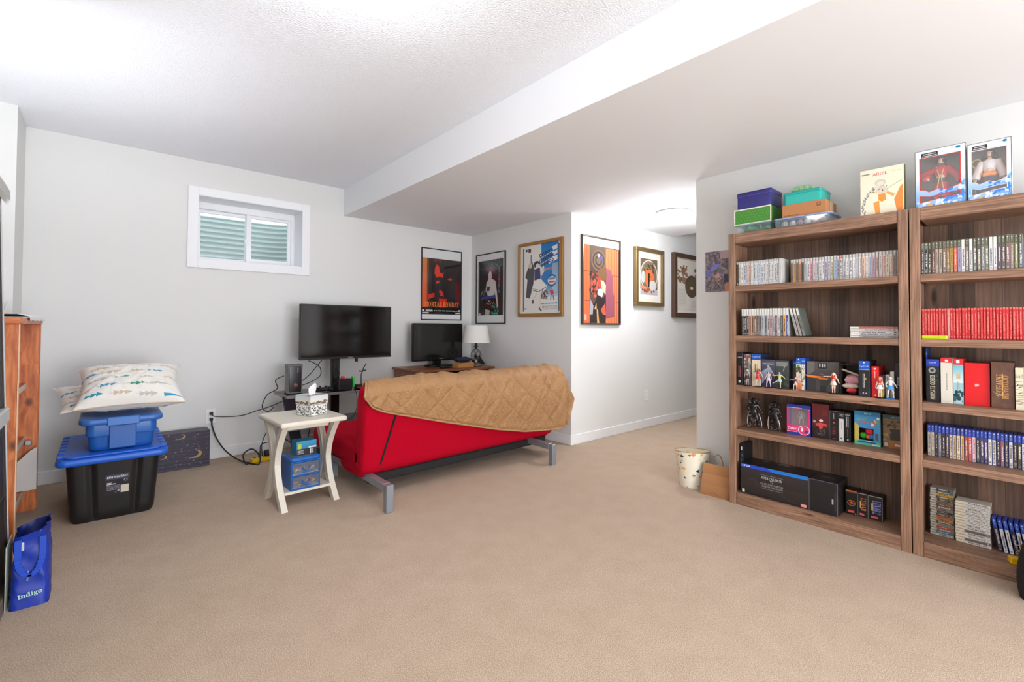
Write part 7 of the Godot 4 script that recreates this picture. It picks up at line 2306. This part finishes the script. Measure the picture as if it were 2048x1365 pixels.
	p.rect(0.2, 0.54, 0.6, 0.32, rgb(24, 22, 24)).text("CIEL", 0.5, 0.7, 1.0, 0.07, rgb(210, 50, 44), PI / 2)
	carton("game_box", "black game box with red upright lettering on the fourth shelf", 3.42, -0.926, -0.88, y, 0.18, 0.1, rgb(24, 22, 24), p.tex())
	p = pic(48, 320, rgb(220, 216, 210))
	p.rect(0, 0, 1, 0.24, rgb(26, 24, 26)).text("PS2", 0.5, 0.12, 0.6, 0.3, rgb(220, 220, 220), PI / 2).marks(0.35, 0.36, 0.3, 0.24, 1, rgb(170, 166, 160), 3, true).rect(0.3, 0.88, 0.4, 0.05, rgb(90, 86, 84))
	carton("game_box", "white narrow game box with black top between two black ones", 3.422, -0.877, -0.852, y, 0.181, 0.1, rgb(40, 38, 40), p.tex())
	p = pic(64, 320, rgb(24, 22, 24))
	p.marks(0.1, 0.05, 0.8, 0.05, 1, rgb(206, 206, 206), 3).marks(0.26, 0.14, 0.44, 0.36, 2, rgb(220, 220, 220), 5, true).marks(0.44, 0.54, 0.1, 0.3, 1, rgb(150, 150, 150), 6, true).rect(0.4, 0.9, 0.24, 0.05, rgb(206, 206, 206))
	carton("game_box", "black game box with white upright title beside the yarn box", 3.422, -0.849, -0.817, y, 0.178, 0.1, rgb(24, 22, 24), p.tex())
	# yarn box with woollen balls in its window
	var yb := thing("yarn_box", "blue window box holding green, red and blue woollen balls", "box", Vector3(3.47, y + 0.0005, -0.735), RIGHT_FACE)
	var ys := B.new()
	range_box(-0.063, 0.063, 0, 0.198, -0.05, -0.048, ys)
	range_box(-0.063, -0.061, 0, 0.198, -0.05, 0.05, ys)
	range_box(0.061, 0.063, 0, 0.198, -0.05, 0.05, ys)
	range_box(-0.063, 0.063, 0, 0.002, -0.05, 0.05, ys)
	range_box(-0.063, 0.063, 0.196, 0.198, -0.05, 0.05, ys)
	part("carton_shell", ys, M(rgb(56, 70, 40), 0.4), yb)
	p = pic(224, 352, rgb(66, 150, 206))
	p.rect(0, 0, 1, 0.12, rgb(40, 130, 180)).text("Wii U", 0.5, 0.06, 0.24, 0.045, rgb(226, 240, 246)).text("WOOLLY", 0.3, 0.235, 0.38, 0.07, rgb(140, 190, 70), -0.04, "Droid Sans Bold").text("WORLD", 0.36, 0.32, 0.46, 0.06, rgb(226, 90, 60), -0.03, "Droid Sans Bold").rect(0.86, 0.15, 0.1, 0.06, rgb(230, 236, 240)).blots(0.66, 0.22, 0.26, 0.2, 20, 0.05, [rgb(220, 110, 70), rgb(240, 236, 226), rgb(110, 180, 80)], 4).poly([0, 0.34, 0.18, 0.44, 0.18, 0.9, 0, 0.9], rgb(206, 190, 90)).rect(0.8, 0.62, 0.12, 0.2, rgb(90, 80, 84)).rect(0, 0.88, 1, 0.12, rgb(90, 190, 150)).rect(0.12, 0.89, 0.7, 0.04, rgb(46, 80, 150)).rect(0.68, 0.95, 0.3, 0.03, rgb(230, 230, 230)).rect(0.4, 0.86, 0.24, 0.02, rgb(236, 226, 210))
	var yf := B.new()
	for q in [[-0.063, -0.04, 0.0, 0.198], [0.03, 0.063, 0.0, 0.198], [-0.04, 0.03, 0.0, 0.03], [-0.04, 0.03, 0.1, 0.198]]:
		var u0: float = (q[0] + 0.063) / 0.126
		var u1: float = (q[1] + 0.063) / 0.126
		yf.quad(Vector3(q[0], q[2], 0.0505), Vector3(q[1], q[2], 0.0505), Vector3(q[1], q[3], 0.0505), Vector3(q[0], q[3], 0.0505), Vector3(0, 0, 1), Rect2(u0, 1 - q[3] / 0.198, u1 - u0, (q[3] - q[2]) / 0.198))
	part("printed_front", yf, T(p.tex(), 0.35), yb)
	part("inner_tray", range_box(-0.059, 0.059, 0.003, 0.19, -0.046, -0.04), M(rgb(90, 50, 40), 0.5), yb)
	for q in [[-0.026, 0.052, 0.019, rgb(60, 170, 40)], [0.008, 0.08, 0.024, rgb(222, 40, 70)], [0.022, 0.05, 0.02, rgb(40, 140, 200)], [0.0, 0.045, 0.014, rgb(226, 110, 60)]]:
		var wb := B.new()
		wb.lathe([Vector2(0, -q[2]), Vector2(q[2] * 0.5, -q[2] * 0.87), Vector2(q[2] * 0.87, -q[2] * 0.5), Vector2(q[2], 0), Vector2(q[2] * 0.87, q[2] * 0.5), Vector2(q[2] * 0.5, q[2] * 0.87), Vector2(0, q[2])], 16, Transform3D(Basis.IDENTITY, Vector3(q[0], q[1], 0.022)))
		part("woollen_ball", wb, M(q[3], 0.9), yb)
	p = pic(96, 320, rgb(150, 120, 86))
	p.rect(0, 0, 1, 0.12, rgb(50, 90, 100)).text("Wii U", 0.66, 0.07, 0.5, 0.05, rgb(190, 214, 220)).blots(0, 0.12, 1, 0.25, 30, 0.14, [rgb(110, 40, 40), rgb(130, 100, 70), rgb(60, 50, 44)], 3).rect(0.36, 0.42, 0.6, 0.34, rgb(64, 56, 54)).blots(0, 0.4, 0.36, 0.5, 20, 0.12, [rgb(190, 160, 110), rgb(150, 120, 80)], 4).rect(0.06, 0.86, 0.18, 0.1, rgb(226, 222, 214)).rect(0.28, 0.8, 0.72, 0.2, rgb(190, 120, 60)).rect(0.6, 0.88, 0.36, 0.05, rgb(230, 226, 220))
	carton("game_box", "brown game box with dark window at the stile end of the fourth shelf", 3.455, -0.668, -0.578, y, 0.19, 0.07, rgb(90, 70, 50), p.tex())


func shelf_five() -> void:
	var y := 0.078
	var p := pic(96, 384, rgb(20, 20, 26))
	p.rect(0.3, 0.06, 0.34, 0.08, rgb(220, 220, 222)).blots(0.1, 0.2, 0.8, 0.2, 40, 0.12, [rgb(60, 90, 110), rgb(34, 44, 60), rgb(120, 150, 170)], 3).marks(0.42, 0.45, 0.16, 0.45, 1, rgb(90, 90, 90), 4, true)
	var tb := carton("game_box", "tall black game box behind the long box on the bottom shelf", 3.36, -1.455, -1.43, y, 0.315, 0.15, rgb(20, 20, 26), p.tex())
	tb.position.x = 3.45
	p = pic(768, 384, rgb(34, 31, 32))
	p.grad(0, 0, 1, 0.55, rgb(52, 48, 48), rgb(38, 34, 34)).grad(0, 0.55, 1, 0.45, rgb(50, 42, 38), rgb(34, 30, 30)).rect(0, 0, 1, 0.11, rgb(36, 72, 196)).poly([0.4, 0, 1, 0, 1, 0.11, 0.5, 0.11], rgb(24, 116, 206)).text("PS4", 0.105, 0.055, 0.09, 0.06, rgb(230, 236, 246), 0.0, "Droid Sans Bold").poly([0.02, 0.08, 0.035, 0.02, 0.05, 0.08], rgb(230, 236, 246))
	p.text("SOULCALIBUR", 0.48, 0.335, 0.3, 0.075, rgb(206, 204, 200), 0.0, "Droid Serif Bold").text("VI", 0.48, 0.42, 0.05, 0.07, rgb(214, 212, 208), 0.0, "Droid Serif").text("COLLECTOR'S EDITION", 0.48, 0.53, 0.34, 0.05, rgb(196, 194, 190), 0.0, "Droid Serif").text("EDITION COLLECTOR", 0.49, 0.61, 0.31, 0.05, rgb(196, 194, 190), 0.0, "Droid Serif").line(0.31, 0.245, 0.65, 0.245, 0.004, rgb(160, 156, 150)).line(0.31, 0.69, 0.65, 0.69, 0.004, rgb(160, 156, 150)).poly([0.46, 0.245, 0.48, 0.2, 0.5, 0.245], rgb(110, 106, 100)).poly([0.46, 0.69, 0.48, 0.73, 0.5, 0.69], rgb(110, 106, 100)).rect(0.025, 0.86, 0.04, 0.11, rgb(220, 216, 210)).rect(0.9, 0.88, 0.075, 0.09, rgb(222, 150, 130)).poly([0.05, 0.5, 0.2, 0.42, 0.3, 0.56, 0.26, 0.6, 0.2, 0.5], rgb(56, 46, 42)).poly([0.6, 0.76, 0.84, 0.9, 0.86, 0.95, 0.62, 0.8], rgb(56, 46, 44))
	var t := pic(384, 128, rgb(28, 25, 25))
	t.text("SOULCALIBUR VI", 0.54, 0.6, 0.3, 0.1, rgb(110, 100, 86), 0.0, "Droid Serif").blots(0.2, 0.05, 0.5, 0.2, 30, 0.04, [rgb(90, 50, 44), rgb(110, 104, 104), rgb(44, 38, 38)], 3)
	carton("collector_box", "long dark collector's box with bright blue top stripe on the bottom shelf", 3.313, -1.424, -1.014, y, 0.2, 0.19, rgb(28, 26, 27), p.tex(), "box", 0.35, 0.0, t.tex())
	p = pic(224, 288, rgb(28, 26, 28))
	p.rect(0.0, 0, 0.02, 1, rgb(110, 106, 104)).rect(0.97, 0, 0.03, 1, rgb(96, 94, 96)).rect(0, 0, 1, 0.02, rgb(84, 84, 96)).rect(0.8, 0.5, 0.06, 0.16, rgb(170, 170, 170)).rect(0.9, 0.26, 0.03, 0.6, rgb(60, 58, 60))
	t = pic(160, 160, rgb(26, 24, 26))
	t.text("SOUL", 0.5, 0.5, 0.5, 0.12, rgb(170, 170, 172), 0.0, "Droid Serif")
	carton("black_box", "plain black box beside the long collector's box on the bottom shelf", 3.315, -1.012, -0.859, y, 0.196, 0.2, rgb(26, 24, 26), p.tex(), "box", 0.35, 0.0, t.tex())
	var lt := [["LUNAR", rgb(214, 120, 80), "small black game box with orange lettering between its neighbours"], ["LUNAR 2", rgb(140, 150, 226), "small black game box with violet lettering, last on the bottom shelf"]]
	p = pic(96, 224, rgb(22, 18, 18))
	p.grad(0, 0, 1, 0.1, rgb(196, 110, 50), rgb(90, 50, 30)).ell(0.5, 0.52, 0.36, 0.12, rgb(190, 100, 50)).ell(0.5, 0.52, 0.3, 0.09, rgb(40, 24, 20)).poly([0.3, 0.54, 0.5, 0.45, 0.7, 0.54], rgb(206, 116, 60)).rect(0.2, 0.82, 0.56, 0.09, rgb(210, 90, 80)).rect(0.82, 0.92, 0.1, 0.05, rgb(200, 196, 190))
	carton("game_box", "small black game box with an orange round emblem on the bottom shelf", 3.426, -0.848, -0.79, y, 0.145, 0.09, rgb(26, 20, 18), p.tex())
	var zr := [[-0.788, -0.741, 0.14], [-0.738, -0.668, 0.139]]
	for i in 2:
		p = pic(112, 224, rgb(22, 18, 20))
		p.rect(0, 0, 0.03, 1, rgb(160, 150, 140)).rect(0.97, 0, 0.03, 1, rgb(160, 150, 140)).rect(0, 0, 1, 0.03, rgb(160, 150, 140)).text(lt[i][0], 0.6, 0.46, 1.1, 0.28, lt[i][1], PI / 2, "Droid Serif Bold").rect(0.22, 0.32, 0.13, 0.3, rgb(196, 176, 90)).rect(0.2, 0.84, 0.5, 0.09, rgb(224, 100, 100))
		carton("game_box", lt[i][2] + " on the shelf" if i == 0 else lt[i][2], 3.43, zr[i][0], zr[i][1], y, zr[i][2], 0.09, rgb(26, 22, 22), p.tex())


func second_case_things() -> void:
	var y := 0.81
	var yl := thing("yellow_frisbee", "yellow-green flat round case lying before the red game cases", "disc", Vector3(3.292, 1.1485, -0.415))
	var b := slab(0.012, 0.103, 0.0, 0.018, 0.0055, 0.003)
	part("rounded_bar", b, M(rgb(190, 200, 20), 0.4), yl)
	var p := pic(64, 384, rgb(34, 28, 28))
	p.rect(0, 0, 1, 0.22, rgb(30, 70, 150)).text("PS4", 0.6, 0.11, 0.2, 0.5, rgb(210, 220, 235), PI / 2).blots(0, 0.22, 1, 0.78, 70, 0.2, [rgb(60, 44, 36), rgb(150, 90, 40), rgb(34, 30, 32), rgb(110, 60, 50)], 3)
	carton("game_box", "tall blue-topped game box touching the stile on the far bookcase", 3.4, -0.486 + 0.02, -0.464 + 0.004, y, 0.286, 0.12, rgb(24, 44, 96), p.tex())
	p = pic(128, 480, rgb(18, 20, 22))
	p.rect(0, 0, 1, 0.16, rgb(34, 62, 170)).text("PS4", 0.5, 0.08, 0.1, 0.14, rgb(225, 230, 245), PI / 2).ell(0.45, 0.26, 0.28, 0.07, rgb(150, 150, 140)).ell(0.45, 0.26, 0.14, 0.035, rgb(40, 44, 44)).blots(0.7, 0.2, 0.3, 0.4, 30, 0.05, [rgb(30, 90, 60), rgb(24, 60, 60), rgb(20, 40, 44)], 4).text("DISCO ELYSIUM", 0.48, 0.66, 2.1, 0.1, rgb(206, 196, 170), PI / 2, "Droid Sans Bold")
	carton("game_box", "black game box with tall cream lettering on the far bookcase", 3.356, -0.459, -0.405, y, 0.228, 0.15, rgb(20, 24, 40), p.tex())
	p = pic(96, 384, rgb(216, 208, 194))
	p.rect(0, 0, 1, 0.1, rgb(216, 30, 34)).rect(0.36, 0.03, 0.28, 0.045, rgb(240, 226, 222)).marks(0.46, 0.32, 0.12, 0.4, 1, rgb(120, 114, 106), 5, true).rect(0.2, 0.95, 0.5, 0.008, rgb(150, 144, 136))
	carton("game_box", "white game box with red top on the far bookcase", 3.352, -0.4, -0.354, y, 0.237, 0.15, rgb(200, 190, 180), p.tex())
	p = pic(96, 384, rgb(150, 190, 196))
	p.rect(0, 0, 1, 0.13, rgb(216, 30, 34)).rect(0.3, 0.03, 0.34, 0.06, rgb(240, 226, 222)).grad(0, 0.13, 1, 0.4, rgb(110, 176, 196), rgb(210, 226, 222)).rect(0.3, 0.32, 0.4, 0.12, rgb(206, 170, 120)).marks(0.34, 0.5, 0.28, 0.18, 2, rgb(150, 110, 70), 3, true).blots(0, 0.7, 1, 0.24, 30, 0.16, [rgb(20, 60, 70), rgb(30, 90, 90), rgb(16, 40, 50)], 4).rect(0.3, 0.92, 0.38, 0.06, rgb(190, 200, 200))
	carton("game_box", "game box with red top and teal palm art on the far bookcase", 3.357, -0.352, -0.313, y, 0.236, 0.15, rgb(150, 26, 34), p.tex())
	p = pic(192, 352, rgb(216, 14, 22))
	p.text("Hits", 0.5, 0.52, 0.12, 0.1, rgb(245, 240, 240), PI / 2, "Droid Sans Bold")
	carton("red_box", "large plain bright red box with small white mark", 3.372, -0.311, -0.218, y, 0.217, 0.14, rgb(150, 10, 18), p.tex())
	p = pic(192, 384, rgb(98, 66, 50))
	p.blots(0, 0, 1, 1, 40, 0.2, [rgb(104, 70, 54), rgb(90, 60, 46), rgb(98, 66, 50)], 3).text("OCTOPATH", 0.62, 0.54, 1.0, 0.13, rgb(214, 160, 90), PI / 2, "Droid Serif").text("TRAVELER", 0.37, 0.5, 0.98, 0.15, rgb(220, 170, 100), PI / 2, "Droid Serif").line(0.48, 0.28, 0.48, 0.74, 0.012, rgb(206, 150, 84)).line(0.1, 0.65, 0.34, 0.76, 0.02, rgb(150, 180, 110))
	carton("game_box", "brown game box with gold upright lettering on the far bookcase", 3.36, -0.213, -0.133, y, 0.227, 0.15, rgb(70, 46, 36), p.tex())
	p = pic(96, 384, rgb(222, 208, 180))
	p.text("THE", 0.52, 0.2, 0.4, 0.25, rgb(70, 60, 54), PI / 2, "Droid Serif").text("LAST STORY", 0.52, 0.6, 2.3, 0.4, rgb(60, 52, 48), PI / 2, "Droid Serif")
	carton("game_box", "cream game box with dark upright serif lettering at the picture edge", 3.352, -0.13, -0.103, y, 0.204, 0.15, rgb(206, 192, 166), p.tex())
	# keyring with charms, hanging from the backpack
	var k := thing("yellow_block_charm", "plain yellow block charm lying on the far bookcase's bottom shelf", "charm", Vector3(3.312, 0.0795, -0.138), 0.35)
	part("block", range_box(-0.02, 0.02, 0, 0.032, -0.022, 0.022, null, 0.004), M(rgb(236, 190, 20), 0.35), k)
	var c := thing("metal_charms", "bunch of gold metal charms hanging against the leaning cases", "charm", Vector3(3.31, 0.09, -0.119))
	for i in 5:
		var rb := B.new()
		var pts := []
		for j in 13: pts.append(Vector3(0.002 * i, 0.012 + sin(TAU * j / 12) * 0.012 + i * 0.014, cos(TAU * j / 12) * 0.009 + (0.008 if i % 2 else -0.008)))
		rb.tube(pts, 0.0022, 6)
		part("metal_ring", rb, M(rgb(206, 176, 120), 0.25, 0.8), c)
